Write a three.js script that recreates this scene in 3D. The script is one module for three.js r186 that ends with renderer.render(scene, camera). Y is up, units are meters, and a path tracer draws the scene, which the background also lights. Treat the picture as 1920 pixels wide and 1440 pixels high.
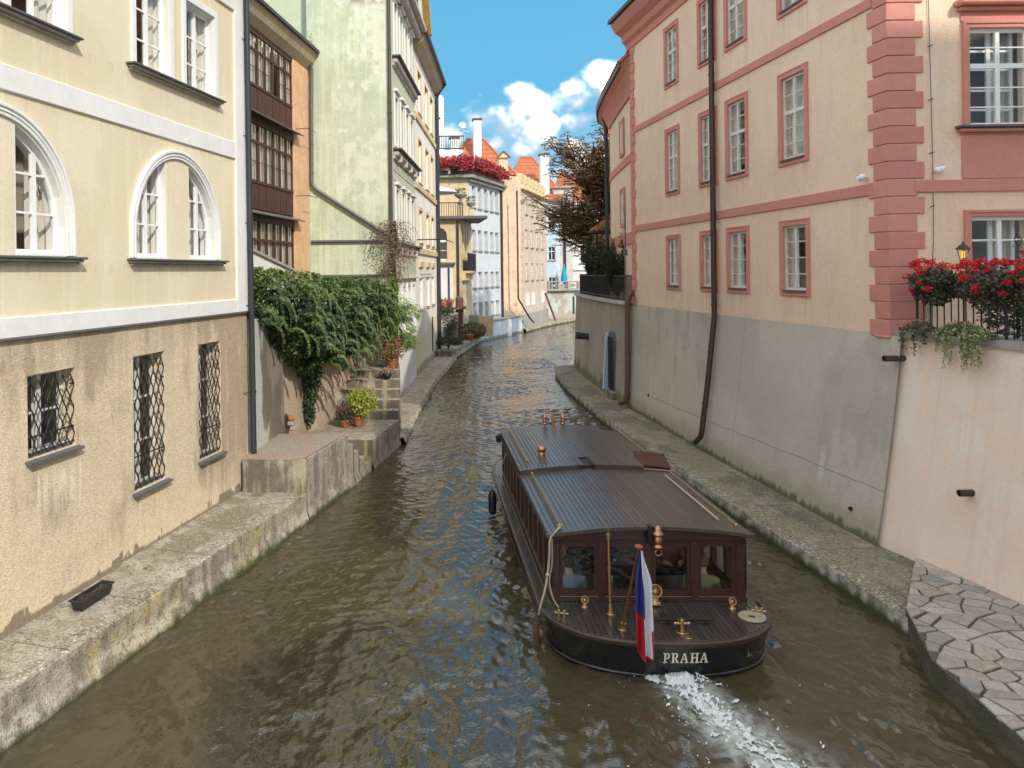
import * as THREE from 'three';
import { mergeGeometries, mergeVertices, toCreasedNormals } from 'three/addons/utils/BufferGeometryUtils.js';
import { TextGeometry } from 'three/addons/geometries/TextGeometry.js';
import { FontLoader } from 'three/addons/loaders/FontLoader.js';
import { MarchingCubes } from 'three/addons/objects/MarchingCubes.js';

// ---------------------------------------------------------------- camera, sky, sun, exposure
const scene = new THREE.Scene();
const camera = new THREE.PerspectiveCamera(2 * Math.atan(720 / 1500) * 180 / Math.PI, 4 / 3, 0.1, 600);
camera.position.set(0, 5.3, 0);
camera.rotation.z = -0.012;
camera.setViewOffset(1920, 1440, 220, 209, 1920, 1440);
const EXPOSURE = 1.72, SUN = 2.05, SUN_COLOR = [1, 0.93, 0.82];
const sunDir = new THREE.Vector3(0.43, 0.74, 0.9).normalize();

// noise
const hsh = (x, y, s) => { let h = (Math.imul(x, 374761393) + Math.imul(y, 668265263) + Math.imul(s, 1274126177)) | 0; h = Math.imul(h ^ (h >>> 13), 1274126177); return ((h ^ (h >>> 16)) >>> 0) / 4294967296; };
function vn(x, y, s = 0, per = 0) {
  const xi = Math.floor(x), yi = Math.floor(y), fx = x - xi, fy = y - yi;
  let x0 = xi, x1 = xi + 1, y0 = yi, y1 = yi + 1;
  if (per) { x0 = ((x0 % per) + per) % per; x1 = ((x1 % per) + per) % per; y0 = ((y0 % per) + per) % per; y1 = ((y1 % per) + per) % per; }
  const u = fx * fx * (3 - 2 * fx), v = fy * fy * (3 - 2 * fy), a = hsh(x0, y0, s), b = hsh(x1, y0, s), c = hsh(x0, y1, s), d = hsh(x1, y1, s);
  return a + (b - a) * u + (c - a) * v + (a - b - c + d) * u * v;
}
function fbm(x, y, o = 4, s = 0, per = 0) { let a = 0, k = 0.5, t = 0; for (let i = 0; i < o; i++) { a += k * vn(x, y, s + i * 17, per); t += k; k *= 0.5; x *= 2; y *= 2; if (per) per *= 2; } return a / t; }
const sst = (a, b, x) => { const t = Math.min(1, Math.max(0, (x - a) / (b - a))); return t * t * (3 - 2 * t); };
const lerp = (a, b, t) => a + (b - a) * t, clamp = (x, a = 0, b = 1) => Math.min(b, Math.max(a, x));
const mix3 = (a, b, t) => [lerp(a[0], b[0], t), lerp(a[1], b[1], t), lerp(a[2], b[2], t)];
function rng(seed) { let s = seed | 0; return () => { s = (s + 0x6d2b79f5) | 0; let t = Math.imul(s ^ (s >>> 15), 1 | s); t = (t + Math.imul(t ^ (t >>> 7), 61 | t)) ^ t; return ((t ^ (t >>> 14)) >>> 0) / 4294967296; }; }
const R0 = rng(7), rr = (a, b, r = R0) => a + (b - a) * r();

// sky: blue air with scattered fair-weather cumulus all round
{
  const W = 4096, H = 2048, data = new Float32Array(W * H * 4);
  const deg = Math.PI / 180, clouds = [];
  // azimuth measured to the right of straight ahead, in degrees; elevation in degrees
  for (const c of [[8.1, 10.2, 2.6, 2.2], [6.5, 10.9, 1.8, 1.4], [9.4, 11.4, 1.8, 1.7], [9.9, 9.4, 2.0, 1.9], [8.8, 12.2, 1.2, 1.0], [8.9, 8.3, 1.8, 1.2], [7.3, 9.0, 1.6, 1.2], [13.2, 11.6, 2.0, 1.4], [14.8, 12.1, 1.8, 1.6], [13.4, 10.4, 1.6, 1.1], [12.9, 8.5, 0.8, 0.7], [4.0, 9.6, 1.1, 1.0], [3.1, 9.2, 1.2, 1.0],
    [11.6, 6.6, 2.0, 1.3], [9.4, 6.8, 2.0, 1.4], [13.6, 7.2, 1.8, 1.2], [16, 9.5, 1.8, 1.5]]) clouds.push([...c, 1]);
  const r = rng(11);
  for (let i = 0; i < 210; i++) {
    const az = r() * 360 - 180, el = 3 + 76 * Math.pow(r(), 1.1), big = 1 + 2.4 * r();
    if (az > -16 && az < 34 && el < 34) continue;
    const k = 1 / Math.max(0.25, Math.cos(el * deg));
    for (let j = 0; j < 5; j++) clouds.push([az + (r() - 0.5) * 6 * big * k, el + (r() - 0.35) * 2.4 * big, (1.3 + 1.8 * r()) * big * k, (1.0 + 1.1 * r()) * big, 1]);
  }
  // coarse grid of cloud cover, then detail
  const cover = new Float32Array(W * H), base = new Float32Array(W * H);
  for (const [az, el, ra, re] of clouds) {
    const cx = (0.25 + az / 360) * W, cy = (0.5 + el / 180) * H, px = ra / 360 * W * 1.6, py = re / 180 * H * 1.6;
    for (let y = Math.max(H / 2, Math.floor(cy - py)); y <= Math.min(H - 1, cy + py); y++) for (let x = Math.floor(cx - px); x <= cx + px; x++) {
      const dx = (x - cx) / px * 1.6, dy = (y - cy) / py * 1.6, d = 1 - Math.sqrt(dx * dx + dy * dy);
      if (d < -0.6) continue;
      const i = y * W + ((x % W) + W) % W, t = (d + 0.6) / 1.6;
      if (t > cover[i]) { cover[i] = t; base[i] = dy; }
    }
  }
  for (let y = 0; y < H; y++) {
    const el = (y / H - 0.5) * 180, e = Math.max(0, el);
    const z = [0.045, 0.21, 0.41], m = [0.09, 0.305, 0.48], h = [0.44, 0.53, 0.58];
    let air = e < 13 ? mix3(h, m, sst(-2, 13, e)) : mix3(m, z, sst(13, 38, e));
    for (let x = 0; x < W; x++) {
      const i = y * W + x; let c = air;
      if (el < 0) c = [0.30, 0.29, 0.27];
      else if (cover[i] > 0) {
        const s = 1 / 34, n = fbm(x * s + 3.3, y * s * 1.15, 6, 23) - 0.5, n2 = fbm(x * s * 0.3 + 40, y * s * 0.4, 3, 29) - 0.5;
        const n3 = fbm(x / 9 + 7, y / 8, 3, 37) - 0.5, d = cover[i] - 0.42 + n * 1.15 + n2 * 0.25 + n3 * 0.26, a = sst(-0.05, 0.46, d);
        if (a > 0) {
          const lit = clamp(0.46 + base[i] * 0.30 + n * 1.3 + n3 * 0.55 + n2 * 0.4);
          c = mix3(air, mix3([0.42, 0.47, 0.53], [3.0, 2.88, 2.66], Math.pow(sst(0.05, 1.05, lit), 1.5)), a * 0.97);
        }
      }
      data[i * 4] = c[0]; data[i * 4 + 1] = c[1]; data[i * 4 + 2] = c[2]; data[i * 4 + 3] = 1;
    }
  }
  const t = new THREE.DataTexture(data, W, H, THREE.RGBAFormat, THREE.FloatType);
  t.mapping = THREE.EquirectangularReflectionMapping; t.magFilter = t.minFilter = THREE.LinearFilter; t.wrapS = THREE.RepeatWrapping; t.needsUpdate = true;
  scene.background = t; scene.environment = t;
}
const sun = new THREE.DirectionalLight(new THREE.Color().setRGB(...SUN_COLOR), SUN);
sun.position.copy(sunDir).multiplyScalar(90).add(new THREE.Vector3(2, 0, -30)); sun.target.position.set(2, 0, -30);
sun.castShadow = true; sun.shadow.radius = 1.5; sun.shadow.mapSize.set(4096, 4096);
Object.assign(sun.shadow.camera, { left: -60, right: 60, top: 60, bottom: -60, near: 1, far: 220 });
scene.add(sun, sun.target);

// ---------------------------------------------------------------- helpers
const V = (x, y, z) => new THREE.Vector3(x, y, z);
const taken = {};
const numbered = (n) => { taken[n] = (taken[n] ?? -1) + 1; return taken[n] ? n + '_' + String(taken[n]).padStart(3, '0') : n; };
function obj(name, geos, mat, parent) {
  const g = Array.isArray(geos) ? merge(geos) : geos;
  const m = new THREE.Mesh(g, mat); m.castShadow = m.receiveShadow = true;
  if (parent) { m.name = name; parent.add(m); } else { m.name = numbered(name); scene.add(m); }
  return m;
}
function merge(list) {
  list = list.flat().map((g) => (g.index ? g.toNonIndexed() : g));
  const keys = ['position', 'normal', 'uv'], col = list.some((g) => g.attributes.color);
  for (const g of list) {
    for (const k of Object.keys(g.attributes)) if (!keys.includes(k) && !(col && k === 'color')) g.deleteAttribute(k);
    if (!g.attributes.uv) g.setAttribute('uv', new THREE.BufferAttribute(new Float32Array(g.attributes.position.count * 2), 2));
    if (col && !g.attributes.color) g.setAttribute('color', new THREE.BufferAttribute(new Float32Array(g.attributes.position.count * 3).fill(1), 3));
    g.morphAttributes = {};
  }
  return list.length === 1 ? list[0] : mergeGeometries(list);
}
function tag(o, label, category, group, kind) { o.userData.label = label; o.userData.category = category; if (group) o.userData.group = group; if (kind) o.userData.kind = kind; return o; }
function thing(name, label, category, [x, y, z] = [0, 0, 0], turn = 0, group) {
  const o = new THREE.Group(); o.name = numbered(name); o.position.set(x, y, z); o.rotation.y = turn; scene.add(o);
  return tag(o, label, category, group);
}
const structure = (o, label, category) => { tag(o, label, category); o.userData.kind = 'structure'; return o; };
const facing = (A, B) => Math.atan2(-(B[1] - A[1]), B[0] - A[0]);          // turn that lays local +x along A to B (x, z)
const T = (g, x = 0, y = 0, z = 0) => g.translate(x, y, z);
// uv in metres from the dominant direction of each face
function bmap(g) {
  g = g.index ? g.toNonIndexed() : g; const p = g.attributes.position, uv = new Float32Array(p.count * 2), a = V(), b = V(), c = V(), n = V();
  for (let i = 0; i < p.count; i += 3) {
    a.fromBufferAttribute(p, i); b.fromBufferAttribute(p, i + 1); c.fromBufferAttribute(p, i + 2); n.copy(b).sub(a).cross(c.clone().sub(a));
    const x = Math.abs(n.x), y = Math.abs(n.y), z = Math.abs(n.z), k = x > y && x > z ? 0 : y > z ? 1 : 2;
    [a, b, c].forEach((q, j) => { uv[(i + j) * 2] = k === 0 ? q.z : q.x; uv[(i + j) * 2 + 1] = k === 1 ? q.z : q.y; });
  }
  g.setAttribute('uv', new THREE.BufferAttribute(uv, 2)); return g;
}
const box = (w, h, d, x = 0, y = 0, z = 0) => bmap(new THREE.BoxGeometry(w, h, d).translate(x, y, z));
const span = (x0, x1, y0, y1, z0, z1) => box(x1 - x0, y1 - y0, z1 - z0, (x0 + x1) / 2, (y0 + y1) / 2, (z0 + z1) / 2);
function cspan(x0, x1, y0, y1, z0, z1, c = 0.01) { return cbox(x1 - x0, y1 - y0, z1 - z0, c).translate((x0 + x1) / 2, (y0 + y1) / 2, (z0 + z1) / 2); }
function faces(list) {       // list of polygons (arrays of [x,y,z]); turned outwards from the centre when out is set
  const pos = []; for (const f of list) for (let i = 1; i < f.length - 1; i++) pos.push(...f[0], ...f[i], ...f[i + 1]);
  const g = new THREE.BufferGeometry(); g.setAttribute('position', new THREE.BufferAttribute(new Float32Array(pos), 3)); g.computeVertexNormals(); return bmap(g);
}
function outward(list, o = [0, 0, 0]) {
  for (const f of list) {
    const u = [0, 1, 2].map((k) => f[1][k] - f[0][k]), v = [0, 1, 2].map((k) => f[2][k] - f[0][k]);
    const n = [u[1] * v[2] - u[2] * v[1], u[2] * v[0] - u[0] * v[2], u[0] * v[1] - u[1] * v[0]];
    if (n[0] * (f[0][0] - o[0]) + n[1] * (f[0][1] - o[1]) + n[2] * (f[0][2] - o[2]) < 0) f.reverse();
  }
  return list;
}
function cbox(w, h, d, c = 0.01) {
  w /= 2; h /= 2; d /= 2; c = Math.min(c, w * 0.9, h * 0.9, d * 0.9); const X = (a, b, e) => [a * w, b * (h - c), e * (d - c)], Y = (a, b, e) => [a * (w - c), b * h, e * (d - c)], Z = (a, b, e) => [a * (w - c), b * (h - c), e * d], f = [];
  for (const s of [-1, 1]) {
    f.push([X(s, -1, -1), X(s, 1, -1), X(s, 1, 1), X(s, -1, 1)], [Y(-1, s, -1), Y(1, s, -1), Y(1, s, 1), Y(-1, s, 1)], [Z(-1, -1, s), Z(1, -1, s), Z(1, 1, s), Z(-1, 1, s)]);
    for (const q of [-1, 1]) {
      f.push([X(s, q, -1), X(s, q, 1), Y(s, q, 1), Y(s, q, -1)], [X(s, -1, q), X(s, 1, q), Z(s, 1, q), Z(s, -1, q)], [Y(-1, s, q), Y(1, s, q), Z(1, s, q), Z(-1, s, q)]);
      for (const e of [-1, 1]) f.push([X(s, q, e), Y(s, q, e), Z(s, q, e)]);
    }
  }
  return faces(outward(f));
}
// extruded outline in the xy plane, back at z0 and front at z1
function plate(pts, z0, z1, holes = [], bevel = 0) {
  const s = new THREE.Shape(pts.map((p) => new THREE.Vector2(...p))); for (const h of holes) s.holes.push(new THREE.Path(h.map((p) => new THREE.Vector2(...p))));
  const o = bevel ? { depth: z1 - z0 - bevel, bevelEnabled: true, bevelSize: bevel, bevelThickness: bevel, bevelOffset: -bevel, bevelSegments: 1 } : { depth: z1 - z0, bevelEnabled: false };
  const g = new THREE.ExtrudeGeometry(s, o).translate(0, 0, z0); g.clearGroups(); return bmap(g);
}
const rect = (x0, x1, y0, y1) => [[x0, y0], [x1, y0], [x1, y1], [x0, y1]];
function cyl(r0, r1, h, seg = 12, x = 0, y = 0, z = 0, open = false) { return new THREE.CylinderGeometry(r1, r0, h, seg, 1, open).translate(x, y + h / 2, z); }
function rod(a, b, r, seg = 8, r2 = r) {
  const d = V(...b).sub(V(...a)), g = new THREE.CylinderGeometry(r2, r, d.length(), seg); g.applyQuaternion(new THREE.Quaternion().setFromUnitVectors(V(0, 1, 0), d.clone().normalize()));
  return g.translate((a[0] + b[0]) / 2, (a[1] + b[1]) / 2, (a[2] + b[2]) / 2);
}
function pipe(pts, r, seg = 10, div = 8) {            // bends rounded near each corner
  const q = []; pts = pts.map((p) => V(...p));
  pts.forEach((p, i) => { if (i === 0 || i === pts.length - 1) return q.push(p); const b = r * 2.2; const l = pts[i - 1].clone().sub(p), n = pts[i + 1].clone().sub(p); q.push(p.clone().addScaledVector(l.clone().normalize(), Math.min(b, l.length() / 3)), p.clone().addScaledVector(l.normalize().add(n.clone().normalize()), r * 0.35), p.clone().addScaledVector(n.clone().normalize(), Math.min(b, n.length() / 3))); });
  const path = new THREE.CurvePath(); for (let i = 0; i < q.length - 1; i++) path.add(new THREE.LineCurve3(q[i], q[i + 1]));
  const g = []; for (let i = 0; i < q.length - 1; i++) g.push(rod(q[i].toArray(), q[i + 1].toArray(), r, seg)); for (let i = 1; i < q.length - 1; i++) g.push(new THREE.SphereGeometry(r * 1.0, seg, 6).translate(q[i].x, q[i].y, q[i].z));
  return g;
}
function tube(pts, r, n = 24, seg = 6) { return new THREE.TubeGeometry(new THREE.CatmullRomCurve3(pts.map((p) => V(...p))), n, r, seg); }
const lathe = (pts, seg = 16) => new THREE.LatheGeometry(pts.map((p) => new THREE.Vector2(...p)), seg);
// a sheet of quads from a grid of points
function sheet(nu, nv, fn) {
  const pos = new Float32Array((nu + 1) * (nv + 1) * 3), uv = new Float32Array((nu + 1) * (nv + 1) * 2), idx = [];
  for (let j = 0; j <= nv; j++) for (let i = 0; i <= nu; i++) { const k = j * (nu + 1) + i, [x, y, z, u, v] = fn(i / nu, j / nv, i, j); pos.set([x, y, z], k * 3); uv.set([u, v], k * 2); if (i < nu && j < nv) idx.push(k, k + 1, k + nu + 2, k, k + nu + 2, k + nu + 1); }
  const g = new THREE.BufferGeometry(); g.setAttribute('position', new THREE.BufferAttribute(pos, 3)); g.setAttribute('uv', new THREE.BufferAttribute(uv, 2)); g.setIndex(idx); g.computeVertexNormals(); return g;
}

// ---------------------------------------------------------------- textures and materials
const b2 = (v) => { v = clamp(v); return 255 * (v <= 0.0031308 ? 12.92 * v : 1.055 * Math.pow(v, 1 / 2.4) - 0.055); };
function gray(w, h, fn) { const d = new Uint8Array(w * h * 4); for (let y = 0; y < h; y++) for (let x = 0; x < w; x++) { const v = clamp(fn(x / w, y / h)) * 255, i = (y * w + x) * 4; d[i] = d[i + 1] = d[i + 2] = v; d[i + 3] = 255; } return fin(d, w, h); }
function fin(d, w, h, srgb) { const t = new THREE.DataTexture(d, w, h); t.wrapS = t.wrapT = THREE.RepeatWrapping; t.magFilter = t.minFilter = THREE.LinearFilter; if (srgb) t.colorSpace = THREE.SRGBColorSpace; t.needsUpdate = true; return t; }
// colour sheet for one surface: covers W x H metres from (x0, y0), fn in metres gives linear colour
function paint(w, h, W, H, fn, x0 = 0, y0 = 0) {
  const d = new Uint8Array(w * h * 4);
  for (let y = 0; y < h; y++) for (let x = 0; x < w; x++) { const c = fn(x0 + (x + 0.5) / w * W, y0 + (y + 0.5) / h * H), i = (y * w + x) * 4; d[i] = b2(c[0]); d[i + 1] = b2(c[1]); d[i + 2] = b2(c[2]); d[i + 3] = 255; }
  const t = fin(d, w, h, true); t.wrapS = t.wrapT = THREE.MirroredRepeatWrapping; t.repeat.set(1 / W, 1 / H); t.offset.set(-x0 / W, -y0 / H); return t;
}
const rep = (t, m, n = m) => { const c = t.clone(); c.repeat.set(1 / m, 1 / n); c.needsUpdate = true; return c; };
const G = {
  grain: gray(512, 512, (u, v) => 0.5 * fbm(u * 16, v * 16, 5, 21, 16) + 0.5 * fbm(u * 64, v * 64, 2, 31, 64)),
  stucco: gray(1024, 1024, (u, v) => { const a = fbm(u * 48, v * 48, 3, 41, 48), b = vn(u * 96, v * 96, 43, 96); return 0.65 * sst(0.3, 0.75, a) + 0.35 * b * b; }),
  mott: gray(512, 512, (u, v) => 0.72 + 0.28 * sst(0.2, 0.75, 0.6 * fbm(u * 5, v * 5, 5, 51, 5) + 0.4 * fbm(u * 40, v * 20, 3, 61, 20))),
  soft: gray(512, 512, (u, v) => 0.9 + 0.1 * sst(0.2, 0.75, 0.6 * fbm(u * 5, v * 5, 5, 51, 5) + 0.4 * fbm(u * 40, v * 20, 3, 61, 20))),
  streak: gray(512, 512, (u, v) => 0.6 * fbm(u * 40, v * 3, 3, 71, 40) + 0.4 * fbm(u * 90, v * 90, 2, 81, 90)),
  wood: gray(512, 512, (u, v) => { const n = fbm(u * 3 + 0.2 * vn(u * 4, v * 30, 5, 30), v * 40, 4, 91, 40); return 0.35 + 0.65 * n; }),
};
G.mott.colorSpace = THREE.NoColorSpace;
const M = {};
function std(color, o = {}) { const { bump, bs = 0.003, bm = 1, map, mm = 4, rough = 0.9, rmap, ...rest } = o; const p = { color: new THREE.Color().setRGB(...color), roughness: rough, metalness: 0, ...rest }; if (bump) { p.bumpMap = rep(bump, bm); p.bumpScale = bs; } if (map) p.map = map.isTexture && map.wrapS === THREE.MirroredRepeatWrapping ? map : rep(map, mm); if (rmap) p.roughnessMap = rep(rmap, 2); return new THREE.MeshPhysicalMaterial(p); }
const plaster = (c, o = {}) => std(c, { map: G.mott, mm: 3.7, bump: G.grain, bs: 0.004, bm: 0.9, rough: 0.92, ...o });
M.cream = plaster([0.80, 0.71, 0.52]); M.trim = plaster([0.80, 0.79, 0.765], { map: G.soft, mm: 2.6, bs: 0.003 }); M.stone = plaster([0.42, 0.39, 0.34], { bs: 0.006 });
M.beige = plaster([0.87, 0.64, 0.465], { map: G.soft, mm: 5.3 }); M.red = plaster([0.64, 0.265, 0.21], { map: G.soft, mm: 2.3 });
M.green = plaster([0.53, 0.58, 0.42], { map: G.soft }); M.white = plaster([0.86, 0.82, 0.72]); M.ochre = plaster([0.80, 0.62, 0.36]); M.orange = plaster([0.82, 0.52, 0.30], { mm: 1.7 });
M.yellow = plaster([0.78, 0.62, 0.39]); M.pale = plaster([0.68, 0.70, 0.72], { map: G.soft }); M.peach = plaster([0.84, 0.60, 0.40]); M.sand = plaster([0.72, 0.56, 0.45]); M.ice = plaster([0.62, 0.74, 0.82]); M.mauve = plaster([0.66, 0.6, 0.57]);
M.chalk = plaster([0.84, 0.83, 0.81], { map: G.soft });
M.paint = std([0.84, 0.84, 0.82], { rough: 0.45 }); M.paintOld = std([0.78, 0.77, 0.70], { rough: 0.5, map: G.mott, mm: 0.7 });
M.metal = std([0.055, 0.057, 0.062], { rough: 0.5, metalness: 0.35, map: G.mott, mm: 0.9 }); M.iron = std([0.018, 0.018, 0.02], { rough: 0.5 }); M.zinc = std([0.17, 0.18, 0.18], { rough: 0.55, metalness: 0.4, map: G.mott, mm: 0.6 });
M.brownpipe = std([0.085, 0.045, 0.035], { rough: 0.45, metalness: 0.3, map: G.mott, mm: 0.8 }); M.rust = std([0.17, 0.085, 0.06], { rough: 0.65, map: G.mott, mm: 0.5 });
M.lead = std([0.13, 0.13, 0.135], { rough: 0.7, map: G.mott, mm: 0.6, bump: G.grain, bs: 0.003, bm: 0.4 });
M.glass = new THREE.MeshPhysicalMaterial({ color: 0xffffff, transmission: 1, thickness: 0, roughness: 0.02, ior: 1.5 });
M.farGlass = M.glass; M.room = std([0.42, 0.38, 0.32], { rough: 1 });
M.curtain = std([0.78, 0.74, 0.64], { rough: 1, transmission: 0.3, thickness: 0, side: THREE.DoubleSide });
M.timber = std([0.10, 0.036, 0.024], { rough: 0.6, map: G.wood, mm: 0.8, bump: G.wood, bs: 0.002, bm: 0.6 });
M.slate = std([0.15, 0.14, 0.13], { rough: 0.8, map: G.mott, mm: 1.1 });
M.brass = std([0.66, 0.46, 0.20], { rough: 0.33, map: G.mott, mm: 0.2, metalness: 1 }); M.copper = std([0.62, 0.33, 0.22], { rough: 0.36, map: G.mott, mm: 0.2, metalness: 1 });
M.terracotta = std([0.48, 0.17, 0.08], { rough: 0.85, map: G.mott, mm: 0.4 }); M.tile = std([0.52, 0.19, 0.10], { rough: 0.85, map: G.mott, mm: 1.3 }); M.soil = std([0.05, 0.035, 0.025], { bump: G.stucco, bs: 0.02, bm: 0.3 });

// ---------------------------------------------------------------- facade parts
// window: mesh of the frame bars (a part) with panes, sill and curtain as its pieces. x, y is the lower left corner.
const winGeo = {};
function windowAt(parent, o) {
  const { x, y, w, h, z = -0.12, cols = 2, rows = [0.5], fw = 0.06, bar = 0.03, mid = 0.07, thick = -1, mat = M.paint, glass = M.glass, name = 'window', seed = 1, tilt = 0.008 } = o;
  const key = [w, h, cols, rows, fw, bar, mid, thick].join();
  if (!winGeo[key]) {
    const g = [span(0, w, 0, fw, -0.05, 0), span(0, w, h - fw, h, -0.05, 0), span(0, fw, fw, h - fw, -0.05, 0), span(w - fw, w, fw, h - fw, -0.05, 0)], xs = [fw], ys = [fw], pan = [];
    for (let i = 1; i < cols; i++) { const c = w * i / cols; g.push(span(c - mid / 2, c + mid / 2, fw, h - fw, -0.045, i % 2 || cols < 3 ? 0.012 : 0.004)); xs.push(c - mid / 2, c + mid / 2); } xs.push(w - fw);
    rows.forEach((f, i) => { const b = i === thick ? mid * 1.1 : bar, c = h * f; for (let k = 0; k < xs.length; k += 2) g.push(span(xs[k], xs[k + 1], c - b / 2, c + b / 2, -0.04, i === thick ? 0.008 : -0.006)); ys.push(c - b / 2, c + b / 2); }); ys.push(h - fw);
    for (let i = 0; i < xs.length; i += 2) for (let j = 0; j < ys.length; j += 2) pan.push([xs[i], xs[i + 1], ys[j], ys[j + 1]]);
    winGeo[key] = { g: merge(g), pan, panes: {} };
  }
  const G0 = winGeo[key], m = obj(name, G0.g, mat, parent); m.position.set(x, y, z);
  const r = rng(seed * 977 + Math.round(x * 100) + Math.round(y * 31));
  if (glass) for (const [a, b, c, d] of G0.pan) {
    const k = [(b - a).toFixed(3), (d - c).toFixed(3)].join();
    G0.panes[k] ??= new THREE.PlaneGeometry(b - a, d - c);
    const p = obj('pane', G0.panes[k], glass, m); p.position.set((a + b) / 2, (c + d) / 2, -0.024); p.rotation.set(rr(-tilt, tilt, r), rr(-tilt, tilt, r), 0);
  }
  if (o.sill) { const [over, hgt, out, sm] = o.sill; obj('sill', cspan(-over, w + over, -hgt, 0, -0.02 , -z + out, 0.008), sm, m); }
  if (o.curtain) { const cz = -0.16, n = 26; for (const [a, b] of o.curtain) { const g = sheet(n, 1, (u, v) => { const q = a + (b - a) * u; return [w * q, h * v, cz + 0.028 * Math.sin(q * w * 38 + seed) + 0.01 * Math.sin(q * w * 91), u * w, v * h]; }); obj('curtain', g, M.curtain, m); } }
  return m;
}
// wall with openings; closed behind by a dark room and a body
function wallPlate(parent, name, L0, L1, y0, y1, holes, mat, t = 0.3, z = 0) { return obj(name, plate(rect(L0, L1, y0, y1), z - t, z, holes), mat, parent); }
function body(parent, L0, L1, y0, y1, depth, mat, t = 0.3, room = 0.75) { room = Math.max(room, 2.4);
  const g = [span(L0, L1, y0, y1, -depth, -t - room), span(L0, L0 + 0.2, y0, y1, -t - room, -t), span(L1 - 0.2, L1, y0, y1, -t - room, -t), span(L0 + 0.2, L1 - 0.2, y1 - 0.2, y1, -t - room, -t)];
  obj('house_body', g, mat, parent); obj('room_wall', span(L0 + 0.2, L1 - 0.2, y0, y1 - 0.2, -t - room + 0.004, -t - room + 0.02), M.room, parent);
}
const frameRing = (x0, x1, y0, y1, b, z0, z1, bv = 0.008) => plate(rect(x0 - b, x1 + b, y0 - b, y1 + b), z0, z1, [rect(x0, x1, y0, y1)], bv);
// ---------------------------------------------------------------- foliage
M.leaf = std([1, 1, 1], { rough: 0.55, vertexColors: true, side: THREE.DoubleSide, transmission: 0.3, thickness: 0 });
M.petal = std([1, 1, 1], { rough: 0.7, vertexColors: true, side: THREE.DoubleSide, transmission: 0.3, thickness: 0 });
M.bark = std([0.12, 0.085, 0.06], { rough: 0.95, map: G.wood, mm: 0.5, bump: G.wood, bs: 0.01, bm: 0.4 });
// leaves: each {p, d (towards the tip), n, l, w, c}, two facets folded along the midrib
function leafGeo(list) {
  const N = list.length, pos = new Float32Array(N * 18), col = new Float32Array(N * 18), a = V(), d = V(), n = V(), s = V(), t = V(), lf = V(), rt = V();
  list.forEach((q, i) => {
    a.set(...q.p); d.set(...q.d).normalize(); n.set(...q.n); s.crossVectors(d, n); if (s.lengthSq() < 1e-6) s.set(1, 0, 0); s.normalize(); n.crossVectors(s, d).normalize();
    t.copy(a).addScaledVector(d, q.l); const m = a.clone().addScaledVector(d, q.l * 0.45).addScaledVector(n, q.l * 0.12);
    lf.copy(m).addScaledVector(s, -q.w / 2); rt.copy(m).addScaledVector(s, q.w / 2);
    [a, rt, t, a, t, lf].forEach((v, k) => { pos.set([v.x, v.y, v.z], i * 18 + k * 3); col.set(q.c, i * 18 + k * 3); });
  });
  const g = new THREE.BufferGeometry(); g.setAttribute('position', new THREE.BufferAttribute(pos, 3)); g.setAttribute('color', new THREE.BufferAttribute(col, 3)); g.setAttribute('uv', new THREE.BufferAttribute(new Float32Array(N * 12), 2)); g.computeVertexNormals(); return g;
}
const rdir = (r) => { const z = 2 * r() - 1, a = 6.2832 * r(), q = Math.sqrt(1 - z * z); return [q * Math.cos(a), z, q * Math.sin(a)]; };
const tint = (cols, r, k = 0.35) => { const a = cols[Math.floor(r() * cols.length)], f = 1 + (r() - 0.5) * 2 * k; return a.map((x) => x * f); };
// scatter: fn(r) gives [position, up direction, leaf length]
function leavesOn(make, parent, name, count, fn, cols, r, o = {}) {
  const list = []; for (let i = 0; i < count; i++) { const q = fn(r); if (!q) continue; const [p, up, l] = q, a = rdir(r), d = [a[0] + up[0] * 0.4, a[1] * 0.8 + up[1] * 0.2 - (o.droop ?? 0.15), a[2] + up[2] * 0.4], b = rdir(r); list.push({ p, d, n: [up[0] + b[0] * 0.7, up[1] + b[1] * 0.7, up[2] + b[2] * 0.7], l: l * (0.7 + 0.6 * r()), w: l * (o.wide ?? 0.6) * (0.7 + 0.6 * r()), c: tint(cols, r) }); }
  return make(name, leafGeo(list), o.mat ?? M.leaf, parent);
}
function pot(name, label, p, r0, r1, h, mat = M.terracotta, cat = 'plant') { const t = thing(name, label, cat, p); obj('pot', lathe([[0.001, 0], [r0, 0], [r1 * 0.96, h * 0.82], [r1 * 1.06, h * 0.83], [r1 * 1.08, h], [r1 * 0.95, h], [r1 * 0.9, h * 0.86], [0.001, h * 0.86]], 18), mat, t); return t; }
// ================================================================ the setting: ground, water, quays
structure(obj('ground', new THREE.PlaneGeometry(900, 900).rotateX(-Math.PI / 2).translate(0, -1.2, -60), std([0.10, 0.085, 0.06], { map: G.mott, mm: 9 })), 'dark earth bed below the canal and houses', 'ground');

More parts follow.
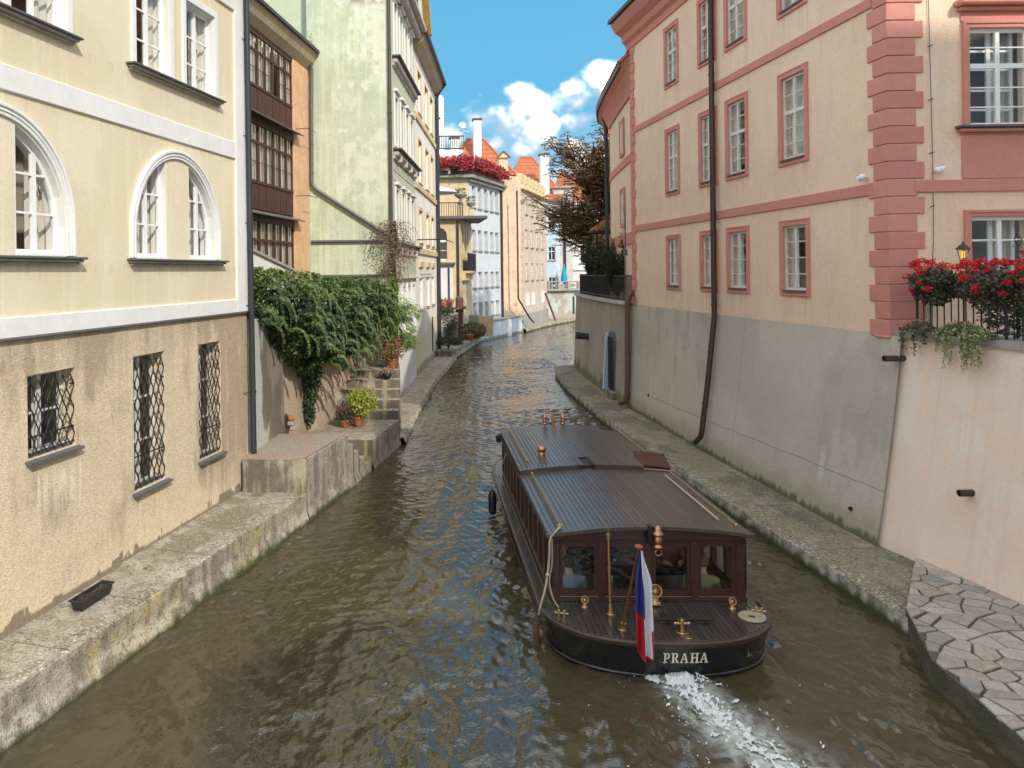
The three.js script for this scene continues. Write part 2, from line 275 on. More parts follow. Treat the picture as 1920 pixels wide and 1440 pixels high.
// water: murky olive brown, rippled; the wave field is real relief, finest ripples are in the bump map
const WAKE = [[3.55, -10.3], [3.75, -9.4], [4.05, -8.4], [4.5, -7.2], [5.1, -5.8]];
function wakeAt(x, z) {       // [distance along the wake, signed distance across] of the nearest point
  let best = [0, 99], run = 0;
  for (let i = 0; i < WAKE.length - 1; i++) {
    const [ax, az] = WAKE[i], [bx, bz] = WAKE[i + 1], dx = bx - ax, dz = bz - az, L = Math.hypot(dx, dz), t = clamp(((x - ax) * dx + (z - az) * dz) / (L * L)), px = ax + dx * t, pz = az + dz * t, d = Math.hypot(x - px, z - pz);
    if (d < Math.abs(best[1])) best = [run + t * L - (t === 0 && i === 0 ? ((ax - x) * dx + (az - z) * dz) / L : 0), d * Math.sign((x - px) * dz - (z - pz) * dx || 1)]; run += L;
  }
  return best;
}
const waveDirs = []; { const r = rng(5); for (let i = 0; i < 32; i++) { const a = -0.2 + (r() - 0.5) * 3.4, k = (i < 6 ? 3 + i * 1.6 : 12 * Math.pow(1.072, i - 6)) * (0.85 + 0.3 * r()); waveDirs.push([Math.sin(a) * k, Math.cos(a) * k, r() * 6.28, (i < 6 ? 0.026 : 0.052) / k]); } }
function waterY(x, z) {
  const wx = x + 0.35 * (fbm(x * 0.7, z * 0.7, 2, 301) - 0.5), wz = z + 0.5 * (fbm(x * 0.6 + 9, z * 0.6, 2, 302) - 0.5), gust = 0.5 + 0.75 * sst(0.3, 0.72, fbm(x * 0.4, z * 0.22, 3, 303));
  let y = 0, hi = 0; waveDirs.forEach(([kx, kz, p, a], i) => { const q = a * Math.sin(kx * wx + kz * wz + p); if (i < 10) y += q; else hi += q; });
  y = (y + hi * lerp(0.75, 1, sst(9, 20, -z))) * gust;
  const [s, d] = wakeAt(x, z);
  if (s > -0.3 && Math.abs(d) < 3 && z > -12) { const w = 0.42 + 0.24 * Math.max(0, s), e = Math.exp(-d * d / (w * w)); y += e * (0.035 * (fbm(x * 3.2, z * 3.2, 4, 305) - 0.4) * 4 * Math.exp(-s * 0.18)); y += 0.02 * Math.sin(Math.abs(d) * 6.5 - s * 2.2) * Math.exp(-Math.pow((Math.abs(d) - 0.5 - 0.36 * s) / 0.7, 2)); }
  // bow and side waves of the boat
  const bx = Math.abs(x - 3.75) - 1.62, bz = z + 15; if (bx > -0.3 && bz < 8 && bz > -7) y += 0.022 * Math.sin(bx * 7 - bz * 1.4) * Math.exp(-Math.max(0, bx) * 1.1);
  return y;
}
{
  const mk = (x0, x1, z0, z1, nx, nz) => sheet(nx, nz, (u, v) => { const x = lerp(x0, x1, u), z = lerp(z0, z1, v); return [x, waterY(x, z), z, x, z]; });
  const mat = std([0.066, 0.053, 0.027], { rough: 0.02, ior: 1.55 }); mat.bumpMap = gray(1024, 1024, (u, v) => { const a = fbm(u * 12, v * 16, 4, 311, 4), b = fbm(u * 32, v * 48, 3, 317, 16); return 0.5 * a + 0.5 * (1 - Math.abs(2 * b - 1)); }); mat.bumpMap.repeat.set(1 / 1.9, 1 / 1.9); mat.bumpScale = 0.004;
  const g = merge([mk(-5.2, 7.6, -5.5, -14, 420, 280), mk(-4.2, 8, -14, -22, 340, 225), mk(-9, 12, -4, -5.5, 60, 10), mk(-9, -5.2, -5.5, -14, 4, 40), mk(7.6, 12, -5.5, -14, 4, 40), mk(-9, -4.2, -14, -22, 4, 40), mk(8, 12, -14, -22, 4, 40), mk(-1.6, 9, -22, -48, 250, 520), mk(-5, -1.6, -22, -48, 4, 40), mk(9, 16, -22, -48, 8, 40), mk(-6, 30, -48, -100, 330, 420), mk(-60, 60, 60, -4, 30, 16), mk(-60, -9, -4, -22, 4, 4)]);
  structure(obj('water', g, mat), 'rippled olive brown canal water', 'water');
}

// a quay: stations along its outer edge, profile from the inner edge over the top and down to a toe at the waterline
function quay(outer, inner, h, step = 0.12, o = {}) {
  const { rough = 0.02, toe = 0.07, seed = 0, chip = 0.03, u0 = 0 } = o, lens = [0];
  for (let i = 1; i < outer.length; i++) lens.push(lens[i - 1] + Math.hypot(outer[i][0] - outer[i - 1][0], outer[i][1] - outer[i - 1][1]));
  const L = lens.at(-1), at = (arr, s) => { let i = 1; while (i < lens.length - 1 && lens[i] < s) i++; const t = (s - lens[i - 1]) / (lens[i] - lens[i - 1]); return [lerp(arr[i - 1][0], arr[i][0], t), lerp(arr[i - 1][1], arr[i][1], t)]; };
  const hAt = typeof h === 'function' ? h : () => h;
  const prof = []; for (let k = 0; k <= 12; k++) prof.push(['t', k / 12]); for (const q of [0.0, 0.35, 1]) prof.push(['b', q]); for (let k = 1; k <= 8; k++) prof.push(['s', k / 8]);
  return sheet(Math.round(L / step), prof.length - 1, (fu, fv, i, j) => {
    const s = fu * L, [ox, oz] = at(outer, s), [ix, iz] = at(inner, s), w = Math.hypot(ox - ix, oz - iz), nx = (ox - ix) / w, nz = (oz - iz) / w, H = hAt(s), [kind, q] = prof[j], n = (a, b, f) => fbm(s * f + a, b, 3, 400 + seed) - 0.5;
    const c = chip * (0.4 + 2.2 * Math.max(0, n(3, 0, 2.2))), wob = n(7, 1, 0.9) * 0.03;
    let d, y, v;
    if (kind === 't') { d = -w + q * (w - c); y = H + rough * n(q * 3, q * 4, 1.6) - 0.02 * q; v = w * (1 - q); }
    else if (kind === 'b') { d = -c + c * q + wob; y = H - 0.02 - c * 0.9 * q * q; v = -c * q; }
    else { const f = q; const Y = lerp(H - 0.02 - c * 0.9, -0.35, f); y = Y; d = wob + toe * sst(0.2, 0.06, Y) + n(f * 3, f * 5, 2.1) * 0.018; v = Y - H; }
    return [ox + nx * d, y, oz + nz * d, u0 + s, v];
  });
}
const quayPaint = (w, h, L, Hs, W, seed, moss, streak) => paint(w, h, L, Hs + W, (u, v) => {
  const n1 = fbm(u * 1.1, v * 1.4, 5, seed), n2 = fbm(u * 6, v * 6, 4, seed + 5), sp = fbm(u * 38, v * 38, 2, seed + 9);
  let c;
  if (v > 0) {
    c = seed === 600 ? mix3([0.235, 0.20, 0.145], [0.33, 0.285, 0.215], sst(0.3, 0.7, n2)) : mix3([0.31, 0.26, 0.19], [0.43, 0.37, 0.29], sst(0.3, 0.7, n2));
    const wet = moss > 0.95 ? 0.1 : 0; c = mix3(c, [0.25, 0.22, 0.14], Math.min(1, moss) * sst(0.5 - wet, 0.68 - wet, n1)); c = mix3(c, [0.15, 0.13, 0.095], moss * 0.8 * sst(0.62 - wet, 0.75 - wet, fbm(u * 0.9 + 5, v * 2.2, 4, seed + 2)));
    c = mix3(c, [0.62, 0.59, 0.53], 0.8 * sst(0.68, 0.78, sp) * sst(0.5, 0.1, v) + 0.4 * sst(0.74, 0.8, sp)); c = mix3(c, [0.08, 0.07, 0.05], 0.8 * sst(0.30, 0.22, sp));
    const jt = Math.abs(((u + 20) % 3.4) - 1.7); c = mix3(c, [0.10, 0.09, 0.07], 0.7 * sst(0.018, 0.008, Math.abs(jt - 0.9 + 0.03 * (n2 - 0.5))));
  } else {
    const st = fbm(u * 9, v * 0.7, 4, seed + 3), lo = Hs + v;       // height above the lower end of the sheet
    c = mix3([0.24, 0.205, 0.155], [0.43, 0.375, 0.295], sst(0.34, 0.66, 0.6 * st + 0.4 * n2));
    c = mix3(c, [0.47, 0.365, 0.13], streak * sst(0.46, 0.68, fbm(u * 1.6 + 3, 0.3 + v * 0.6, 4, seed + 4)) * sst(0.36, 0.62, fbm(u * 26, v * 1.3, 3, seed + 6)) * sst(0.3, 0.6, n2) * 0.9);
    c = mix3(c, [0.55, 0.50, 0.42], 0.6 * sst(0.44, 0.64, n2) * sst(0.05, 0.16, lo - 0.42 + 0.08 * n1) * sst(0.36, 0.26, lo - 0.42));
    c = mix3(c, [0.055, 0.075, 0.018], sst(0.16, 0.02, lo - 0.40 + 0.14 * (n2 - 0.5))); c = mix3(c, [0.08, 0.07, 0.05], 0.6 * sst(0.32, 0.22, sp));
  }
  const k = (0.82 + 0.36 * sp); return [c[0] * k, c[1] * k, c[2] * k];
}, 0, -Hs);
const rough = (map, bs = 0.012) => { const m = std([1, 1, 1], { bump: G.stucco, bs, bm: 0.8, rough: 0.93 }); m.map = map; return m; };

const LBo = [-5.45, -9.3], LBe = [-3.22, -17.7], LBd = [0.2566, -0.9665];
const leftOuter = [[-6.1, -4], [-4.49, -8.98], [-1.93, -17.05]], leftInner = [[-6.9, -4.3], [-5.6, -9.3], [-3.3, -17.45]];
M.quayL = rough(quayPaint(2048, 512, 14, 1.05, 2.3, 500, 0.9, 1));
{
  const q = structure(obj('quay_ledge', quay(leftOuter, leftInner, (s) => (s < 9.02 ? 0.60 : 0.645), 0.09), M.quayL), 'weathered concrete ledge with yellow stains below the cream house', 'ledge');
}
M.block = rough(paint(1024, 512, 6, 3, (u, v) => { const n = fbm(u * 2, v * 2, 5, 540), st = fbm(u * 8, v * 0.9, 4, 541), sp = fbm(u * 34, v * 34, 2, 542); let c = mix3([0.16, 0.135, 0.10], [0.42, 0.37, 0.28], sst(0.38, 0.64, 0.5 * n + 0.5 * st)); c = mix3(c, [0.46, 0.36, 0.12], 0.5 * sst(0.58, 0.7, st)); const k = 0.8 + 0.4 * sp; return c.map((a) => a * k); }, -3, -1.5), 0.014);
M.quayT = rough(quayPaint(1024, 512, 8, 1.75, 2.3, 560, 0.8, 0.35));
M.redtop = rough(paint(512, 512, 4, 4, (u, v) => { const n = fbm(u * 2.2, v * 2.2, 5, 570), sp = fbm(u * 30, v * 30, 2, 571); return mix3(mix3([0.33, 0.28, 0.215], [0.37, 0.25, 0.185], sst(0.42, 0.68, n)), [0.5, 0.45, 0.38], sst(0.66, 0.8, sp) * 0.7); }), 0.012);
{ // stepped landing between the cream house and the green house
  const at = (D) => { const t = [[17.05, -1.93], [21.6, -0.67], [24.6, 0.09], [27, 0.16], [31.4, 0.05]]; let i = 1; while (i < t.length - 1 && t[i][0] < D) i++; const f = (D - t[i - 1][0]) / (t[i][0] - t[i - 1][0]); return lerp(t[i - 1][1], t[i][1], f); };
  const wallX = (D) => lerp(-3.15, -0.35, clamp((D - 20.2) / 11.2)) - 0.15;
  const block = (name, D0, D1, h, label, top) => {
    const g = thing(name, label, 'landing');
    const outer = [[at(D0), -D0], [at((D0 + D1) / 2), -(D0 + D1) / 2], [at(D1), -D1]], inner = [D0, (D0 + D1) / 2, D1].map((D) => [Math.min(wallX(D), at(D) - 0.6), -D]);
    obj('side', quay(outer, inner, h, 0.06, { seed: Math.round(D0), toe: 0.05, chip: 0.02 }), M.quayT, g);
    obj('end_face', plate(rect(inner[0][0], outer[0][0] - 0.005, -0.3, h - 0.012), -0.1, 0.004), M.block, g).position.z = -D0;
    obj('far_face', plate(rect(inner[2][0], outer[2][0] - 0.01, -0.3, h - 0.02), 0, 0.08), M.block, g).position.z = -D1;
    if (top) obj('top_slab', plate([[inner[0][0], D0 + 0.03], [outer[0][0] - 0.05, D0 + 0.03], [outer[2][0] - 0.05, D1 - 0.03], [inner[2][0], D1 - 0.03]].map(([a, b]) => [a, b]), 0, 0.03, [], 0.006).rotateX(-Math.PI / 2).scale(1, 1, 1), top, g).position.y = h - 0.01;
    return g;
  };
  block('stone_landing', 17.08, 19.7, 1.35, 'tall concrete landing block with reddish top beside the cream house downpipe', M.redtop);
  for (let k = 0; k < 4; k++) block('landing_step', 19.72 + k * 0.42, 20.14 + k * 0.42, 1.05 - k * 0.26, ['highest', 'second highest', 'second lowest', 'lowest'][k] + ' stone step going down to the canal behind the red topped landing');
  block('stone_landing', 21.6, 24.6, 0.8, 'low concrete landing with the yellow potted shrub', null);
  for (let k = 0; k < 4; k++) block('landing_step', 24.62 + k * 0.5, 25.12 + k * 0.5, 1.05 + k * 0.25, ['lowest', 'second lowest', 'second highest', 'highest'][k] + ' stone step going up behind the yellow potted shrub');
  block('stone_landing', 26.62, 31.3, 2.05, 'raised landing carrying flower pots before the green house', null);
}
M.quayW = rough(quayPaint(1024, 512, 16, 0.7, 2.6, 580, 0.5, 0.1), 0.008);
structure(obj('quay_ledge', quay([[0.22, -24.55], [0.62, -28.5], [1.81, -37.4], [3.35, -46.6], [3.6, -48.2]], [[-0.3, -24.55], [-0.2, -28.5], [0.7, -37.3], [2.2, -46.6], [2.45, -48.2]], 0.24, 0.2, { seed: 3 }), M.quayW), 'low dark ledge along the foot of the white house', 'ledge');
const rightOuter = [[7.3, -11.3], [7.16, -16.4], [7.08, -21.1], [7.15, -28], [7.46, -35.2], [7.95, -39.8], [8.45, -42.2], [10.2, -43.3]];
M.quayR = rough(quayPaint(2048, 512, 36, 0.65, 2.4, 600, 1.0, 0.05), 0.008);
structure(obj('quay_ledge', quay(rightOuter, [[9.4, -11.3], [9.0, -16.4], [8.7, -21.1], [8.75, -28], [9.1, -35.2], [9.9, -39.8], [10.4, -42.0], [11.5, -42.6]], 0.27, 0.16, { seed: 9, rough: 0.03, toe: 0.03 }), M.quayR), 'mossy concrete ledge along the foot of the grey battered wall', 'ledge');
structure(obj('quay_ledge', quay([[11.2, -68.6], [14.4, -75.6], [18.4, -82.4], [27, -94]], [[10.6, -69.6], [12.9, -76.8], [16.6, -84], [25, -96]], 0.35, 0.4, { seed: 13 }), M.quayW), 'narrow ledge along the foot of the peach house', 'ledge');

// ================================================================ cream house on the left bank
{
  const H = thing('cream_house', 'cream house with twin arched windows, white bands and barred basement windows', 'house', [LBo[0], 0, LBo[1]], facing(LBo, LBe)), L0 = -4, L1 = 8.55;
  const stain = paint(2048, 1024, 12.6, 4.1, (s, y) => {
    const n = fbm(s * 0.55 + 1.3, y * 0.5, 4, 620), n2 = fbm(s * 5, y * 2.2, 4, 621), sp = fbm(s * 42, y * 42, 2, 622), st = fbm(s * 7, y * 0.5, 4, 623);
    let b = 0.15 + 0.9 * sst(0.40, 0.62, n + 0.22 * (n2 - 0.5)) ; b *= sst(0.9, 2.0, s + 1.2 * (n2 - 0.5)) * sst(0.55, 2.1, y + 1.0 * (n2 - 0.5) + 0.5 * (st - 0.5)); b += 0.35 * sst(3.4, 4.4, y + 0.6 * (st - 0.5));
    b *= 0.75 + 0.5 * sst(0.35, 0.65, st);
    let c = mix3([0.78, 0.635, 0.445], [0.43, 0.325, 0.22], clamp(b) * 0.86);
    for (const [a, z, t] of [[4.25, 5.15, 1.6], [1.8, 2.7, 2.6]]) if (s > a - 0.1 && s < z + 0.1 && y < t) c = mix3(c, [0.86, 0.75, 0.56], 0.7 * sst(0.46, 0.62, fbm(s * 14, y * 0.8, 3, 625)) * sst(t, t - 0.12, y) * sst(t - 1.0, t - 0.3, y));
    c = mix3(c, [0.14, 0.10, 0.065], 0.75 * sst(0.06, 0.0, y - 0.66 - 0.14 * sst(0.45, 0.7, n2)));
    const k = 0.78 + 0.42 * sp; return c.map((a) => a * k);
  }, -4, 0.45);
  const mBase = rough(stain, 0.011); mBase.bumpMap = rep(G.stucco, 0.62);
  const gr = [[1.66, 2.68, 2.80, 3.95], [4.18, 5.17, 1.68, 3.95], [6.38, 7.30, 1.70, 3.95]];
  wallPlate(H, 'base_wall', L0, L1, 0.45, 4.5, gr.map((r) => rect(...r)), mBase, 0.32, -0.004);
  const c2 = 5.69, c1 = 1.08, R = 1.41, ys = 6.02, yb = 5.6, pw = 0.4;
  const arc = (c, e) => (x) => ys + Math.sqrt(Math.max(0, (R - e) * (R - e) - (x - c) * (x - c)));
  const half = (c, side, e) => { const xa = (side < 0 ? c - R : c + pw - 0.02) + e, xb = (side < 0 ? c - pw : c + R) - e, f = arc(c, e), p = [[xa, yb + e], [xb, yb + e]]; for (let i = 0; i <= 14; i++) { const x = lerp(xb, xa, i / 14); p.push([x, f(clamp(x, c - R + e, c + R - e))]); } return p.filter((q, i) => !i || Math.hypot(q[0] - p[i - 1][0], q[1] - p[i - 1][1]) > 1e-4); };
  const up = [[c2 - 1.35, c2 - 0.27, 8.86, 10.5], [c2 + 0.32, c2 + 1.46, 8.86, 10.5], [c1 - 1.35, c1 - 0.27, 8.86, 10.5], [c1 + 0.32, c1 + 1.46, 8.86, 10.5]];
  const arches = [[c2, -1], [c2, 1], [c1, -1], [c1, 1]], mCream = M.cream.clone(); mCream.map = paint(2048, 1024, 12.6, 9, (s, y) => { const n = fbm(s * 0.7, y * 0.7, 5, 640), st = fbm(s * 9, y * 0.6, 3, 641), sp = fbm(s * 40, y * 40, 2, 642); let c = mix3([0.765, 0.675, 0.49], [0.72, 0.62, 0.43], sst(0.35, 0.65, n)); c = mix3(c, [0.84, 0.765, 0.585], 0.25 * sst(0.55, 0.7, st)); for (const [b, a] of [[7.76, 0.14], [5.48, 0.2], [8.74, 0.18]]) c = mix3(c, [0.42, 0.30, 0.17], a * 1.3 * sst(0.56, 0.72, fbm(s * 16, 0.4 + b, 3, 643)) * sst(0, 0.02, b - y) * sst(0.3, 0.03, b - y)); const k = 0.95 + 0.08 * sp; return c.map((q) => q * k); }, -4, 4.4); mCream.color.setRGB(1, 1, 1); mCream.bumpScale = 0.006;
  wallPlate(H, 'upper_wall', L0, L1, 4.5, 11.6, [...arches.map(([c, s]) => half(c, s, 0)), ...up.map((r) => rect(...r))], mCream, 0.32);
  body(H, L0, L1, 0.3, 11.6, 7, M.cream, 0.32, 1.0);
  obj('roof', plate([[L0 - 0.2, 11.6], [L1 + 0.1, 11.6], [L1 + 0.1, 11.75], [L0 - 0.2, 11.75]], -7.2, 0.3), M.slate, H);
  for (const [a, b, d] of [[4.49, 4.77, 0.045], [7.76, 8.11, 0.04], [10.92, 11.2, 0.05]]) obj('band', cspan(L0, 8.02, a, b, -0.02, d, 0.012), M.trim, H);
  obj('corner_strip', cspan(8.022, L1 + 0.02, 4.49, 11.58, -0.02, 0.047, 0.012), M.trim, H);
  obj('band_shade_strip', cspan(L0, L1, 4.462, 4.487, -0.02, 0.065, 0.006), M.lead, H);  // dark strip standing in for the shadow line under the white band
  // twin arched windows
  for (const [c, s] of arches) {
    const w = obj('arched_window', [plate(half(c, s, 0.026), -0.17, -0.12, [half(c, s, 0.085)], 0)], M.paint, H), xa = (s < 0 ? c - R : c + pw - 0.02), xb = (s < 0 ? c - pw : c + R), mx = (xa + xb) / 2, f = arc(c, 0.06), bars = [], rows = [6.19, 6.73];
    bars.push(span(mx - 0.04, mx + 0.04, yb + 0.05, f(mx), -0.165, -0.108));
    const clipX = (x0, x1, y) => { const hw = Math.sqrt(Math.max(0, (R - 0.06) ** 2 - Math.max(0, y - ys) ** 2)); return [Math.max(x0, c - hw), Math.min(x1, c + hw)]; };
    for (const y of rows) for (const [a, b] of [[xa + 0.05, mx - 0.04], [mx + 0.04, xb - 0.05]]) { const [p, q] = clipX(a, b, y); if (q - p > 0.05) bars.push(span(p, q, y - 0.016, y + 0.016, -0.16, -0.114)); }
    obj('glazing_bars', bars, M.paint, w);
    const ysn = [yb + 0.07, 6.19, 6.73, 9];
    for (const [a, b] of [[xa + 0.07, mx - 0.03], [mx + 0.03, xb - 0.07]]) for (let k = 0; k < 3; k++) {
      const [p, q] = clipX(a, b, ysn[k]); if (q - p < 0.06) continue; const pts = [[p, ysn[k]], [q, ysn[k]]]; for (let i = 0; i <= 6; i++) { const x = lerp(q, p, i / 6); pts.push([x, Math.max(ysn[k] + 0.002, Math.min(ysn[k + 1], f(x)))]); }
      const uniq = pts.filter((v, i) => !i || Math.hypot(v[0] - pts[i - 1][0], v[1] - pts[i - 1][1]) > 1e-3); const g = new THREE.ShapeGeometry(new THREE.Shape(uniq.map((v) => new THREE.Vector2(...v)))); obj('pane', g.translate(0, 0, -0.142), M.glass, w);
    }
    for (const [a, b] of [[xa, xa + 0.2], [xb - 0.42, xb]]) obj('curtain', sheet(20, 1, (u, v) => { const x = lerp(a, b, u); return [x, lerp(yb, 7.4, v), -0.36 + 0.03 * Math.sin(x * 44), u, v]; }), M.curtain, w);
    obj('reveal', plate(half(c, s, 0), -0.32, -0.004, [half(c, s, 0.026)]), M.trim, H);
  }
  for (const c of [c2, c1]) {
    const ring = (ra, rb, z0, z1) => { const p = [[c - rb, yb]], q = []; for (let i = 0; i <= 28; i++) { const t = Math.PI * (1 - i / 28); p.push([c + rb * Math.cos(t), ys + rb * Math.sin(t)]); } p.push([c + rb, yb], [c + ra, yb]); for (let i = 0; i <= 28; i++) { const t = Math.PI * i / 28; p.push([c + ra * Math.cos(t), ys + ra * Math.sin(t)]); } p.push([c - ra, yb]); return plate(p, z0, z1, [], 0.006); };
    const a = obj('arch_surround', ring(R + 0.004, R + 0.17, -0.02, 0.04), M.trim, H); obj('moulding', ring(R + 0.055, R + 0.08, 0.02, 0.058), M.trim, a); obj('moulding', ring(R + 0.115, R + 0.165, 0.02, 0.07), M.trim, a);
    for (const [y, w, mm] of [[5.585, 1.66, 'arch'], [8.845, 1.62, 'up']]) { const s = obj('window_sill', cspan(c - w, c + w + 0.05, y - 0.035, y, -0.02, 0.17, 0.008), M.lead, H); obj('sill_moulding', [cspan(c - w + 0.04, c + w + 0.01, y - 0.075, y - 0.036, -0.02, 0.13, 0.01), cspan(c - w + 0.07, c + w - 0.02, y - 0.115, y - 0.076, -0.02, 0.075, 0.01)], M.stone, s); }
  }
  up.forEach(([a, b, y0, y1], i) => {
    windowAt(H, { x: a, y: y0, w: b - a, h: y1 - y0, z: -0.12, cols: 2, rows: [0.32, 0.64], fw: 0.07, mid: 0.08, seed: i + 3, curtain: [[0.02, 0.3], [0.6, 0.98]] });
    obj('window_surround', plate([[a - 0.13, y0], [a - 0.002, y0], [a - 0.002, y1 + 0.002], [b + 0.002, y1 + 0.002], [b + 0.002, y0], [b + 0.13, y0], [b + 0.13, y1 + 0.14], [a - 0.13, y1 + 0.14]], -0.02, 0.04, [], 0.006), M.trim, H);
    obj('reveal', plate(rect(a, b, y0, y1), -0.3, -0.004, [rect(a + 0.02, b - 0.02, y0 + 0.02, y1 - 0.02)]), M.trim, H);
  });
  // barred windows in the base
  gr.forEach(([a, b, y0, y1], gi) => {
    const w = windowAt(H, { x: a, y: y0, w: b - a, h: y1 - y0, z: -0.24, cols: 2, rows: gi ? [0.33, 0.66] : [0.5], mat: M.paintOld, name: 'barred_window', seed: gi + 20, curtain: [[0.05, 0.2], [0.55, 0.75]] });
    obj('sill', [plate([[0, 0], [0, -0.04], [0.36, -0.08], [0.36, -0.045]].map(([x, y]) => [x, y]), -(b - a) - 0.06, 0.06).rotateY(-Math.PI / 2).translate(0, 0.0, 0.004)].map((g) => g.translate(0, 0.02, -0.02)), M.lead, w);
    const n = gi ? 6 : 6, amp = (b - a) / n / 2 * 0.92, zg = 0.2;
    for (let k = 0; k < n; k++) for (const sgn of [-1, 1]) {
      const cx = (k + 0.5) / n * (b - a), pts = [], per = 0.36, N = Math.round((y1 - y0) / per * 8);
      for (let i = 0; i <= N; i++) { const y = 0.03 + (y1 - y0 - 0.12) * i / N; pts.push([cx + sgn * amp * 0.5 * (1 - Math.cos(2 * Math.PI * y / per)) , y, zg + (sgn > 0 ? 0.012 : 0)]); }
      if (sgn < 0 || k >= 0) obj('grille_bar', new THREE.TubeGeometry(new THREE.CatmullRomCurve3(pts.map((p) => V(...p))), N * 2, 0.0105, 5), M.iron, w);
    }
    for (const [p, q, y] of [[0.02, b - a, 0.06], [0.02, b - a, (y1 - y0) * 0.25], [b - a - 0.08, b - a + 0.05, (y1 - y0) * 0.2 + 0.05], [b - a - 0.08, b - a + 0.05, (y1 - y0) * 0.8]]) obj('grille_rail', rod([p, y, zg], [q, y, zg], 0.013), M.iron, w);
  });
  const dp = obj('downpipe', pipe([[8.44, 11.6, 0.13], [8.5, 5, 0.13], [8.56, 0.95, 0.13], [8.62, 0.78, 0.34]], 0.062, 12), M.metal, H);
  for (const y of [10.4, 8.3, 6.4, 4.6, 2.7, 1.3]) { const x = lerp(8.44, 8.56, (11.6 - y) / 10.6); obj('collar', [cyl(0.07, 0.07, 0.05, 14, x, y, 0.13), rod([x - 0.2, y + 0.02, 0.0], [x, y + 0.02, 0.09], 0.008)], M.metal, dp); }
}
// plastic trough on the ledge
{
  const p = [-5.35 + 0.72, 0.612, -11.35], t = thing('planter_trough', 'empty black plastic balcony trough on the concrete ledge', 'planter', [-4.42, 0.605, -11.55], facing(LBo, LBe));
  const prof = (w0, d0, w1, d1, h) => { const f = [[[-w0, 0, -d0], [w0, 0, -d0], [w0, 0, d0], [-w0, 0, d0]]]; return f; };
  const w0 = 0.33, w1 = 0.37, d0 = 0.07, d1 = 0.095, h = 0.15, f = [];
  const ringPts = (w, d, y) => [[-w, y, -d], [w, y, -d], [w, y, d], [-w, y, d]];
  const wallsOf = (A, B) => A.map((a, i) => [a, A[(i + 1) % 4], B[(i + 1) % 4], B[i]]);
  obj('trough_body', faces([...wallsOf(ringPts(w0, d0, 0), ringPts(w1, d1, h)), ...wallsOf(ringPts(w0 - 0.012, d0 - 0.012, 0.012), ringPts(w1 - 0.012, d1 - 0.012, h)), ringPts(w0, d0, 0), ringPts(w0 - 0.012, d0 - 0.012, 0.012)]), std([0.02, 0.022, 0.024], { rough: 0.4, side: THREE.DoubleSide }), t);
  obj('rim', [frameRing(-w1 + 0.0, w1 - 0.0, -d1, d1, 0.018, -0.012, 0.008).rotateX(-Math.PI / 2).translate(0, h, 0)], std([0.025, 0.028, 0.03], { rough: 0.4 }), t);
  obj('soil', sheet(16, 6, (u, v) => { const x = lerp(-w1 + 0.02, w1 - 0.02, u), z = lerp(-d1 + 0.02, d1 - 0.02, v); return [x, h - 0.045 + 0.02 * fbm(x * 30, z * 30, 2, 9), z, x, z]; }), M.soil, t);
  obj('price_sticker', box(0.002, 0.035, 0.045, -w0 - 0.012, 0.075, 0.0).rotateZ(0.0), std([0.8, 0.8, 0.78]), t);
  const r = rng(3); obj('dry_stalks', Array.from({ length: 26 }, () => { const x = rr(-0.3, 0.32, r), z = rr(-0.05, 0.05, r); return rod([x, h - 0.04, z], [x + rr(-0.05, 0.05, r), h + rr(-0.02, 0.06, r), z + rr(-0.04, 0.04, r)], 0.003, 4); }), std([0.16, 0.10, 0.06]), t);
}
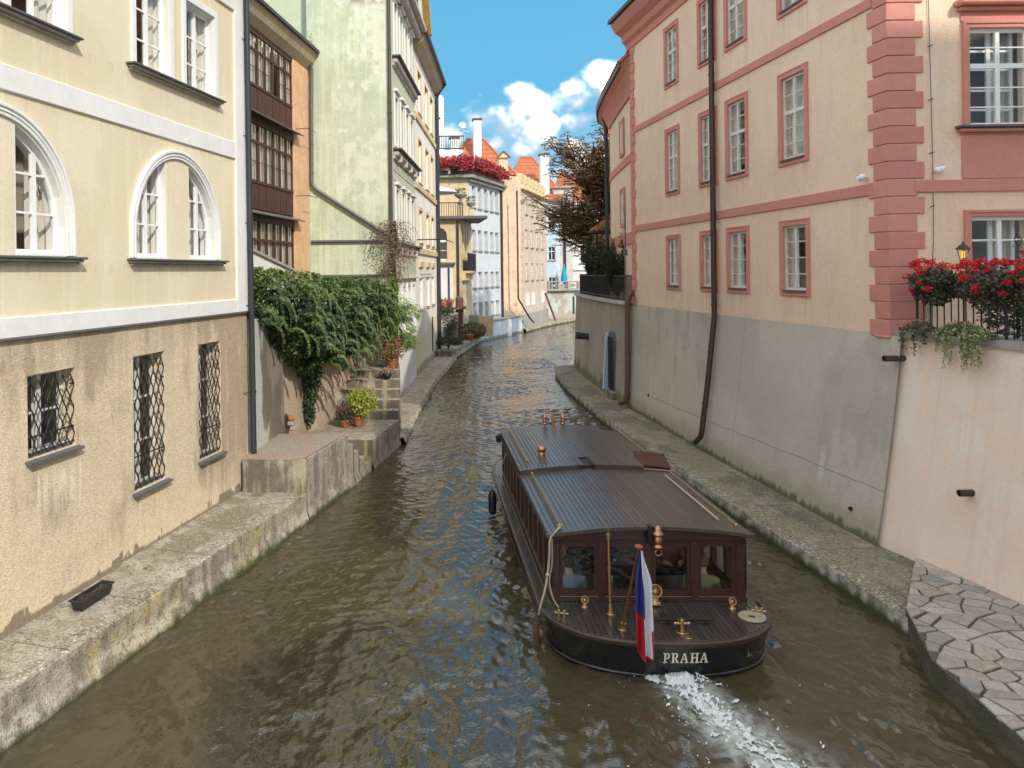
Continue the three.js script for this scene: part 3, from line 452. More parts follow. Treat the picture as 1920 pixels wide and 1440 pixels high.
// ================================================================ garden wall with buttress
{
  const A = [-3.12, -19.9], B = [-0.35, -31.4], L = Math.hypot(B[0] - A[0], B[1] - A[1]);
  const W = thing('garden_wall', 'stained beige garden wall overgrown with ivy', 'wall', [A[0], 0, A[1]], facing(A, B));
  const map = paint(1024, 512, 12, 4.4, (s, y) => { const n = fbm(s * 0.8, y * 0.8, 5, 700), sp = fbm(s * 36, y * 36, 2, 701); let c = mix3([0.60, 0.47, 0.34], [0.36, 0.29, 0.21], sst(0.4, 0.65, n)); c = mix3(c, [0.62, 0.58, 0.52], 0.7 * sst(0.62, 0.72, fbm(s * 1.3, y * 1.1, 4, 703)) * sst(2.2, 1.2, y)); const k = 0.8 + 0.4 * sp; return c.map((a) => a * k); });
  obj('wall', plate(rect(0, L, 0.2, 4.2), -0.4, 0), rough(map, 0.018), W);
  obj('coping', cspan(0, L, 4.2, 4.3, -0.45, 0.06, 0.02), M.stone, W);
  const C = [-3.26, -17.72], D = [-2.98, -19.95], BL = Math.hypot(D[0] - C[0], D[1] - C[1]), bt = thing('buttress', 'grey patchy plaster buttress beside the dark downpipe', 'buttress', [C[0], 0, C[1]], facing(C, D));
  const m2 = paint(512, 512, 3, 4.6, (s, y) => { const n = fbm(s * 1.6, y * 0.9, 5, 710), sp = fbm(s * 40, y * 40, 2, 711); let c = mix3([0.30, 0.26, 0.20], [0.20, 0.165, 0.125], sst(0.42, 0.62, n)); c = mix3(c, [0.56, 0.54, 0.50], sst(0.46, 0.56, fbm(s * 1.1 + 4, y * 0.7, 4, 713) + 0.28 * sst(0.9, 0.1, s) - 0.12)); const k = 0.75 + 0.5 * sp; return c.map((a) => a * k); });
  obj('buttress_body', plate([[0.02, 0.4], [BL + 0.45, 0.4], [BL + 0.05, 4.3], [0.02, 4.3]], -0.5, 0.12, [], 0.02), rough(m2, 0.012), bt);
  // small brick stump in the corner
  const st = thing('brick_stump', 'crumbling brick stump in the corner behind the grey buttress', 'stump', [-2.72, 1.33, -20.5], -1.3), r = rng(12);
  for (let k = 0; k < 9; k++) { const y = Math.floor(k / 3) * 0.13; obj('brick', cbox(0.22, 0.11, 0.16, 0.02).rotateY(rr(-0.2, 0.2, r)), k % 4 ? M.stone : M.terracotta, st).position.set((k % 3 - 1) * 0.24, y + 0.06, rr(-0.03, 0.03, r)); if (k > 5 && k % 3 !== 1) continue; }
}
// sloping white stair parapet behind the ivy
{
  const A = [-4.35, -24.2], B = [-3.2, -29.6], L = Math.hypot(B[0] - A[0], B[1] - A[1]), t = thing('stair_parapet', 'white sloping stair parapet with grey coping behind the ivy', 'parapet', [A[0], 0, A[1]], facing(A, B));
  obj('parapet_wall', plate([[0, 3], [L, 3], [L, 5.1], [0, 6.0]], -0.25, 0), M.chalk, t); obj('coping', plate([[0, 6.0], [L, 5.1], [L, 5.2], [0, 6.1]], -0.3, 0.07, [], 0.01), M.stone, t);
}
M.eave = plaster([0.50, 0.40, 0.27]);
// ================================================================ timber loggia house
{
  const A = [-4.66, -25.2], B = [-3.35, -31.4], H = thing('loggia_house', 'house with three storeys of glazed brown timber loggias and an orange pier', 'house', [A[0], 0, A[1]], facing(A, B)), L0 = -5, W1 = 4.5;
  obj('orange_pier', cspan(W1, 6.3, 0, 13.3, -0.6, 0.06, 0.01), M.orange, H);
  obj('house_body', [span(L0, 6.3, 0, 13.9, -6, -1.3), span(L0, L0 + 0.2, 0, 13.9, -1.3, 0)], M.ochre, H); obj('room_wall', span(L0 + 0.2, 6.2, 0, 13.8, -1.29, -1.28), M.room, H);
  obj('lower_wall', span(L0 + 0.2, W1, 0, 5.5, -0.6, 0), M.ochre, H);
  const bays = [-4.6, -3.9, -3.2, -2.5, -1.75, -1.0, -0.25, 0.45, 1.15, 1.85, 2.55, 3.2, 3.85, 4.48], r = rng(44);
  const storey = (y0, y1, yt, p0) => {
    const s = obj('loggia', [span(L0 + 0.2, W1, y1, y1 + 0.14, -0.06, 0.02), span(L0 + 0.2, W1, y0 - 0.09, y0, -0.14, 0.03), ...bays.map((x, i) => span(x - (i % 2 ? 0.035 : 0.055), x + (i % 2 ? 0.035 : 0.055), p0, y1, -0.05, i % 2 ? 0.006 : 0.012))], M.timber, H), bars = [];
    for (let i = 0; i < bays.length - 1; i++) {
      const a = bays[i] + 0.055, b = bays[i + 1] - 0.055, m = (a + b) / 2, open = y0 > 11 && i === 10;
      bars.push(span(a, b, yt - 0.045, yt + 0.045, -0.04, 0.008), span(m - 0.012, m + 0.012, yt, y1, -0.035, -0.015)); if (!open) bars.push(span(m - 0.012, m + 0.012, y0, yt, -0.035, -0.015)); if (y1 - y0 > 1.5 && !open) bars.push(span(a, b, lerp(y0, yt, 0.5) - 0.012, lerp(y0, yt, 0.5) + 0.012, -0.035, -0.016));
      for (const [p, q] of [[a, m - 0.018], [m + 0.018, b]]) for (const [c, d] of [[y0, yt - 0.05], [yt + 0.05, y1]]) { if (open && c === y0) continue; const g = obj('pane', new THREE.PlaneGeometry(q - p, d - c), M.glass, s); g.position.set((p + q) / 2, (c + d) / 2, -0.028); g.rotation.set(rr(-0.01, 0.01, r), rr(-0.01, 0.01, r), 0); }
      if (!open) obj('curtain', sheet(14, 1, (u, v) => { const x = lerp(a - 0.02, b + 0.02, u); return [x, lerp(y0, y1, v), -0.10 + 0.028 * Math.sin(x * 26 + i) + 0.01 * Math.sin(x * 63), u, v]; }), M.curtain, s);
    }
    obj('glazing_bars', bars, M.timber, s);
    const brd = cspan(0, 0.176, p0, y0 - 0.09, -0.08, 0, 0.012); for (let x = L0 + 4.2; x < W1 - 0.1; x += 0.18) obj('board', brd, M.timber, s).position.set(x, 0, rr(-0.006, 0.004, r));
    obj('board_backing', span(L0 + 0.2, W1, p0, y0 - 0.09, -0.14, -0.085), M.timber, s);
  };
  storey(11.5, 13.12, 12.62, 10.62); storey(8.36, 10.2, 9.62, 7.42); storey(5.55, 7.02, 6.42, 5.45);
  for (const y of [10.62, 7.42]) { obj('sloping_ledge', plate([[-0.1, y], [0.34, y - 0.16], [0.34, y - 0.2], [-0.1, y - 0.06]], -W1 - 0.35, -L0 - 0.2).rotateY(-Math.PI / 2), M.slate, H); obj('fascia', span(L0 + 0.2, W1, y - 0.4, y - 0.1, -0.13, 0.03), M.timber, H); }
  obj('eave_soffit', plate([[-0.1, 13.24], [0.08, 13.28], [0.28, 13.52], [0.42, 13.86], [0.42, 13.94], [-0.1, 13.94]], -6.34, -L0).rotateY(-Math.PI / 2), M.eave, H);
  obj('eave_gutter', [span(L0, 6.36, 13.9, 14.02, 0.40, 0.52), plate([[0.5, 13.98], [-5.5, 15.6], [-5.5, 15.7], [0.5, 14.04]], -6.36, -L0).rotateY(-Math.PI / 2)], M.metal, H);
  for (const y of [10.7, 8.2]) obj('wall_bracket', [rod([4.75, y, 0.06], [4.75, y, 0.6], 0.012), rod([4.75, y, 0.5], [5.9, y + 0.02, 0.5], 0.01)], M.iron, H);
  const r2 = rng(5); leavesOn(obj, H, 'gutter_weed', 60, (r) => { const t = r(); return [[5.6 + 0.5 * (r() - 0.5), 14.0 + 0.75 * t * r(), 0.4 + 0.2 * (r() - 0.5)], [0, 1, 0.3], 0.07]; }, [[0.10, 0.16, 0.04], [0.2, 0.22, 0.07]], r2);
}
// ================================================================ green house
const GA = [-0.05, -31.4], GB = [2.66, -49.8];
{
  const F = thing('green_house', 'pale green house with patchy plaster gable wall and tall white windows', 'house', [GA[0], 0, GA[1]], facing(GA, GB)), L = 7.5, top = 17.1;
  const map = paint(1024, 2048, 3.5, 20, (x, y) => {
    const n = fbm(x * 1.3, y * 1.1, 5, 730), n2 = fbm(x * 4, y * 3.4, 5, 731), n3 = fbm(x * 0.6 + 3, y * 0.35, 3, 732), st = fbm(x * 9, y * 0.5, 3, 734), sp = fbm(x * 30, y * 30, 3, 733);
    let c = mix3([0.52, 0.565, 0.415], [0.47, 0.515, 0.365], sst(0.4, 0.6, n)); const zone = sst(0.9, 1.3, x) * sst(7.4, 8.4, y);
    c = mix3(c, [0.65, 0.67, 0.55], clamp(0.85 * zone * sst(0.47, 0.63, 0.55 * n2 + 0.45 * n3 + 0.06) + 0.35 * sst(0.6, 0.68, n2))); c = mix3(c, [0.66, 0.66, 0.46], 0.35 * zone * sst(0.55, 0.7, fbm(x * 2 + 7, y * 1.6, 4, 735))); c = mix3(c, [0.68, 0.73, 0.52], 0.4 * sst(0.56, 0.7, st));
    if (y > 15.6) c = mix3(c, [0.36, 0.27, 0.23], sst(0.5, 0.56, fbm(x * 1.5, y * 2.4, 4, 737)) * sst(15.75, 16.05, y) * sst(1.0, 1.5, x)); const k = 0.93 + 0.12 * sp; return c.map((a) => a * k);
  });
  const fm = M.green.clone(); fm.map = map; fm.color.setRGB(1, 1, 1); fm.bumpMap = rep(G.grain, 1.4); fm.bumpScale = 0.014;
  const turn = -F.rotation.y;
  const FW = obj('gable_wall', plate(rect(0, 3.3, 0, 19.5), -0.4, 0), fm, F); FW.position.set(0, 0, 0); FW.rotation.y = turn; FW.position.copy(V(-3.3, 0, 0).applyAxisAngle(V(0, 1, 0), turn));
  obj('string_course', [cspan(0.1, 3.25, 6.52, 6.6, -0.02, 0.1, 0.01), cspan(0.1, 3.28, 6.44, 6.515, -0.02, 0.05, 0.01), cspan(0.4, 3.28, 5.16, 5.24, -0.02, 0.12, 0.01)], M.zinc, FW);
  const gp = obj('gable_downpipe', pipe([[0.02, 13.85, 0.45], [0.14, 13.6, 0.3], [0.2, 13.2, 0.13], [0.15, 8.8, 0.13], [0.3, 8.6, 0.13], [3.2, 6.7, 0.13], [3.28, 6.2, 0.13]], 0.07, 10), M.zinc, FW); for (const y of [12, 10.3, 9.2]) obj('collar', cyl(0.08, 0.08, 0.05, 12, 0.17, y, 0.13), M.zinc, gp); for (const f of [0.12, 0.5, 0.85]) obj('collar', new THREE.SphereGeometry(0.085, 10, 6).translate(lerp(0.3, 3.2, f), lerp(8.6, 6.7, f), 0.13), M.zinc, gp);
  obj('corner_downpipe', [rod([3.24, 2.2, 0.1], [3.24, 19.5, 0.1], 0.07, 12), ...[4, 6.5, 9, 11.5, 14].map((y) => cyl(0.08, 0.08, 0.06, 12, 3.24, y, 0.1))], M.rust.clone(), FW).material.color.setRGB(0.09, 0.07, 0.055);
  const xs = [[0.83, 1.6], [2.55, 3.3], [4.2, 5.0], [5.75, 6.6]], rows = [[14.05, 16.3], [10.5, 12.4], [6.8, 8.65], [2.7, 4.7]], holes = [];
  for (const [y0, y1] of rows) for (const [a, b] of xs) holes.push(rect(a, b, y0, y1));
  wallPlate(F, 'canal_wall', 0.02, L, 5.05, top, holes.slice(0, 12), M.green, 0.25); wallPlate(F, 'ground_floor_wall', 0.02, L, 0, 5.05, holes.slice(12), M.chalk, 0.25, -0.03);
  body(F, 0.03, L, 0, 19.4, 7, M.green, 0.3, 0.5);
  const fr = std([0.80, 0.79, 0.77], { rough: 0.6 });
  rows.forEach(([y0, y1], ri) => xs.forEach(([a, b], i) => { const w = windowAt(F, { x: a, y: y0, w: b - a, h: y1 - y0, z: -0.1, cols: 2, rows: [0.66], thick: 0, fw: 0.09, mid: 0.09, mat: fr, glass: M.farGlass, seed: ri * 7 + i }); obj('surround', frameRing(0, b - a, 0, y1 - y0, 0.14, 0.08, 0.15), fr, w); if (ri < 3) obj('window_head', cspan(-0.2, b - a + 0.2, y1 - y0 + 0.16, y1 - y0 + 0.28, 0.08, 0.26, 0.02), fr, w); }));
  for (const [y, d] of [[13.95, 0.34], [10.25, 0.36], [6.5, 0.34]]) { const c = obj('cornice', cspan(0.3, L + 0.06, y - 0.08, y, -0.02, d, 0.02), M.slate, F); obj('cornice_moulding', [cspan(0.4, L, y - 0.3, y - 0.085, -0.02, d * 0.62, 0.04), cspan(0.35, L, y - 0.42, y - 0.305, -0.02, d * 0.25, 0.02)], M.mauve, c); if (y < 12) for (let k = 0; k < 4; k++) obj('bracket', cspan(1.1 + k * 1.7, 1.25 + k * 1.7, y - 0.5, y - 0.09, -0.02, d * 0.7, 0.04), M.mauve, c); }
  for (let k = 0; k < 3; k++) obj('rustication_joint', span(0.3, L, 8.98 + k * 0.38, 9.0 + k * 0.38, -0.02, 0.012), M.zinc, F);
  obj('lower_band', cspan(0.2, L, 5.02, 5.1, -0.02, 0.12, 0.02), M.mauve, F);
  obj('top_cornice', [cspan(0, L + 0.3, 16.9, 17.1, -0.02, 0.65, 0.03), cspan(0, L + 0.15, 16.6, 16.89, -0.02, 0.4, 0.05)], M.mauve, F);
  const gb = obj('roof_gable', plate([[2.2, 17.1], [10.3, 17.1], [10.3, 17.75], [6.25, 22.5], [2.2, 17.75]], -0.5, 0.25), M.white, F); obj('rake_board', [plate([[6.25, 22.4], [10.3, 17.65], [10.75, 17.65], [6.25, 23.0]], -2.5, 0.6), plate([[6.25, 22.4], [2.2, 17.65], [1.75, 17.65], [6.25, 23.0]], -2.5, 0.6)], std([0.55, 0.36, 0.12], { map: G.mott, mm: 0.8 }), gb); obj('shutter', span(6.4, 7.4, 18.2, 19.4, 0.2, 0.27), M.timber, gb);
  obj('roof', [plate([[0, 19.4], [L, 19.4], [L, 19.55], [0, 19.55]], -7, -0.1)], M.tile, F);
}
// ================================================================ white house
{
  const F = thing('white_house', 'tall narrow white house with cream string courses and dark eaves gutter', 'house', [GA[0], 0, GA[1]], facing(GA, GB)), L0 = 7.52, L1 = 18.5;
  const xs = [[9.0, 10.5], [12.3, 13.9], [15.2, 16.7]], rows = [[13.4, 15.5], [9.85, 12.0], [6.8, 8.45], [3.4, 5.0]], holes = [];
  for (const [y0, y1] of rows) for (const [a, b] of xs) holes.push(rect(a, b, y0, y1));
  const map = paint(512, 1024, 11, 17, (s, y) => { const n = fbm(s * 0.6, y * 0.6, 4, 760), n2 = fbm(s * 2, y * 2, 4, 761); let c = mix3([0.88, 0.84, 0.75], [0.80, 0.76, 0.67], sst(0.4, 0.65, n)); c = mix3(c, [0.78, 0.66, 0.47], 0.9 * sst(1.9, 1.7, y + 0.5 * (n2 - 0.5) - 0.15 * (s - 8) * 0.6)); c = mix3(c, [0.30, 0.26, 0.21], 0.9 * sst(0.75, 0.5, y + 0.5 * (n2 - 0.5))); return c; }, L0, 0);
  const mm = M.white.clone(); mm.map = map; mm.color.setRGB(1, 1, 1);
  wallPlate(F, 'canal_wall', L0, L1, 0, 16.4, holes, mm, 0.25, -0.02); body(F, L0, L1, 0, 16.4, 7, M.white, 0.32, 0.4);
  rows.forEach(([y0, y1], ri) => xs.forEach(([a, b], i) => { const w = windowAt(F, { x: a, y: y0, w: b - a, h: y1 - y0, z: -0.12, cols: 2, rows: [0.68], thick: 0, fw: 0.12, mid: 0.14, glass: M.farGlass, seed: ri * 5 + i + 50, sill: [0.05, 0.06, 0.06, M.stone] }); if (ri < 3) obj('surround', frameRing(0, b - a, 0, y1 - y0, 0.17, 0.08, 0.14), M.ochre, w); else obj('window_head', cspan(-0.1, b - a + 0.1, y1 - y0 + 0.55, y1 - y0 + 0.85, 0.08, 0.2, 0.02), M.ochre, w); }));
  for (const y of [13.05, 9.6, 6.4]) obj('string_course', cspan(L0, L1, y - 0.18, y + 0.12, -0.04, 0.07, 0.02), M.ochre, F);
  obj('eave_cove', plate([[-0.1, 16.2], [0.1, 16.25], [0.38, 16.5], [0.55, 16.9], [-0.1, 16.9]], -L1 - 0.1, -L0).rotateY(-Math.PI / 2), M.eave, F);
  obj('gutter', span(L0, L1 + 0.15, 16.86, 17.04, 0.5, 0.7), M.iron, F); obj('roof', plate([[0.66, 17.0], [-6, 20.5], [-6, 20.7], [0.66, 17.12]], -L1 - 0.2, -L0).rotateY(-Math.PI / 2), M.tile, F);
  obj('downpipe', pipe([[L1 - 0.1, 16.9, 0.58], [L1 - 0.25, 16.2, 0.12], [L1 - 0.25, 0.4, 0.12]], 0.12, 8), M.metal, F); obj('wall_slit', span(15.0, 15.35, 0.7, 2.7, -0.03, 0.02), M.iron, F);
  obj('aerial_bracket', [rod([8.0, 6.9, 0], [8.0, 6.9, 1.4], 0.03), rod([8.0, 6.9, 1.4], [13, 6.9, 1.4], 0.025), rod([8.0, 6.4, 0.9], [14, 6.4, 0.9], 0.02)], M.iron, F);
}
// generic far house: front at local z = 0 with window rows
function farHouse(name, label, A, B, y0, y1, depth, wall, xs, rows, o = {}) {
  const L = Math.hypot(B[0] - A[0], B[1] - A[1]), F = thing(name, label, 'house', [A[0], 0, A[1]], facing(A, B)), holes = [];
  for (const [a, b] of rows) for (const [c, d] of xs) holes.push(rect(c, d, a, b));
  wallPlate(F, 'front_wall', 0, L, y0, y1, holes, wall, 0.35); body(F, 0, L, y0, y1, Math.max(4, depth), o.side ?? wall, 0.36, 0.3);
  rows.forEach(([a, b], ri) => xs.forEach(([c, d], i) => windowAt(F, { x: c, y: a, w: d - c, h: b - a, z: o.z ?? -0.2, cols: o.cols ?? 2, rows: [0.66], thick: 0, fw: 0.06, mid: 0.07, glass: M.farGlass, mat: o.frame ?? M.paint, seed: ri * 9 + i + 80, sill: [0.08, 0.1, 0.12, o.sill ?? M.stone] })));
  return [F, L];
}
// ================================================================ far left bank
{ // grey-white house with balcony and tall chimney behind the white house
  const F = thing('balcony_house', 'white house with a dark railed balcony and tall white chimney', 'house', [3.55, 1.3, -62]);
  obj('house_body', span(-3, 1.7, 0, 13.4, -6, 0), M.chalk, F); obj('balcony_slab', plate([[-1, 13.2], [1.75, 13.2], [1.75, 13.05], [1.2, 12.7], [0.2, 12.5], [-1, 12.5]], 0, 1.4), M.chalk, F);
  const rl = obj('railing', [span(-1, 1.8, 14.25, 14.33, 1.32, 1.4), span(-1, 1.8, 13.3, 13.38, 1.32, 1.4)], M.iron, F); for (let x = -0.9; x < 1.8; x += 0.14) obj('baluster', span(x, x + 0.05, 13.38, 14.25, 1.34, 1.38), M.iron, rl);
  const ch = obj('chimney', plate([[-0.65, 13.4], [0.45, 13.4], [0.45, 17.6], [0.3, 17.85], [-0.5, 17.85], [-0.65, 17.6]], -1.5, -0.6), M.chalk, F); obj('chimney_cap', lathe([[0.02, 0.3], [0.5, 0], [0.52, -0.06]], 12).translate(-0.35, 15.9, 0.2), M.rust, F);
}
{ // yellow and blue-grey house with roof terrace
  const A = [5.6, -60], B = [8.99, -67.4];
  const [F, L] = farHouse('terrace_house', 'pale blue grey house with red flowers edging its roof terrace', A, B, 0.6, 12.3, 5, M.pale, [[0.8, 1.6], [2.15, 3.05], [3.7, 4.55], [5.2, 6.05], [6.55, 7.45]], [[10.2, 11.85], [6.93, 8.5], [4.07, 5.28], [1.75, 2.9]], { z: -0.3 });
  obj('roof_eave', [cspan(-0.2, L + 0.4, 12.3, 12.55, -5, 0.5, 0.03), cspan(-0.1, L + 0.2, 12.05, 12.29, -0.02, 0.3, 0.03)], M.stone, F);
  obj('downpipe', rod([L - 0.1, 0.6, 0.1], [L - 0.1, 12.2, 0.1], 0.11), M.metal, F);
  const turn = -F.rotation.y, yl = obj('yellow_side_wall', plate(rect(-3.4, 0, 0.6, 12.3), -1, 0.02), M.yellow, F); yl.rotation.y = turn; obj('eave', cspan(-3.5, 0.3, 12.32, 12.56, -0.2, 0.5, 0.03), M.stone, yl);
  // terrace furniture on top
  const r = rng(61); obj('roof_shelter', [span(-1.2, 1.0, 12.6, 14.2, -3, -1)], M.chalk, F);
}
{ // lower yellow annex with arched window and balcony terrace
  const F = thing('yellow_annex', 'yellow annex with a big arched window and a railed balcony on top', 'house', [4.48, 0, -55]);
  const arch = (x0, x1, yb, yt) => { const c = (x0 + x1) / 2, R = (x1 - x0) / 2, p = [[x0, yb], [x1, yb]]; for (let i = 0; i <= 12; i++) p.push([c + R * Math.cos(Math.PI * i / 12), yt - R + R * Math.sin(Math.PI * i / 12)]); return p; };
  obj('front_wall', plate(rect(-2.2, 0, 0.6, 8.9), -0.4, 0, [arch(-1.95, -0.85, 6.1, 8.35)]), M.yellow, F); obj('house_body', span(-2.2, 0, 0.6, 8.9, -5, -3), M.yellow, F); obj('room_wall', span(-2.2, 0.6, 0.6, 8.85, -2.95, -2.9), M.room, F);
  const w = obj('arched_window', [span(-1.95, -0.85, 7.35, 7.5, -0.3, -0.2), span(-1.45, -1.33, 6.1, 8.3, -0.3, -0.2), span(-1.95, -0.85, 6.1, 6.2, -0.3, -0.15), span(-1.95, -0.85, 6.75, 6.8, -0.3, -0.2)], M.paint, F); obj('pane', new THREE.PlaneGeometry(1.1, 2.25).translate(-1.4, 7.22, -0.33), M.glass, w);
  obj('door_canopy', cspan(-2.2, -0.35, 5.75, 5.95, -0.02, 0.6, 0.03), M.slate, F); obj('white_porch', span(-2.2, -0.5, 1.4, 5.74, -0.02, 0.35), M.chalk, F); obj('porch_pipe', rod([-0.78, 2.2, 0.45], [-0.78, 5.6, 0.45], 0.05), M.metal, F);
  const sg = [4.48, -55], se = [5.75, -59.9], sl = Math.hypot(se[0] - sg[0], se[1] - sg[1]), S = obj('canal_side_wall', plate(rect(0, sl, 0.6, 8.9), -0.3, 0.02, [[1.0, 1.5], [2.1, 2.6], [3.2, 3.7]].map(([a, b]) => arch(a, b, 6.3, 8.2))), M.yellow, F); S.rotation.y = facing(sg, se);
  obj('pane', new THREE.PlaneGeometry(3.1, 2.1).translate(2.35, 7.25, -0.2), M.glass, S); const jb = obj('juliet_balcony', [span(0.6, 3.8, 5.2, 5.35, 0, 0.6), span(0.6, 3.8, 4.7, 5.19, 0, 0.3)], M.yellow, S); for (let i = 0; i < 16; i++) obj('bar', span(0.65 + i * 0.2, 0.72 + i * 0.2, 5.35, 6.6, 0.5, 0.56), M.iron, jb); obj('panel', span(0.62, 3.78, 5.4, 6.6, 0.44, 0.48), M.iron, jb);
  obj('roof_slab', cspan(-2.4, 1.9, 8.9, 9.12, -5, 0.45, 0.03), M.slate, F);
  const rl = obj('railing', [span(-2.3, 0.2, 10.0, 10.06, 0.25, 0.31)], M.iron, F); for (let x = -2.2; x < 0.2; x += 0.16) obj('baluster', span(x, x + 0.04, 9.12, 10.0, 0.26, 0.3), M.iron, rl);
  obj('downpipe', rod([-0.12, 0.6, 0.12], [-0.12, 8.8, 0.12], 0.08), M.metal, F);
  obj('terrace_pier', [span(-0.1, 0.5, 9.13, 10.1, -0.4, 0.2), span(0.9, 1.3, 9.13, 9.8, -3, -2.6)], M.yellow, F);
  for (const [x, y, z, s] of [[4.6, 10.1, -54.95, 1], [5.55, 9.82, -57.9, 0.9]]) { const u = thing('urn_planter', s === 1 ? 'grey stone urn on the balcony corner pier' : 'grey stone urn further along the balcony', 'urn', [x, y, z]); obj('urn', lathe([[0.12, 0], [0.16, 0.08], [0.08, 0.16], [0.34, 0.34], [0.46, 0.5], [0.42, 0.56], [0.3, 0.56]], 14).scale(s, s, s), M.stone, u); leavesOn(obj, u, 'foliage', 120, (r) => [[0.4 * (r() - 0.5) * 1.6, 0.56 + 0.35 * r(), 0.4 * (r() - 0.5) * 1.6], [0, 1, 0], 0.13], [[0.09, 0.1, 0.05], [0.14, 0.09, 0.06]], rng(4)); }
  const pz = thing('white_parasol', 'open white parasol on the annex balcony', 'parasol', [3.0, 9.12, -55.6]); obj('canopy', lathe([[0.02, 2.15], [0.6, 2.02], [1.55, 1.72], [1.57, 1.66]], 8), std([0.82, 0.81, 0.78], { side: THREE.DoubleSide }), pz); obj('pole', rod([0, 0, 0], [0, 2.1, 0], 0.03), M.timber, pz);
}
{ // low pale blue wall at the waterside and the planted ledge
  const A = [6.55, -60.6], B = [10.95, -69], L = Math.hypot(B[0] - A[0], B[1] - A[1]), W = thing('waterside_wall', 'low white and pale blue wall rising straight from the water', 'wall', [A[0], 0, A[1]], facing(A, B));
  const map = paint(512, 256, 10, 2.2, (s, y) => { const n = fbm(s * 2, y * 2, 4, 800); let c = mix3([0.72, 0.76, 0.82], [0.60, 0.64, 0.70], sst(0.4, 0.6, n)); return mix3(c, [0.26, 0.24, 0.2], sst(0.25, 0.08, y - 0.25 * (n - 0.4))); }); obj('wall', plate(rect(0, L, -0.3, 1.38), -0.5, 0), rough(map, 0.006), W); obj('coping', cspan(-0.1, L, 1.38, 1.5, -0.6, 0.1, 0.02), M.stone, W); obj('pier', [span(5.6, 6.4, 0, 1.36, -0.02, 0.14)], M.chalk, W);
  const t = obj('return_wall', span(-1.6, 0, -0.3, 1.38, -0.4, 0), M.chalk, W); t.rotation.y = -W.rotation.y;
  M.quayP = rough(quayPaint(512, 256, 16, 0.95, 2.6, 810, 0.8, 0.1), 0.01);
  structure(obj('quay_ledge', quay([[3.45, -47.9], [6.45, -60.2]], [[2.1, -47.9], [4.6, -60.2]], 0.58, 0.25, { seed: 21 }), M.quayP), 'planted stone ledge before the yellow annex', 'ledge');
  obj('ledge_end', plate(rect(2.1, 3.44, -0.3, 0.57), -0.2, 0), M.block, scene).position.z = -47.9; structure(scene.children.at(-1), 'end face of the planted stone ledge', 'ledge');
  const lw = thing('garden_stair', 'small grey stone garden stair at the corner of the annex', 'stair', [5.5, 0.55, -57.5]); for (let k = 0; k < 5; k++) obj('step', cspan(-0.5 + k * 0.08, 0.6, k * 0.32, k * 0.32 + 0.3, -1.2, -k * 0.2, 0.03), M.stone, lw);
  const pw = thing('planter_wall', 'low peach wall beside the garden stair', 'wall', [6.05, 0.55, -58.4]); obj('wall', cspan(0, 1.1, 0, 1.5, -0.3, 0, 0.02), M.peach, pw);
  const sh = thing('garden_shed', 'small lean-to with red brick side below the annex', 'shed', [2.95, 0.55, -52.2]); obj('wall', span(-0.5, 1.5, 0, 2.1, -1.6, 0), M.mauve, sh); obj('roof', plate([[-0.6, 2.1], [1.7, 2.35], [1.7, 2.45], [-0.6, 2.2]], -1.8, 0.2), M.slate, sh); obj('brick_side', cspan(1.1, 1.52, 0.3, 3.1, -1.5, 0.02, 0.08), std([0.20, 0.085, 0.06], { map: G.mott, mm: 0.5 }), sh);
}
{ // peach house
  const A = [10.95, -69], B = [15.21, -80];
  const [F, L] = farHouse('peach_house', 'peach house with a scalloped parapet above four columns of windows', A, B, 0, 12.4, 6, M.sand, [[1.72, 2.66], [4.08, 5.1], [6.5, 7.5], [9.0, 9.95]], [[10.35, 11.85], [7.44, 8.98], [4.5, 6.0]], { z: -0.14 });
  for (const [a, b] of [[1.6, 3.0], [4.2, 5.5], [9.0, 10.2]]) windowAt(F, { x: a, y: 2.2, w: b - a, h: 1.15, z: 0.05, cols: 4, rows: [0.33, 0.66], fw: 0.06, mid: 0.05, glass: M.farGlass, name: 'shutter' });
  const turn = facing([8.99, -67.4], A) - F.rotation.y, s = obj('plain_side_wall', plate(rect(-2.53, 0, 0, 13.4), -1, 0.01), M.peach, F); s.rotation.y = turn;
  obj('plinth', cspan(0, L, 0, 1.55, -0.02, 0.12, 0.03), M.stone, F); obj('cornice', [cspan(-0.05, L + 0.1, 12.35, 12.55, -0.3, 0.32, 0.04)], M.ochre, F);
  const par = obj('parapet', span(0.02, L, 12.56, 13.0, -0.4, 0), M.ochre, F); for (let k = 0; k < 7; k++) obj('scallop', [cspan(0.1 + k * 1.66, 0.7 + k * 1.66, 12.9, 13.75, -0.4, 0.08, 0.06), new THREE.CylinderGeometry(0.6, 0.6, 0.3, 14, 1, false, 0, Math.PI).rotateX(Math.PI / 2).rotateZ(Math.PI / 2).scale(1, 0.8, 1).translate(1.25 + k * 1.66, 13.0, -0.2)], M.ochre, par);
  for (let k = 0; k < 16; k++) obj('quoin', cspan(-0.02, 0.5, 1.7 + k * 0.68, 2.0 + k * 0.68, -0.02, 0.05, 0.02), M.sand, F);
  obj('slanting_pipe', rod([10.1, 3.1, 0.15], [11.6, -0.1, 1.0], 0.1), M.rust, F); obj('rain_pipe', pipe([[-2.4, 12, 0.2], [-2.35, 3.0, 0.2], [-0.3, 1.3, 0.7], [1.1, 0.8, 0.8]], 0.07, 8), M.metal, F);
}
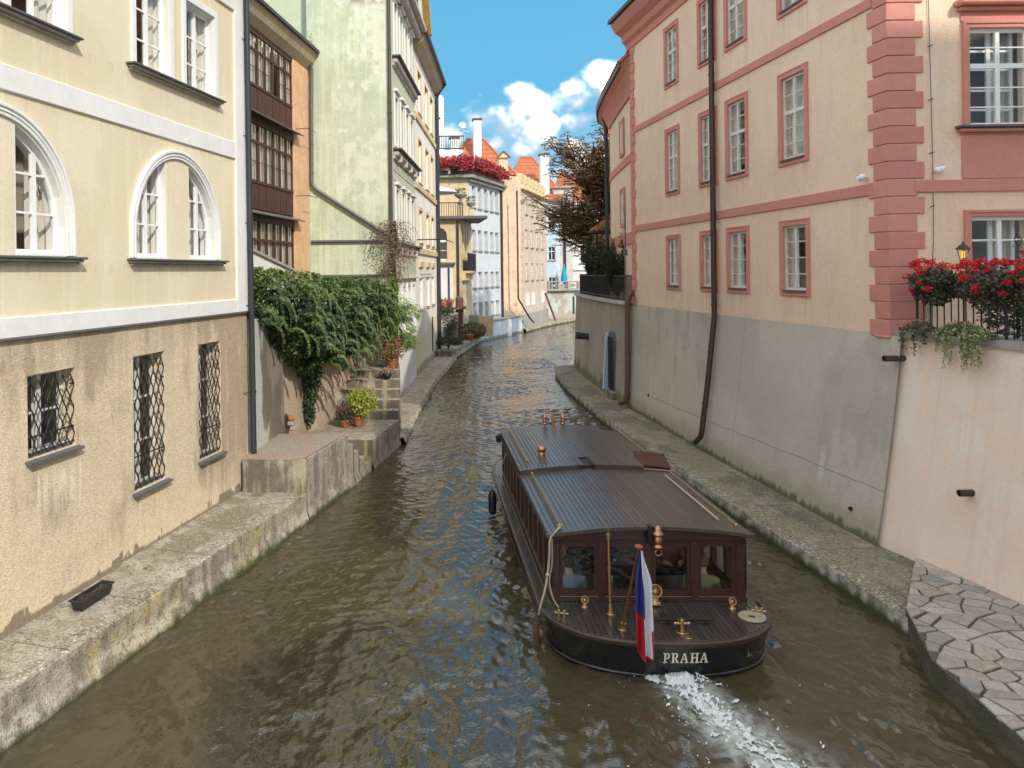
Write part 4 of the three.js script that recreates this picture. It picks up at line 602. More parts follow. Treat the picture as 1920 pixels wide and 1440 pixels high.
{ // houses closing the view
  const [a] = farHouse('ice_blue_house', 'narrow ice blue house beyond the peach house', [15.7, -84], [17.4, -84], 0, 12.6, 8, M.ice, [[0.5, 1.2]], [[9.6, 11], [6.4, 7.8], [3.2, 4.6]]); obj('eave', [cspan(-0.1, 1.9, 12.6, 12.8, -3, 0.3, 0.03), plate([[-0.2, 12.8], [2, 12.8], [2, 13.3], [-0.2, 13.3]], -4, 0.2)], M.tile, a);
  const [b] = farHouse('taupe_house', 'plain taupe house with a black rain pipe', [17.3, -86.5], [19.3, -86.5], 0, 14.2, 8, M.mauve, [], []); obj('rain_pipe', pipe([[1.6, 12.6, 0.5], [1.1, 12.2, 0.15], [1.1, 0.5, 0.15]], 0.12, 8), M.iron, b); obj('eave', cspan(-0.1, 2.2, 14.2, 14.4, -3, 0.3, 0.03), M.stone, b);
  const [c, L] = farHouse('white_townhouse', 'ornate white townhouse far behind the brown tree', [19, -97], [33, -93], 0, 13.5, 8, M.chalk, [[1, 2.1], [3.4, 4.5], [5.8, 6.9], [8.2, 9.3], [10.6, 11.7]], [[9.8, 11.9], [6.2, 8.3], [2.6, 4.6]]); obj('cornice', [cspan(-0.2, L, 13.1, 13.5, -0.1, 0.6, 0.05), cspan(0, L, 5.3, 5.6, -0.02, 0.2, 0.03)], M.chalk, c); for (let k = 0; k < 9; k++) obj('rustication', cspan(0, L, 0.2 + k * 0.28, 0.42 + k * 0.28, -0.02, 0.06, 0.02), M.chalk, c); obj('roof', plate([[-0.3, 13.5], [L, 13.5], [L - 1, 17], [1, 17]], -7, -0.5), M.tile, c);
  const tw = thing('terrace_wall', 'stained pale green terrace wall with balustrade at the bend', 'wall', [15.6, 0, -82.2], facing([15.6, -82.2], [21, -83.6]));
  const map = paint(512, 256, 6, 3.5, (s, y) => { const n = fbm(s * 1.4, y * 1.4, 5, 830); return mix3(mix3([0.52, 0.58, 0.50], [0.44, 0.38, 0.33], sst(0.45, 0.6, n)), [0.26, 0.21, 0.17], sst(1.4, 0.2, y + n)); }); obj('wall', plate(rect(0, 5.6, -0.2, 3.2), -3, 0), rough(map, 0.01), tw); obj('slab', cspan(-0.2, 5.7, 3.2, 3.4, -3, 0.4, 0.03), M.stone, tw); obj('balustrade', [cspan(0, 5.6, 4.1, 4.22, 0.1, 0.35, 0.02), ...[0, 1.1, 2.2, 3.3, 4.4, 5.3].map((x) => span(x, x + 0.25, 3.4, 4.1, 0.12, 0.33)), ...[0.4, 1.5, 2.6, 3.7, 4.7].map((x) => span(x, x + 0.5, 3.6, 3.9, 0.18, 0.28))], M.stone, tw); obj('drain_slit', span(2.9, 3.1, 0.8, 2.6, -0.02, 0.02), M.iron, tw);
  const um = thing('closed_parasol', 'closed turquoise parasol on the terrace', 'parasol', [17.55, 3.4, -82.9]); obj('canopy', lathe([[0.02, 2.5], [0.1, 2.3], [0.3, 1.3], [0.36, 0.75], [0.28, 0.72]], 10), std([0.01, 0.33, 0.46], { rough: 0.8 }), um); obj('pole', rod([0, 0, 0], [0, 2.6, 0], 0.03), M.paint, um);
}
// red roofs behind
function hipRoof(name, label, x0, x1, yb, yr, z0, z1, inset, chimneys, wallMat) {
  const F = thing(name, label, 'house', [0, 0, 0]); obj('house_body', span(x0 + 0.3, x1 - 0.3, 0, yb, z0 + 0.3, z1 - 0.3), wallMat, F);
  const zm = (z0 + z1) / 2, a = x0 + inset, b = x1 - inset; obj('tiled_roof', faces([[[x0, yb, z1], [x1, yb, z1], [b, yr, zm], [a, yr, zm]], [[x1, yb, z1], [x1, yb, z0], [b, yr, zm]], [[x1, yb, z0], [x0, yb, z0], [a, yr, zm], [b, yr, zm]], [[x0, yb, z0], [x0, yb, z1], [a, yr, zm]]]), M.roofTex, F);
  obj('ridge_tiles', [rod([a, yr, zm], [b, yr, zm], 0.14), rod([b, yr, zm], [x1, yb, z1], 0.12), rod([a, yr, zm], [x0, yb, z1], 0.12)], M.tile, F);
  for (const [x, z, w, y0, y1] of chimneys) { const c = obj('chimney', cspan(x, x + w, y0, y1, z - w, z, 0.04), M.chalk, F); obj('chimney_cap', cspan(x - 0.08, x + w + 0.08, y1, y1 + 0.2, z - w - 0.08, z + 0.08, 0.03), M.slate, c); }
  return F;
}
M.roofTex = std([0.56, 0.165, 0.07], { rough: 0.85 }); M.roofTex.map = rep(gray(256, 256, (u, v) => (0.62 + 0.38 * fbm(u * 32, v * 16, 2, 850, 16)) * (0.7 + 0.3 * sst(0, 0.2, (v * 8) % 1))), 4); M.roofTex.bumpMap = rep(gray(256, 256, (u, v) => (v * 8) % 1), 4); M.roofTex.bumpScale = 0.1;
{
  const h1 = hipRoof('red_roof_house', 'house with a big orange tiled roof, white chimney and aerial', 4.6, 11.4, 14.2, 18.2, -82, -74, 2.6, [[7.6, -75.5, 0.75, 15.6, 19.6], [5.3, -73.8, 0.8, 13.5, 17.6]], M.yellow); obj('aerial', [rod([6.4, 15, -75], [6.4, 19.2, -75], 0.05), rod([6.0, 18.6, -75], [7.2, 18.4, -75], 0.03), new THREE.SphereGeometry(0.4, 10, 6, 0, 6.3, 0, 1.2).rotateX(1.2).translate(6.5, 18.9, -74.9)], M.paint, h1); obj('dormer', [span(9.4, 10.2, 13.6, 15.4, -73.5, -71.2), plate([[9.3, 15.4], [10.3, 15.4], [9.8, 15.9]], -73.5, -71)], M.yellow, h1); obj('dormer_roof', [rod([9.8, 15.95, -71], [9.2, 15.35, -71], 0.08), rod([9.8, 15.95, -71], [10.4, 15.35, -71], 0.08)], M.slate, h1);
  hipRoof('red_roof_house', 'house with a reddish hipped roof and a broad white chimney', 12.6, 18.0, 14.2, 18.4, -97, -87.5, 2.0, [[15.9, -86.5, 0.95, 13.2, 17.8]], M.chalk);
}
// ================================================================ right bank: beige house with red trim
const RA = [8.65, -29.0], RC = [9.1, -14.7], RL = 14.307;
{
  const H = thing('red_trim_house', 'large beige house with red quoins, bands and window frames', 'house', [RA[0], 0, RA[1]], facing(RA, RC)), top = 13.3;
  // windows: lower left of the framed field, with the red surround outside
  const cols = [[3.32, 4.46], [5.93, 7.1], [7.66, 8.9], [10.42, 11.66]], rows = [[4.67, 6.38], [7.64, 9.76], [11.06, 13.0]], b = 0.13, wins = [];
  rows.forEach(([y0, y1], ri) => cols.forEach(([x0, x1], ci) => wins.push([x0 + b, x1 - b, y0 + b, y1 - b, ri, ci])));
  const wallMap = paint(2048, 1024, 14.4, 9.4, (s, y) => { const n = fbm(s * 0.8, y * 0.8, 5, 900), n2 = fbm(s * 3.2, y * 2, 4, 901), sp = fbm(s * 36, y * 36, 2, 902); let c = mix3([0.87, 0.64, 0.47], [0.83, 0.595, 0.43], sst(0.38, 0.64, n)); c = mix3(c, [0.88, 0.685, 0.525], 0.4 * sst(0.55, 0.7, n2)); c = mix3(c, [0.66, 0.50, 0.35], 0.22 * sst(0.6, 0.74, fbm(s * 6, y * 0.8, 4, 903))); for (const [x0, x1] of cols) for (const [b0] of rows) if (s > x0 - 0.1 && s < x1 + 0.1 && y < b0 && y > b0 - 1) c = mix3(c, [0.60, 0.45, 0.31], 0.4 * sst(0.5, 0.7, fbm(s * 13, b0 + y * 0.5, 3, 906)) * sst(0.9, 0.05, b0 - y)); const k = 0.93 + 0.12 * sp; return c.map((a) => a * k); }, 0, 4);
  const wm = plaster([1, 1, 1], { bs: 0.012, bm: 1.3 }); wm.map = wallMap;
  wallPlate(H, 'canal_wall', 0, RL, 4.04, top, wins.map((w) => rect(w[0], w[1], w[2], w[3])), wm, 0.3);
  wins.forEach(([a, c, y0, y1, ri, ci]) => {
    const tall = ri > 0, f = tall ? [0.19, 0.38, 0.57, 0.785] : [0.25, 0.5, 0.75];
    const w = windowAt(H, { x: a, y: y0, w: c - a, h: y1 - y0, z: -0.03, cols: 2, rows: f, thick: tall ? 2 : -1, fw: 0.055, mid: 0.075, bar: 0.022, mat: M.paintOld, seed: ri * 11 + ci + 2, tilt: 0.014, sill: [-0.005, 0.05, 0.07, M.lead], curtain: (ri + ci) % 3 === 0 ? [[0.0, 0.3], [0.7, 1]] : (ri + ci) % 3 === 1 ? [[0.0, 1]] : [[0.0, 0.46], [0.5, 1]] });
    obj('red_surround', frameRing(0.002, c - a - 0.002, 0.002, y1 - y0 - 0.002, b, -0.02, 0.065, 0.006), M.red, w); obj('surround_fillet', frameRing(-0.1, c - a + 0.1, -0.1, y1 - y0 + 0.1, 0.035, 0.02, 0.075, 0.004), M.red, w);
    
  });
  for (const [y0, y1] of [[6.66, 6.88], [10.2, 10.4]]) obj('string_course', cspan(0.3, RL - 0.42, y0, y1, -0.02, 0.04, 0.008), M.red, H);
  obj('cornice', plate([[-0.1, 13.3], [0.05, 13.3], [0.08, 13.5], [0.2, 13.6], [0.24, 13.8], [0.45, 13.95], [0.6, 14.2], [0.6, 14.3], [-0.1, 14.3]], -RL - 0.6, 0.35).rotateY(-Math.PI / 2), M.red, H);
  obj('gutter', [span(-0.4, RL + 0.6, 14.3, 14.42, 0.45, 0.72)], M.iron, H); obj('roof', plate([[0.65, 14.36], [-5.5, 19.2], [-5.5, 19.4], [0.65, 14.46]], -RL - 0.6, 0.4).rotateY(-Math.PI / 2), M.tile, H);
  // quoins: near corner wraps both faces, far corner one face
  const FD = [RC[0], RC[1]], turnF = -H.rotation.y, pitch = 0.323;
  const reds = [M.red, ...[[0.61, 0.245, 0.19], [0.67, 0.285, 0.23], [0.63, 0.25, 0.205]].map((c) => plaster(c, { map: G.soft, mm: 1.1 }))], qr = rng(19);
  for (let k = 0; k < 29; k++) {
    const y0 = 4.0 + k * pitch, long = k % 2 === 0, q = obj('quoin', merge([cspan(RL - (long ? 0.56 : 0.4), RL + 0.035, y0 + 0.008, y0 + pitch - 0.008, -0.05, 0.036, 0.010)]), reds[Math.floor(qr() * 4)], H);
    const q2 = obj('quoin', cspan(-0.03, long ? 0.5 : 0.64, y0 + 0.008, y0 + pitch - 0.008, -0.05, 0.036, 0.010), q.material, H); q2.position.set(RL, 0, 0); q2.rotation.y = turnF;
    if (k < 32) obj('quoin', cspan(-0.06, long ? 0.4 : 0.3, y0 + 0.008, y0 + pitch - 0.008, -0.05, 0.036, 0.010), M.red, H);
  }
  obj('quoin_base', [cspan(RL - 0.4, RL + 0.03, 3.98, 4.02, -0.05, 0.05, 0.008)], M.red, H);
  // battered lower wall
  const gm = paint(2048, 512, 15, 4, (s, y) => {
    const n = fbm(s * 0.6, y * 0.7, 5, 920), n2 = fbm(s * 2.4, y * 1.3, 5, 921), st = fbm(s * 10, y * 0.5, 3, 922), sp = fbm(s * 34, y * 34, 2, 923);
    let c = mix3([0.595, 0.52, 0.44], [0.53, 0.46, 0.39], sst(0.36, 0.62, n)); c = mix3(c, [0.42, 0.37, 0.315], 0.5 * sst(0.50, 0.72, n2) * sst(11.2, 13.2, s + 2 * (n - 0.5))); c = mix3(c, [0.40, 0.355, 0.305], 0.6 * sst(0.56, 0.7, n2) * sst(4.2, 3.2, Math.abs(s - 3.4) + 2 * (n - 0.5)) * sst(1.4, 2.6, y));
    for (const x of [2.2, 2.6, 4.1, 12.6]) c = mix3(c, [0.66, 0.62, 0.55], 0.75 * sst(0.13, 0.05, Math.abs(s - x + 0.06 * (st - 0.5))) * sst(2.1, 1.8, y + n2 * 0.5) * sst(0.7, 1.1, y)); c = mix3(c, [0.37, 0.33, 0.22], 0.7 * sst(0.85, 0.45, y + 0.35 * (n2 - 0.5))); c = mix3(c, [0.10, 0.115, 0.05], 0.9 * sst(0.46, 0.32, y + 0.2 * (st - 0.5)));
    c = mix3(c, [0.20, 0.18, 0.155], 0.75 * sst(0.014, 0.004, Math.abs(y - (1.12 + 0.03 * (s - 7) * 0.6 + 0.06 * (fbm(s * 2, 1, 3, 927) - 0.5)))) * sst(1.5, 3, s)); c = mix3(c, [0.22, 0.2, 0.17], 0.5 * sst(0.02, 0.004, Math.abs(s - 8.6 - 0.12 * (fbm(y * 2, 3, 3, 928) - 0.5)))); const k = 0.9 + 0.18 * sp; return c.map((a) => a * k);
  }, -0.7, 0.1);
  const off = (s) => (s < 7 ? lerp(0.08, 0.42, clamp((s + 2) / 9)) : lerp(0.42, 0.49, (s - 7) / 7.3));
  obj('battered_base', sheet(60, 16, (u, v) => { const s = lerp(-0.35, RL + 0.3, u), y = lerp(0.1, 4.04, v), o = off(s) * Math.pow(1 - (y - 0.3) / 3.74, 1.25); return [s, y, (y > 4.0 ? 0.012 : 0.012) + (Number.isFinite(o) ? Math.max(0, o) : 0) + 0.012 * (fbm(s * 0.8, y * 0.8, 3, 930) - 0.5) * (1 - v), s, y]; }), rough(gm, 0.006), H);
  obj('base_core', [span(-0.3, RL, 0, 4.03, -6, -0.02)], M.stone, H);
  for (const [s, y, d] of [[2.0, 1.05, 0.3], [13.75, 0.7, 0.46]]) obj('weep_hole', new THREE.CylinderGeometry(0.04, 0.04, 0.1, 10).rotateX(Math.PI / 2).translate(s, y, off(s) * Math.pow(1 - (y - 0.3) / 3.74, 1.25)), M.iron, H);
  const dp = obj('downpipe', pipe([[7.1, 14.2, 0.5], [7.1, 13.4, 0.14], [7.1, 4.0, 0.14], [7.1, 2.2, 0.34], [7.1, 0.72, 0.54], [6.86, 0.5, 0.62]], 0.075, 12), M.brownpipe, H); for (const y of [12.6, 10.6, 8.3, 6.2, 4.3]) obj('collar', cyl(0.086, 0.086, 0.05, 14, 7.1, y, 0.14), M.brownpipe, dp); for (const [y, z] of [[3.0, 0.25], [1.6, 0.42]]) obj('collar', cyl(0.086, 0.086, 0.05, 14, 7.1, y, z), M.brownpipe, dp);
  body(H, 0, RL - 1.5, 4.04, 14.2, 8, M.beige, 0.3, 0.9); obj('roof_slab', span(RL - 1.5, RL - 0.02, 14.0, 14.2, -8, -0.3), M.beige, H);
  // front facing the terrace
  const FR = obj('terrace_wall_face', plate(rect(0.01, 9, 3.9, 14.2), -0.3, 0, [rect(1.48, 2.62, 7.86, 9.66), rect(1.48, 2.62, 4.9, 6.2), rect(4.6, 5.74, 7.86, 9.66)]), wm, H); FR.position.set(RL, 0, 0); FR.rotation.y = turnF;
  obj('string_course', cspan(0.46, 9, 6.66, 6.88, -0.02, 0.05, 0.008), M.red, FR);
  obj('apron_panel', cspan(1.34, 2.76, 6.9, 7.66, -0.02, 0.03, 0.006), M.red, FR); obj('room_wall', span(0.4, 9, 3.9, 14, -1.4, -1.35), M.room, FR);
  for (const [y0, y1, f] of [[7.86, 9.66, [0.2, 0.4, 0.62, 0.81]], [4.9, 6.2, [0.34, 0.67]]]) {
    const w = windowAt(H, { x: 0, y: y0, w: 1.14, h: y1 - y0, z: 0, cols: 2, rows: f, thick: f.length > 2 ? 2 : -1, fw: 0.07, mid: 0.08, bar: 0.024, mat: M.paint, seed: 70 + f.length, tilt: 0.003 });
    w.rotation.y = turnF; const q = V(1.48, 0, -0.05).applyAxisAngle(V(0, 1, 0), turnF); w.position.set(RL + q.x, y0, q.z);
    obj('inner_sash', [span(0.1, 0.16, 0, y1 - y0, -0.3, -0.26), span(0.56, 0.64, 0, y1 - y0, -0.3, -0.26), span(1.0, 1.06, 0, y1 - y0, -0.3, -0.26), ...f.map((a) => span(0.16, 1.0, a * (y1 - y0) - 0.02, a * (y1 - y0) + 0.02, -0.3, -0.27))], M.paint, w);
    obj('curtain', sheet(30, 1, (u, v) => [lerp(0.72, 1.14, u), lerp(0, y1 - y0, v), -0.42 + 0.02 * Math.sin(u * 30), u, v]), M.curtain, w);
    obj('red_surround', frameRing(0.002, 1.138, 0.002, y1 - y0 - 0.002, 0.1, 0.03, 0.1, 0.008), M.red, w); obj('surround_fillet', frameRing(-0.07, 1.21, -0.07, y1 - y0 + 0.07, 0.05, 0.06, 0.125, 0.006), M.red, w);
    if (f.length > 2) { obj('window_sill', [cspan(-0.26, 1.4, -0.045, 0.0, 0.03, 0.26, 0.008)], M.lead, w); obj('sill_moulding', [cspan(-0.22, 1.36, -0.12, -0.05, 0.03, 0.2, 0.02), cspan(-0.17, 1.31, -0.16, -0.125, 0.03, 0.12, 0.01)], M.red, w); obj('hood_mould', [cspan(-0.26, 1.4, y1 - y0 + 0.38, y1 - y0 + 0.5, 0.03, 0.3, 0.03), cspan(-0.2, 1.34, y1 - y0 + 0.3, y1 - y0 + 0.375, 0.03, 0.18, 0.02), span(-0.14, 1.28, y1 - y0 + 0.125, y1 - y0 + 0.295, 0.03, 0.075)], M.red, w); }
  }
  obj('cable', [tube([[0.72, 13, 0.03], [0.75, 10, 0.03], [0.79, 7, 0.03], [0.78, 5.6, 0.03], [0.74, 5.2, 0.03]], 0.007, 30, 5), rod([0.74, 5.3, 0.04], [0.72, 4.2, 0.04], 0.025)], M.zinc, FR); for (let k = 0; k < 8; k++) obj('cable_clip', rod([0.72, 5.4 + k * 0.98, 0.03], [0.8, 5.43 + k * 0.98, 0.06], 0.009, 6), M.iron, FR);
  for (const [p, s, lab] of [[[RL - 0.63, 7.02, 0.1], 0, 0], [[0.85, 7.05, 0.1], 1, 1]]) { const l = obj('wall_spotlight', [new THREE.SphereGeometry(0.065, 14, 10).scale(1.1, 1, 1), new THREE.CylinderGeometry(0.02, 0.062, 0.13, 14).rotateZ(s ? -1.2 : 1.2).translate(s ? 0.06 : -0.07, s ? 0.03 : -0.01, 0.02)], M.paint, s ? FR : H); l.position.set(...p); if (!s) obj('spotlight_arm', rod([0, 0, -0.1], [0, 0, 0], 0.02), M.paint, l); else obj('spotlight_arm', rod([0, 0, -0.1], [0, 0, 0], 0.02), M.paint, l); }
}
// ================================================================ pink terrace wall with coping, railing, flowers
const PK = (D, h) => { const base = 8.63 + (14.77 - D) * 0.147, t = clamp((h - 0.35) / 3.7); return base + 0.56 * Math.pow(t, 0.9); };
{
  const W = thing('pink_terrace_wall', 'battered pink terrace wall with grey coping and drain pipes', 'wall');
  const map = paint(2048, 1024, 11, 4.2, (s, y) => {
    const n = fbm(s * 0.7, y * 0.7, 5, 950), n2 = fbm(s * 2.6, y * 1.6, 5, 951), st = fbm(s * 10, y * 0.4, 3, 952), sp = fbm(s * 34, y * 34, 2, 953);
    let c = mix3([0.87, 0.67, 0.545], [0.84, 0.62, 0.49], sst(0.36, 0.64, n)); c = mix3(c, [0.84, 0.745, 0.68], 0.5 * sst(0.52, 0.70, n2 + 0.12 * sst(1.4, 0.4, Math.abs(s - 10 + 0.6 * (2.6 - y))))); for (const [x, t, a] of [[8.15, 3.4, 0.6], [8.4, 3.3, 0.25], [6.4, 3.6, 0.3]]) c = mix3(c, [0.58, 0.31, 0.13], a * sst(0.05, 0.01, Math.abs(s - x + 0.05 * (st - 0.5))) * sst(t, t - 0.3, y) * sst(t - 1.5, t - 0.7, y)); c = mix3(c, [0.70, 0.52, 0.43], 0.2 * sst(0.58, 0.72, st)); const k = 0.95 + 0.08 * sp; return c.map((a) => a * k);
  }, 0, 0);
  const pm = plaster([1, 1, 1], { bs: 0.006, bm: 1.1 }); pm.map = map;
  obj('pink_wall', sheet(70, 20, (u, v) => { const D = lerp(3.5, 14.9, u), h = lerp(0.05, 4.02, v), w = 0.025 * (fbm(D, h, 3, 955) - 0.5); return [PK(D, h) + w, h, -D, D - 3.5, h]; }), pm, W);
  obj('wall_core', plate([[PK(14.75, 4) + 0.05, -14.7], [PK(3.5, 4) + 0.1, -3.5], [22, -3.5], [22, -14.7]].map(([a, b]) => [a, -b]), 0.3, 3.9).rotateX(-Math.PI / 2), M.stone, W);
  for (let k = 0; k < 9; k++) { const D0 = 14.66 - k * 1.25, D1 = D0 - 1.242; obj('coping_stone', faces(outward([[[PK(D0, 4) - 0.06, 4.0, -D0], [PK(D1, 4) - 0.06, 4.0, -D1], [PK(D1, 4) - 0.06, 4.12, -D1], [PK(D0, 4) - 0.06, 4.12, -D0]], [[PK(D0, 4) - 0.06, 4.12, -D0], [PK(D1, 4) - 0.06, 4.12, -D1], [PK(D1, 4) + 0.32, 4.14, -D1], [PK(D0, 4) + 0.32, 4.14, -D0]], [[PK(D0, 4) - 0.06, 4.0, -D0], [PK(D1, 4) - 0.06, 4.0, -D1], [PK(D1, 4) + 0.32, 3.98, -D1], [PK(D0, 4) + 0.32, 3.98, -D0]], ...[D0, D1].map((D) => [[PK(D, 4) - 0.06, 4.0, -D], [PK(D, 4) + 0.32, 3.98, -D], [PK(D, 4) + 0.32, 4.14, -D], [PK(D, 4) - 0.06, 4.12, -D]])], [PK(D0, 4) + 0.1, 4.06, -(D0 + D1) / 2])), M.stone, W); }
  for (const [D, h, len] of [[14.45, 3.64, 0.4], [12.74, 1.68, 0.24]]) { const x = PK(D, h); obj('drain_pipe', [new THREE.CylinderGeometry(0.055, 0.055, len, 16, 1, true).rotateZ(Math.PI / 2).translate(x - len / 2 + 0.03, h, -D), new THREE.CylinderGeometry(0.043, 0.043, len, 16, 1, true).rotateZ(Math.PI / 2).translate(x - len / 2 + 0.03, h, -D), new THREE.RingGeometry(0.043, 0.055, 16).rotateY(-Math.PI / 2).translate(x - len + 0.03, h, -D), new THREE.CircleGeometry(0.043, 16).rotateY(-Math.PI / 2).translate(x - 0.02, h, -D)], std([0.06, 0.04, 0.035], { rough: 0.6, map: G.mott, mm: 0.3, side: THREE.DoubleSide }), W); }
  structure(obj('terrace_paving', plate([[PK(14.6, 4) + 0.3, 14.69], [PK(3.5, 4) + 0.3, 3.5], [22, 3.5], [22, 14.69]], 0, 0.1).rotateX(-Math.PI / 2).translate(0, 3.97, 0), M.stone), 'grey paved terrace before the beige house', 'paving');
  const rx = (D) => PK(D, 4) + 0.12, rl = thing('terrace_railing', 'black iron railing on the pink terrace wall', 'railing'), p = (D, y) => [rx(D), y, -D];
  obj('top_rail', rod(p(14.35, 5.0), p(4, 5.0), 0.018), M.iron, rl); obj('bottom_rail', rod(p(14.35, 4.22), p(4, 4.22), 0.014), M.iron, rl); for (let D = 14.35; D > 4; D -= 0.145) obj('baluster', rod(p(D, 4.12), p(D, 5.0), 0.011, 6), M.iron, rl); for (const D of [14.35, 12.6, 10.6]) obj('post', rod(p(D, 4.1), p(D, 5.05), 0.022, 8), M.iron, rl);
  // lantern
  const D = 13.4, ln = thing('terrace_lantern', 'small black lantern with a yellow glowing globe on a railing post', 'lantern', [rx(D) + 0.02, 4.1, -D]);
  obj('post', [rod([0, 0, 0], [0, 1.0, 0], 0.014), tube([[0, 1.0, 0], [-0.005, 1.08, 0], [0.05, 1.12, 0], [0.06, 1.2, 0], [0.0, 1.24, 0], [0, 1.27, 0]], 0.009, 16, 6)], M.iron, ln);
  obj('lantern_frame', [lathe([[0.001, 1.27], [0.045, 1.28], [0.05, 1.3]], 6), lathe([[0.105, 1.47], [0.11, 1.485], [0.05, 1.545], [0.02, 1.56], [0.015, 1.6], [0.001, 1.61]], 6), ...Array.from({ length: 6 }, (_, i) => { const a = i / 6 * 6.283; return rod([0.05 * Math.cos(a), 1.3, 0.05 * Math.sin(a)], [0.09 * Math.cos(a), 1.475, 0.09 * Math.sin(a)], 0.005, 5); })], M.iron, ln);
  obj('glowing_globe', new THREE.CylinderGeometry(0.03, 0.026, 0.11, 14).translate(0, 1.39, 0), new THREE.MeshStandardMaterial({ color: 0xffc020, emissive: new THREE.Color().setRGB(1, 0.50, 0.02), emissiveIntensity: 0.6, roughness: 0.5 }), ln);
  const pl = new THREE.PointLight(new THREE.Color().setRGB(1, 0.6, 0.15), 0.12); pl.position.set(0, 1.39, 0); pl.castShadow = true; ln.add(pl);
  // geranium boxes along the rail
  const r = rng(77), groups = [[14.4, 13.45], [13.5, 12.2], [12.25, 11.3], [11.35, 10.3]];
  groups.forEach(([a, b], gi) => {
    const t = thing('geranium_box', ['red geraniums trailing at the railing end beside the red quoins', 'red geraniums on the railing right behind the lantern', 'large red geranium mound on the railing before the lower window', 'red geraniums furthest along the railing from the quoins'][gi], 'flowers', [rx((a + b) / 2), 4.86, -(a + b) / 2]), len = a - b, cz = () => (r() - 0.5) * len;
    obj('box', cspan(-0.12, 0.12, -0.1, 0.08, -len / 2 + 0.05, len / 2 - 0.05, 0.02).applyMatrix4(new THREE.Matrix4().makeRotationY(0.147)), std([0.05, 0.03, 0.022]), t);
    leavesOn(obj, t, 'foliage', 2300, (r) => { const z = cz(), a = r() * 6.28, q = Math.sqrt(r()), rad = (0.31 + 0.13 * (gi > 1)) * (1 - 0.5 * Math.pow(Math.abs(z) / (len / 2), 3)); return [[-z * 0.147 * -1 * -1 + rad * q * Math.cos(a) - 0.05, 0.14 + rad * q * Math.sin(a) * (Math.sin(a) < 0 ? 1.2 : 0.9), z], [Math.cos(a), Math.sin(a), 0], 0.06]; }, [[0.06, 0.105, 0.035], [0.085, 0.135, 0.045], [0.10, 0.075, 0.05], [0.11, 0.05, 0.05]], r, { wide: 0.95 });
    const heads = gi < 1 ? 22 : 30; for (let k = 0; k < heads; k++) { const z = cz(), a = 0.7 + r() * 3.0, rad = 0.33 + 0.12 * (gi > 1) + 0.06 * r(), cx = -z * 0.147 + rad * Math.cos(a) - 0.05, cy = 0.16 + rad * Math.sin(a) * 0.98; leavesOn(obj, t, 'flower_head', 46, (r) => { const d = rdir(r); return [[cx + d[0] * 0.05, cy + d[1] * 0.035, z + d[2] * 0.055], d, 0.036]; }, [[0.62, 0.004, 0.016], [0.48, 0.003, 0.012], [0.72, 0.02, 0.03]], r, { wide: 0.9, droop: 0, mat: M.petal }); }
  });
  // trailing ivies on the coping
  for (const [D, w, hang, cols, label, cnt] of [[14.1, 0.35, 0.5, [[0.10, 0.06, 0.04], [0.14, 0.13, 0.06], [0.16, 0.18, 0.08]], 'small browning trailing plant on the coping below the geraniums', 700], [13.2, 0.55, 0.75, [[0.38, 0.40, 0.16], [0.52, 0.51, 0.28], [0.18, 0.22, 0.08]], 'variegated ivy spilling over the grey coping', 3200]]) {
    const t = thing('trailing_plant', label, 'plant', [rx(D) - 0.1, 4.14, -D]); const strands = Array.from({ length: 16 }, () => [(r() - 0.5) * 2 * w, hang * (0.25 + 0.75 * r()) ]);
    leavesOn(obj, t, 'foliage', cnt, (r) => { if (r() < 0.5) { const z = (r() - 0.5) * 2.2 * w, q = r(); return [[-0.05 + 0.2 * (r() - 0.5), 0.02 + 0.2 * q * (1 - Math.pow(z / (1.1 * w), 2)), z], [-0.5, 1, 0], 0.05]; } const [z, h] = strands[Math.floor(r() * 16)], q = r(); return [[-0.16 - 0.05 * r() - 0.08 * q * h, 0.05 - q * h, z + 0.06 * (r() - 0.5) + 0.05 * q], [-1, 0.2, 0], 0.045 * (1.1 - 0.4 * q)]; }, cols, r, { wide: 0.85 });
  }
  // dark shrub behind the railing, garden furniture, climbing plant before the window
  const sb = thing('terrace_shrub', 'dark shrub behind the terrace railing below the lantern', 'shrub', [rx(13) + 0.55, 4.1, -13]); obj('stem', rod([0, 0, 0], [0, 0.6, 0], 0.02), M.bark, sb); leavesOn(obj, sb, 'foliage', 1500, (r) => { const d = rdir(r), q = Math.cbrt(r()); return [[d[0] * 0.4 * q, 0.45 + d[1] * 0.42 * q, d[2] * 0.75 * q], d, 0.07]; }, [[0.05, 0.08, 0.03], [0.07, 0.10, 0.04]], r);
  const br = thing('terrace_bush', 'thin bush with bronze leaves before the lower terrace window', 'bush', [11.35, 4.1, -13.7]); const twigs = []; for (let k = 0; k < 22; k++) { const a = r() * 6.28, q = 0.15 + 0.45 * r(); twigs.push([[0, 0, 0], [q * Math.cos(a), 1.25 + 0.75 * r(), q * Math.sin(a)]]); } obj('stems', twigs.map(([a, b]) => rod(a, b, 0.008, 5, 0.003)), M.bark, br); leavesOn(obj, br, 'foliage', 1100, (r) => { const [, b] = twigs[Math.floor(r() * twigs.length)], q = 0.45 + 0.55 * r(); return [[b[0] * q + 0.1 * (r() - 0.5), b[1] * q + 0.06 * (r() - 0.5), b[2] * q + 0.1 * (r() - 0.5)], [0, 1, 0], 0.05]; }, [[0.12, 0.075, 0.04], [0.10, 0.10, 0.04], [0.2, 0.12, 0.05]], r);
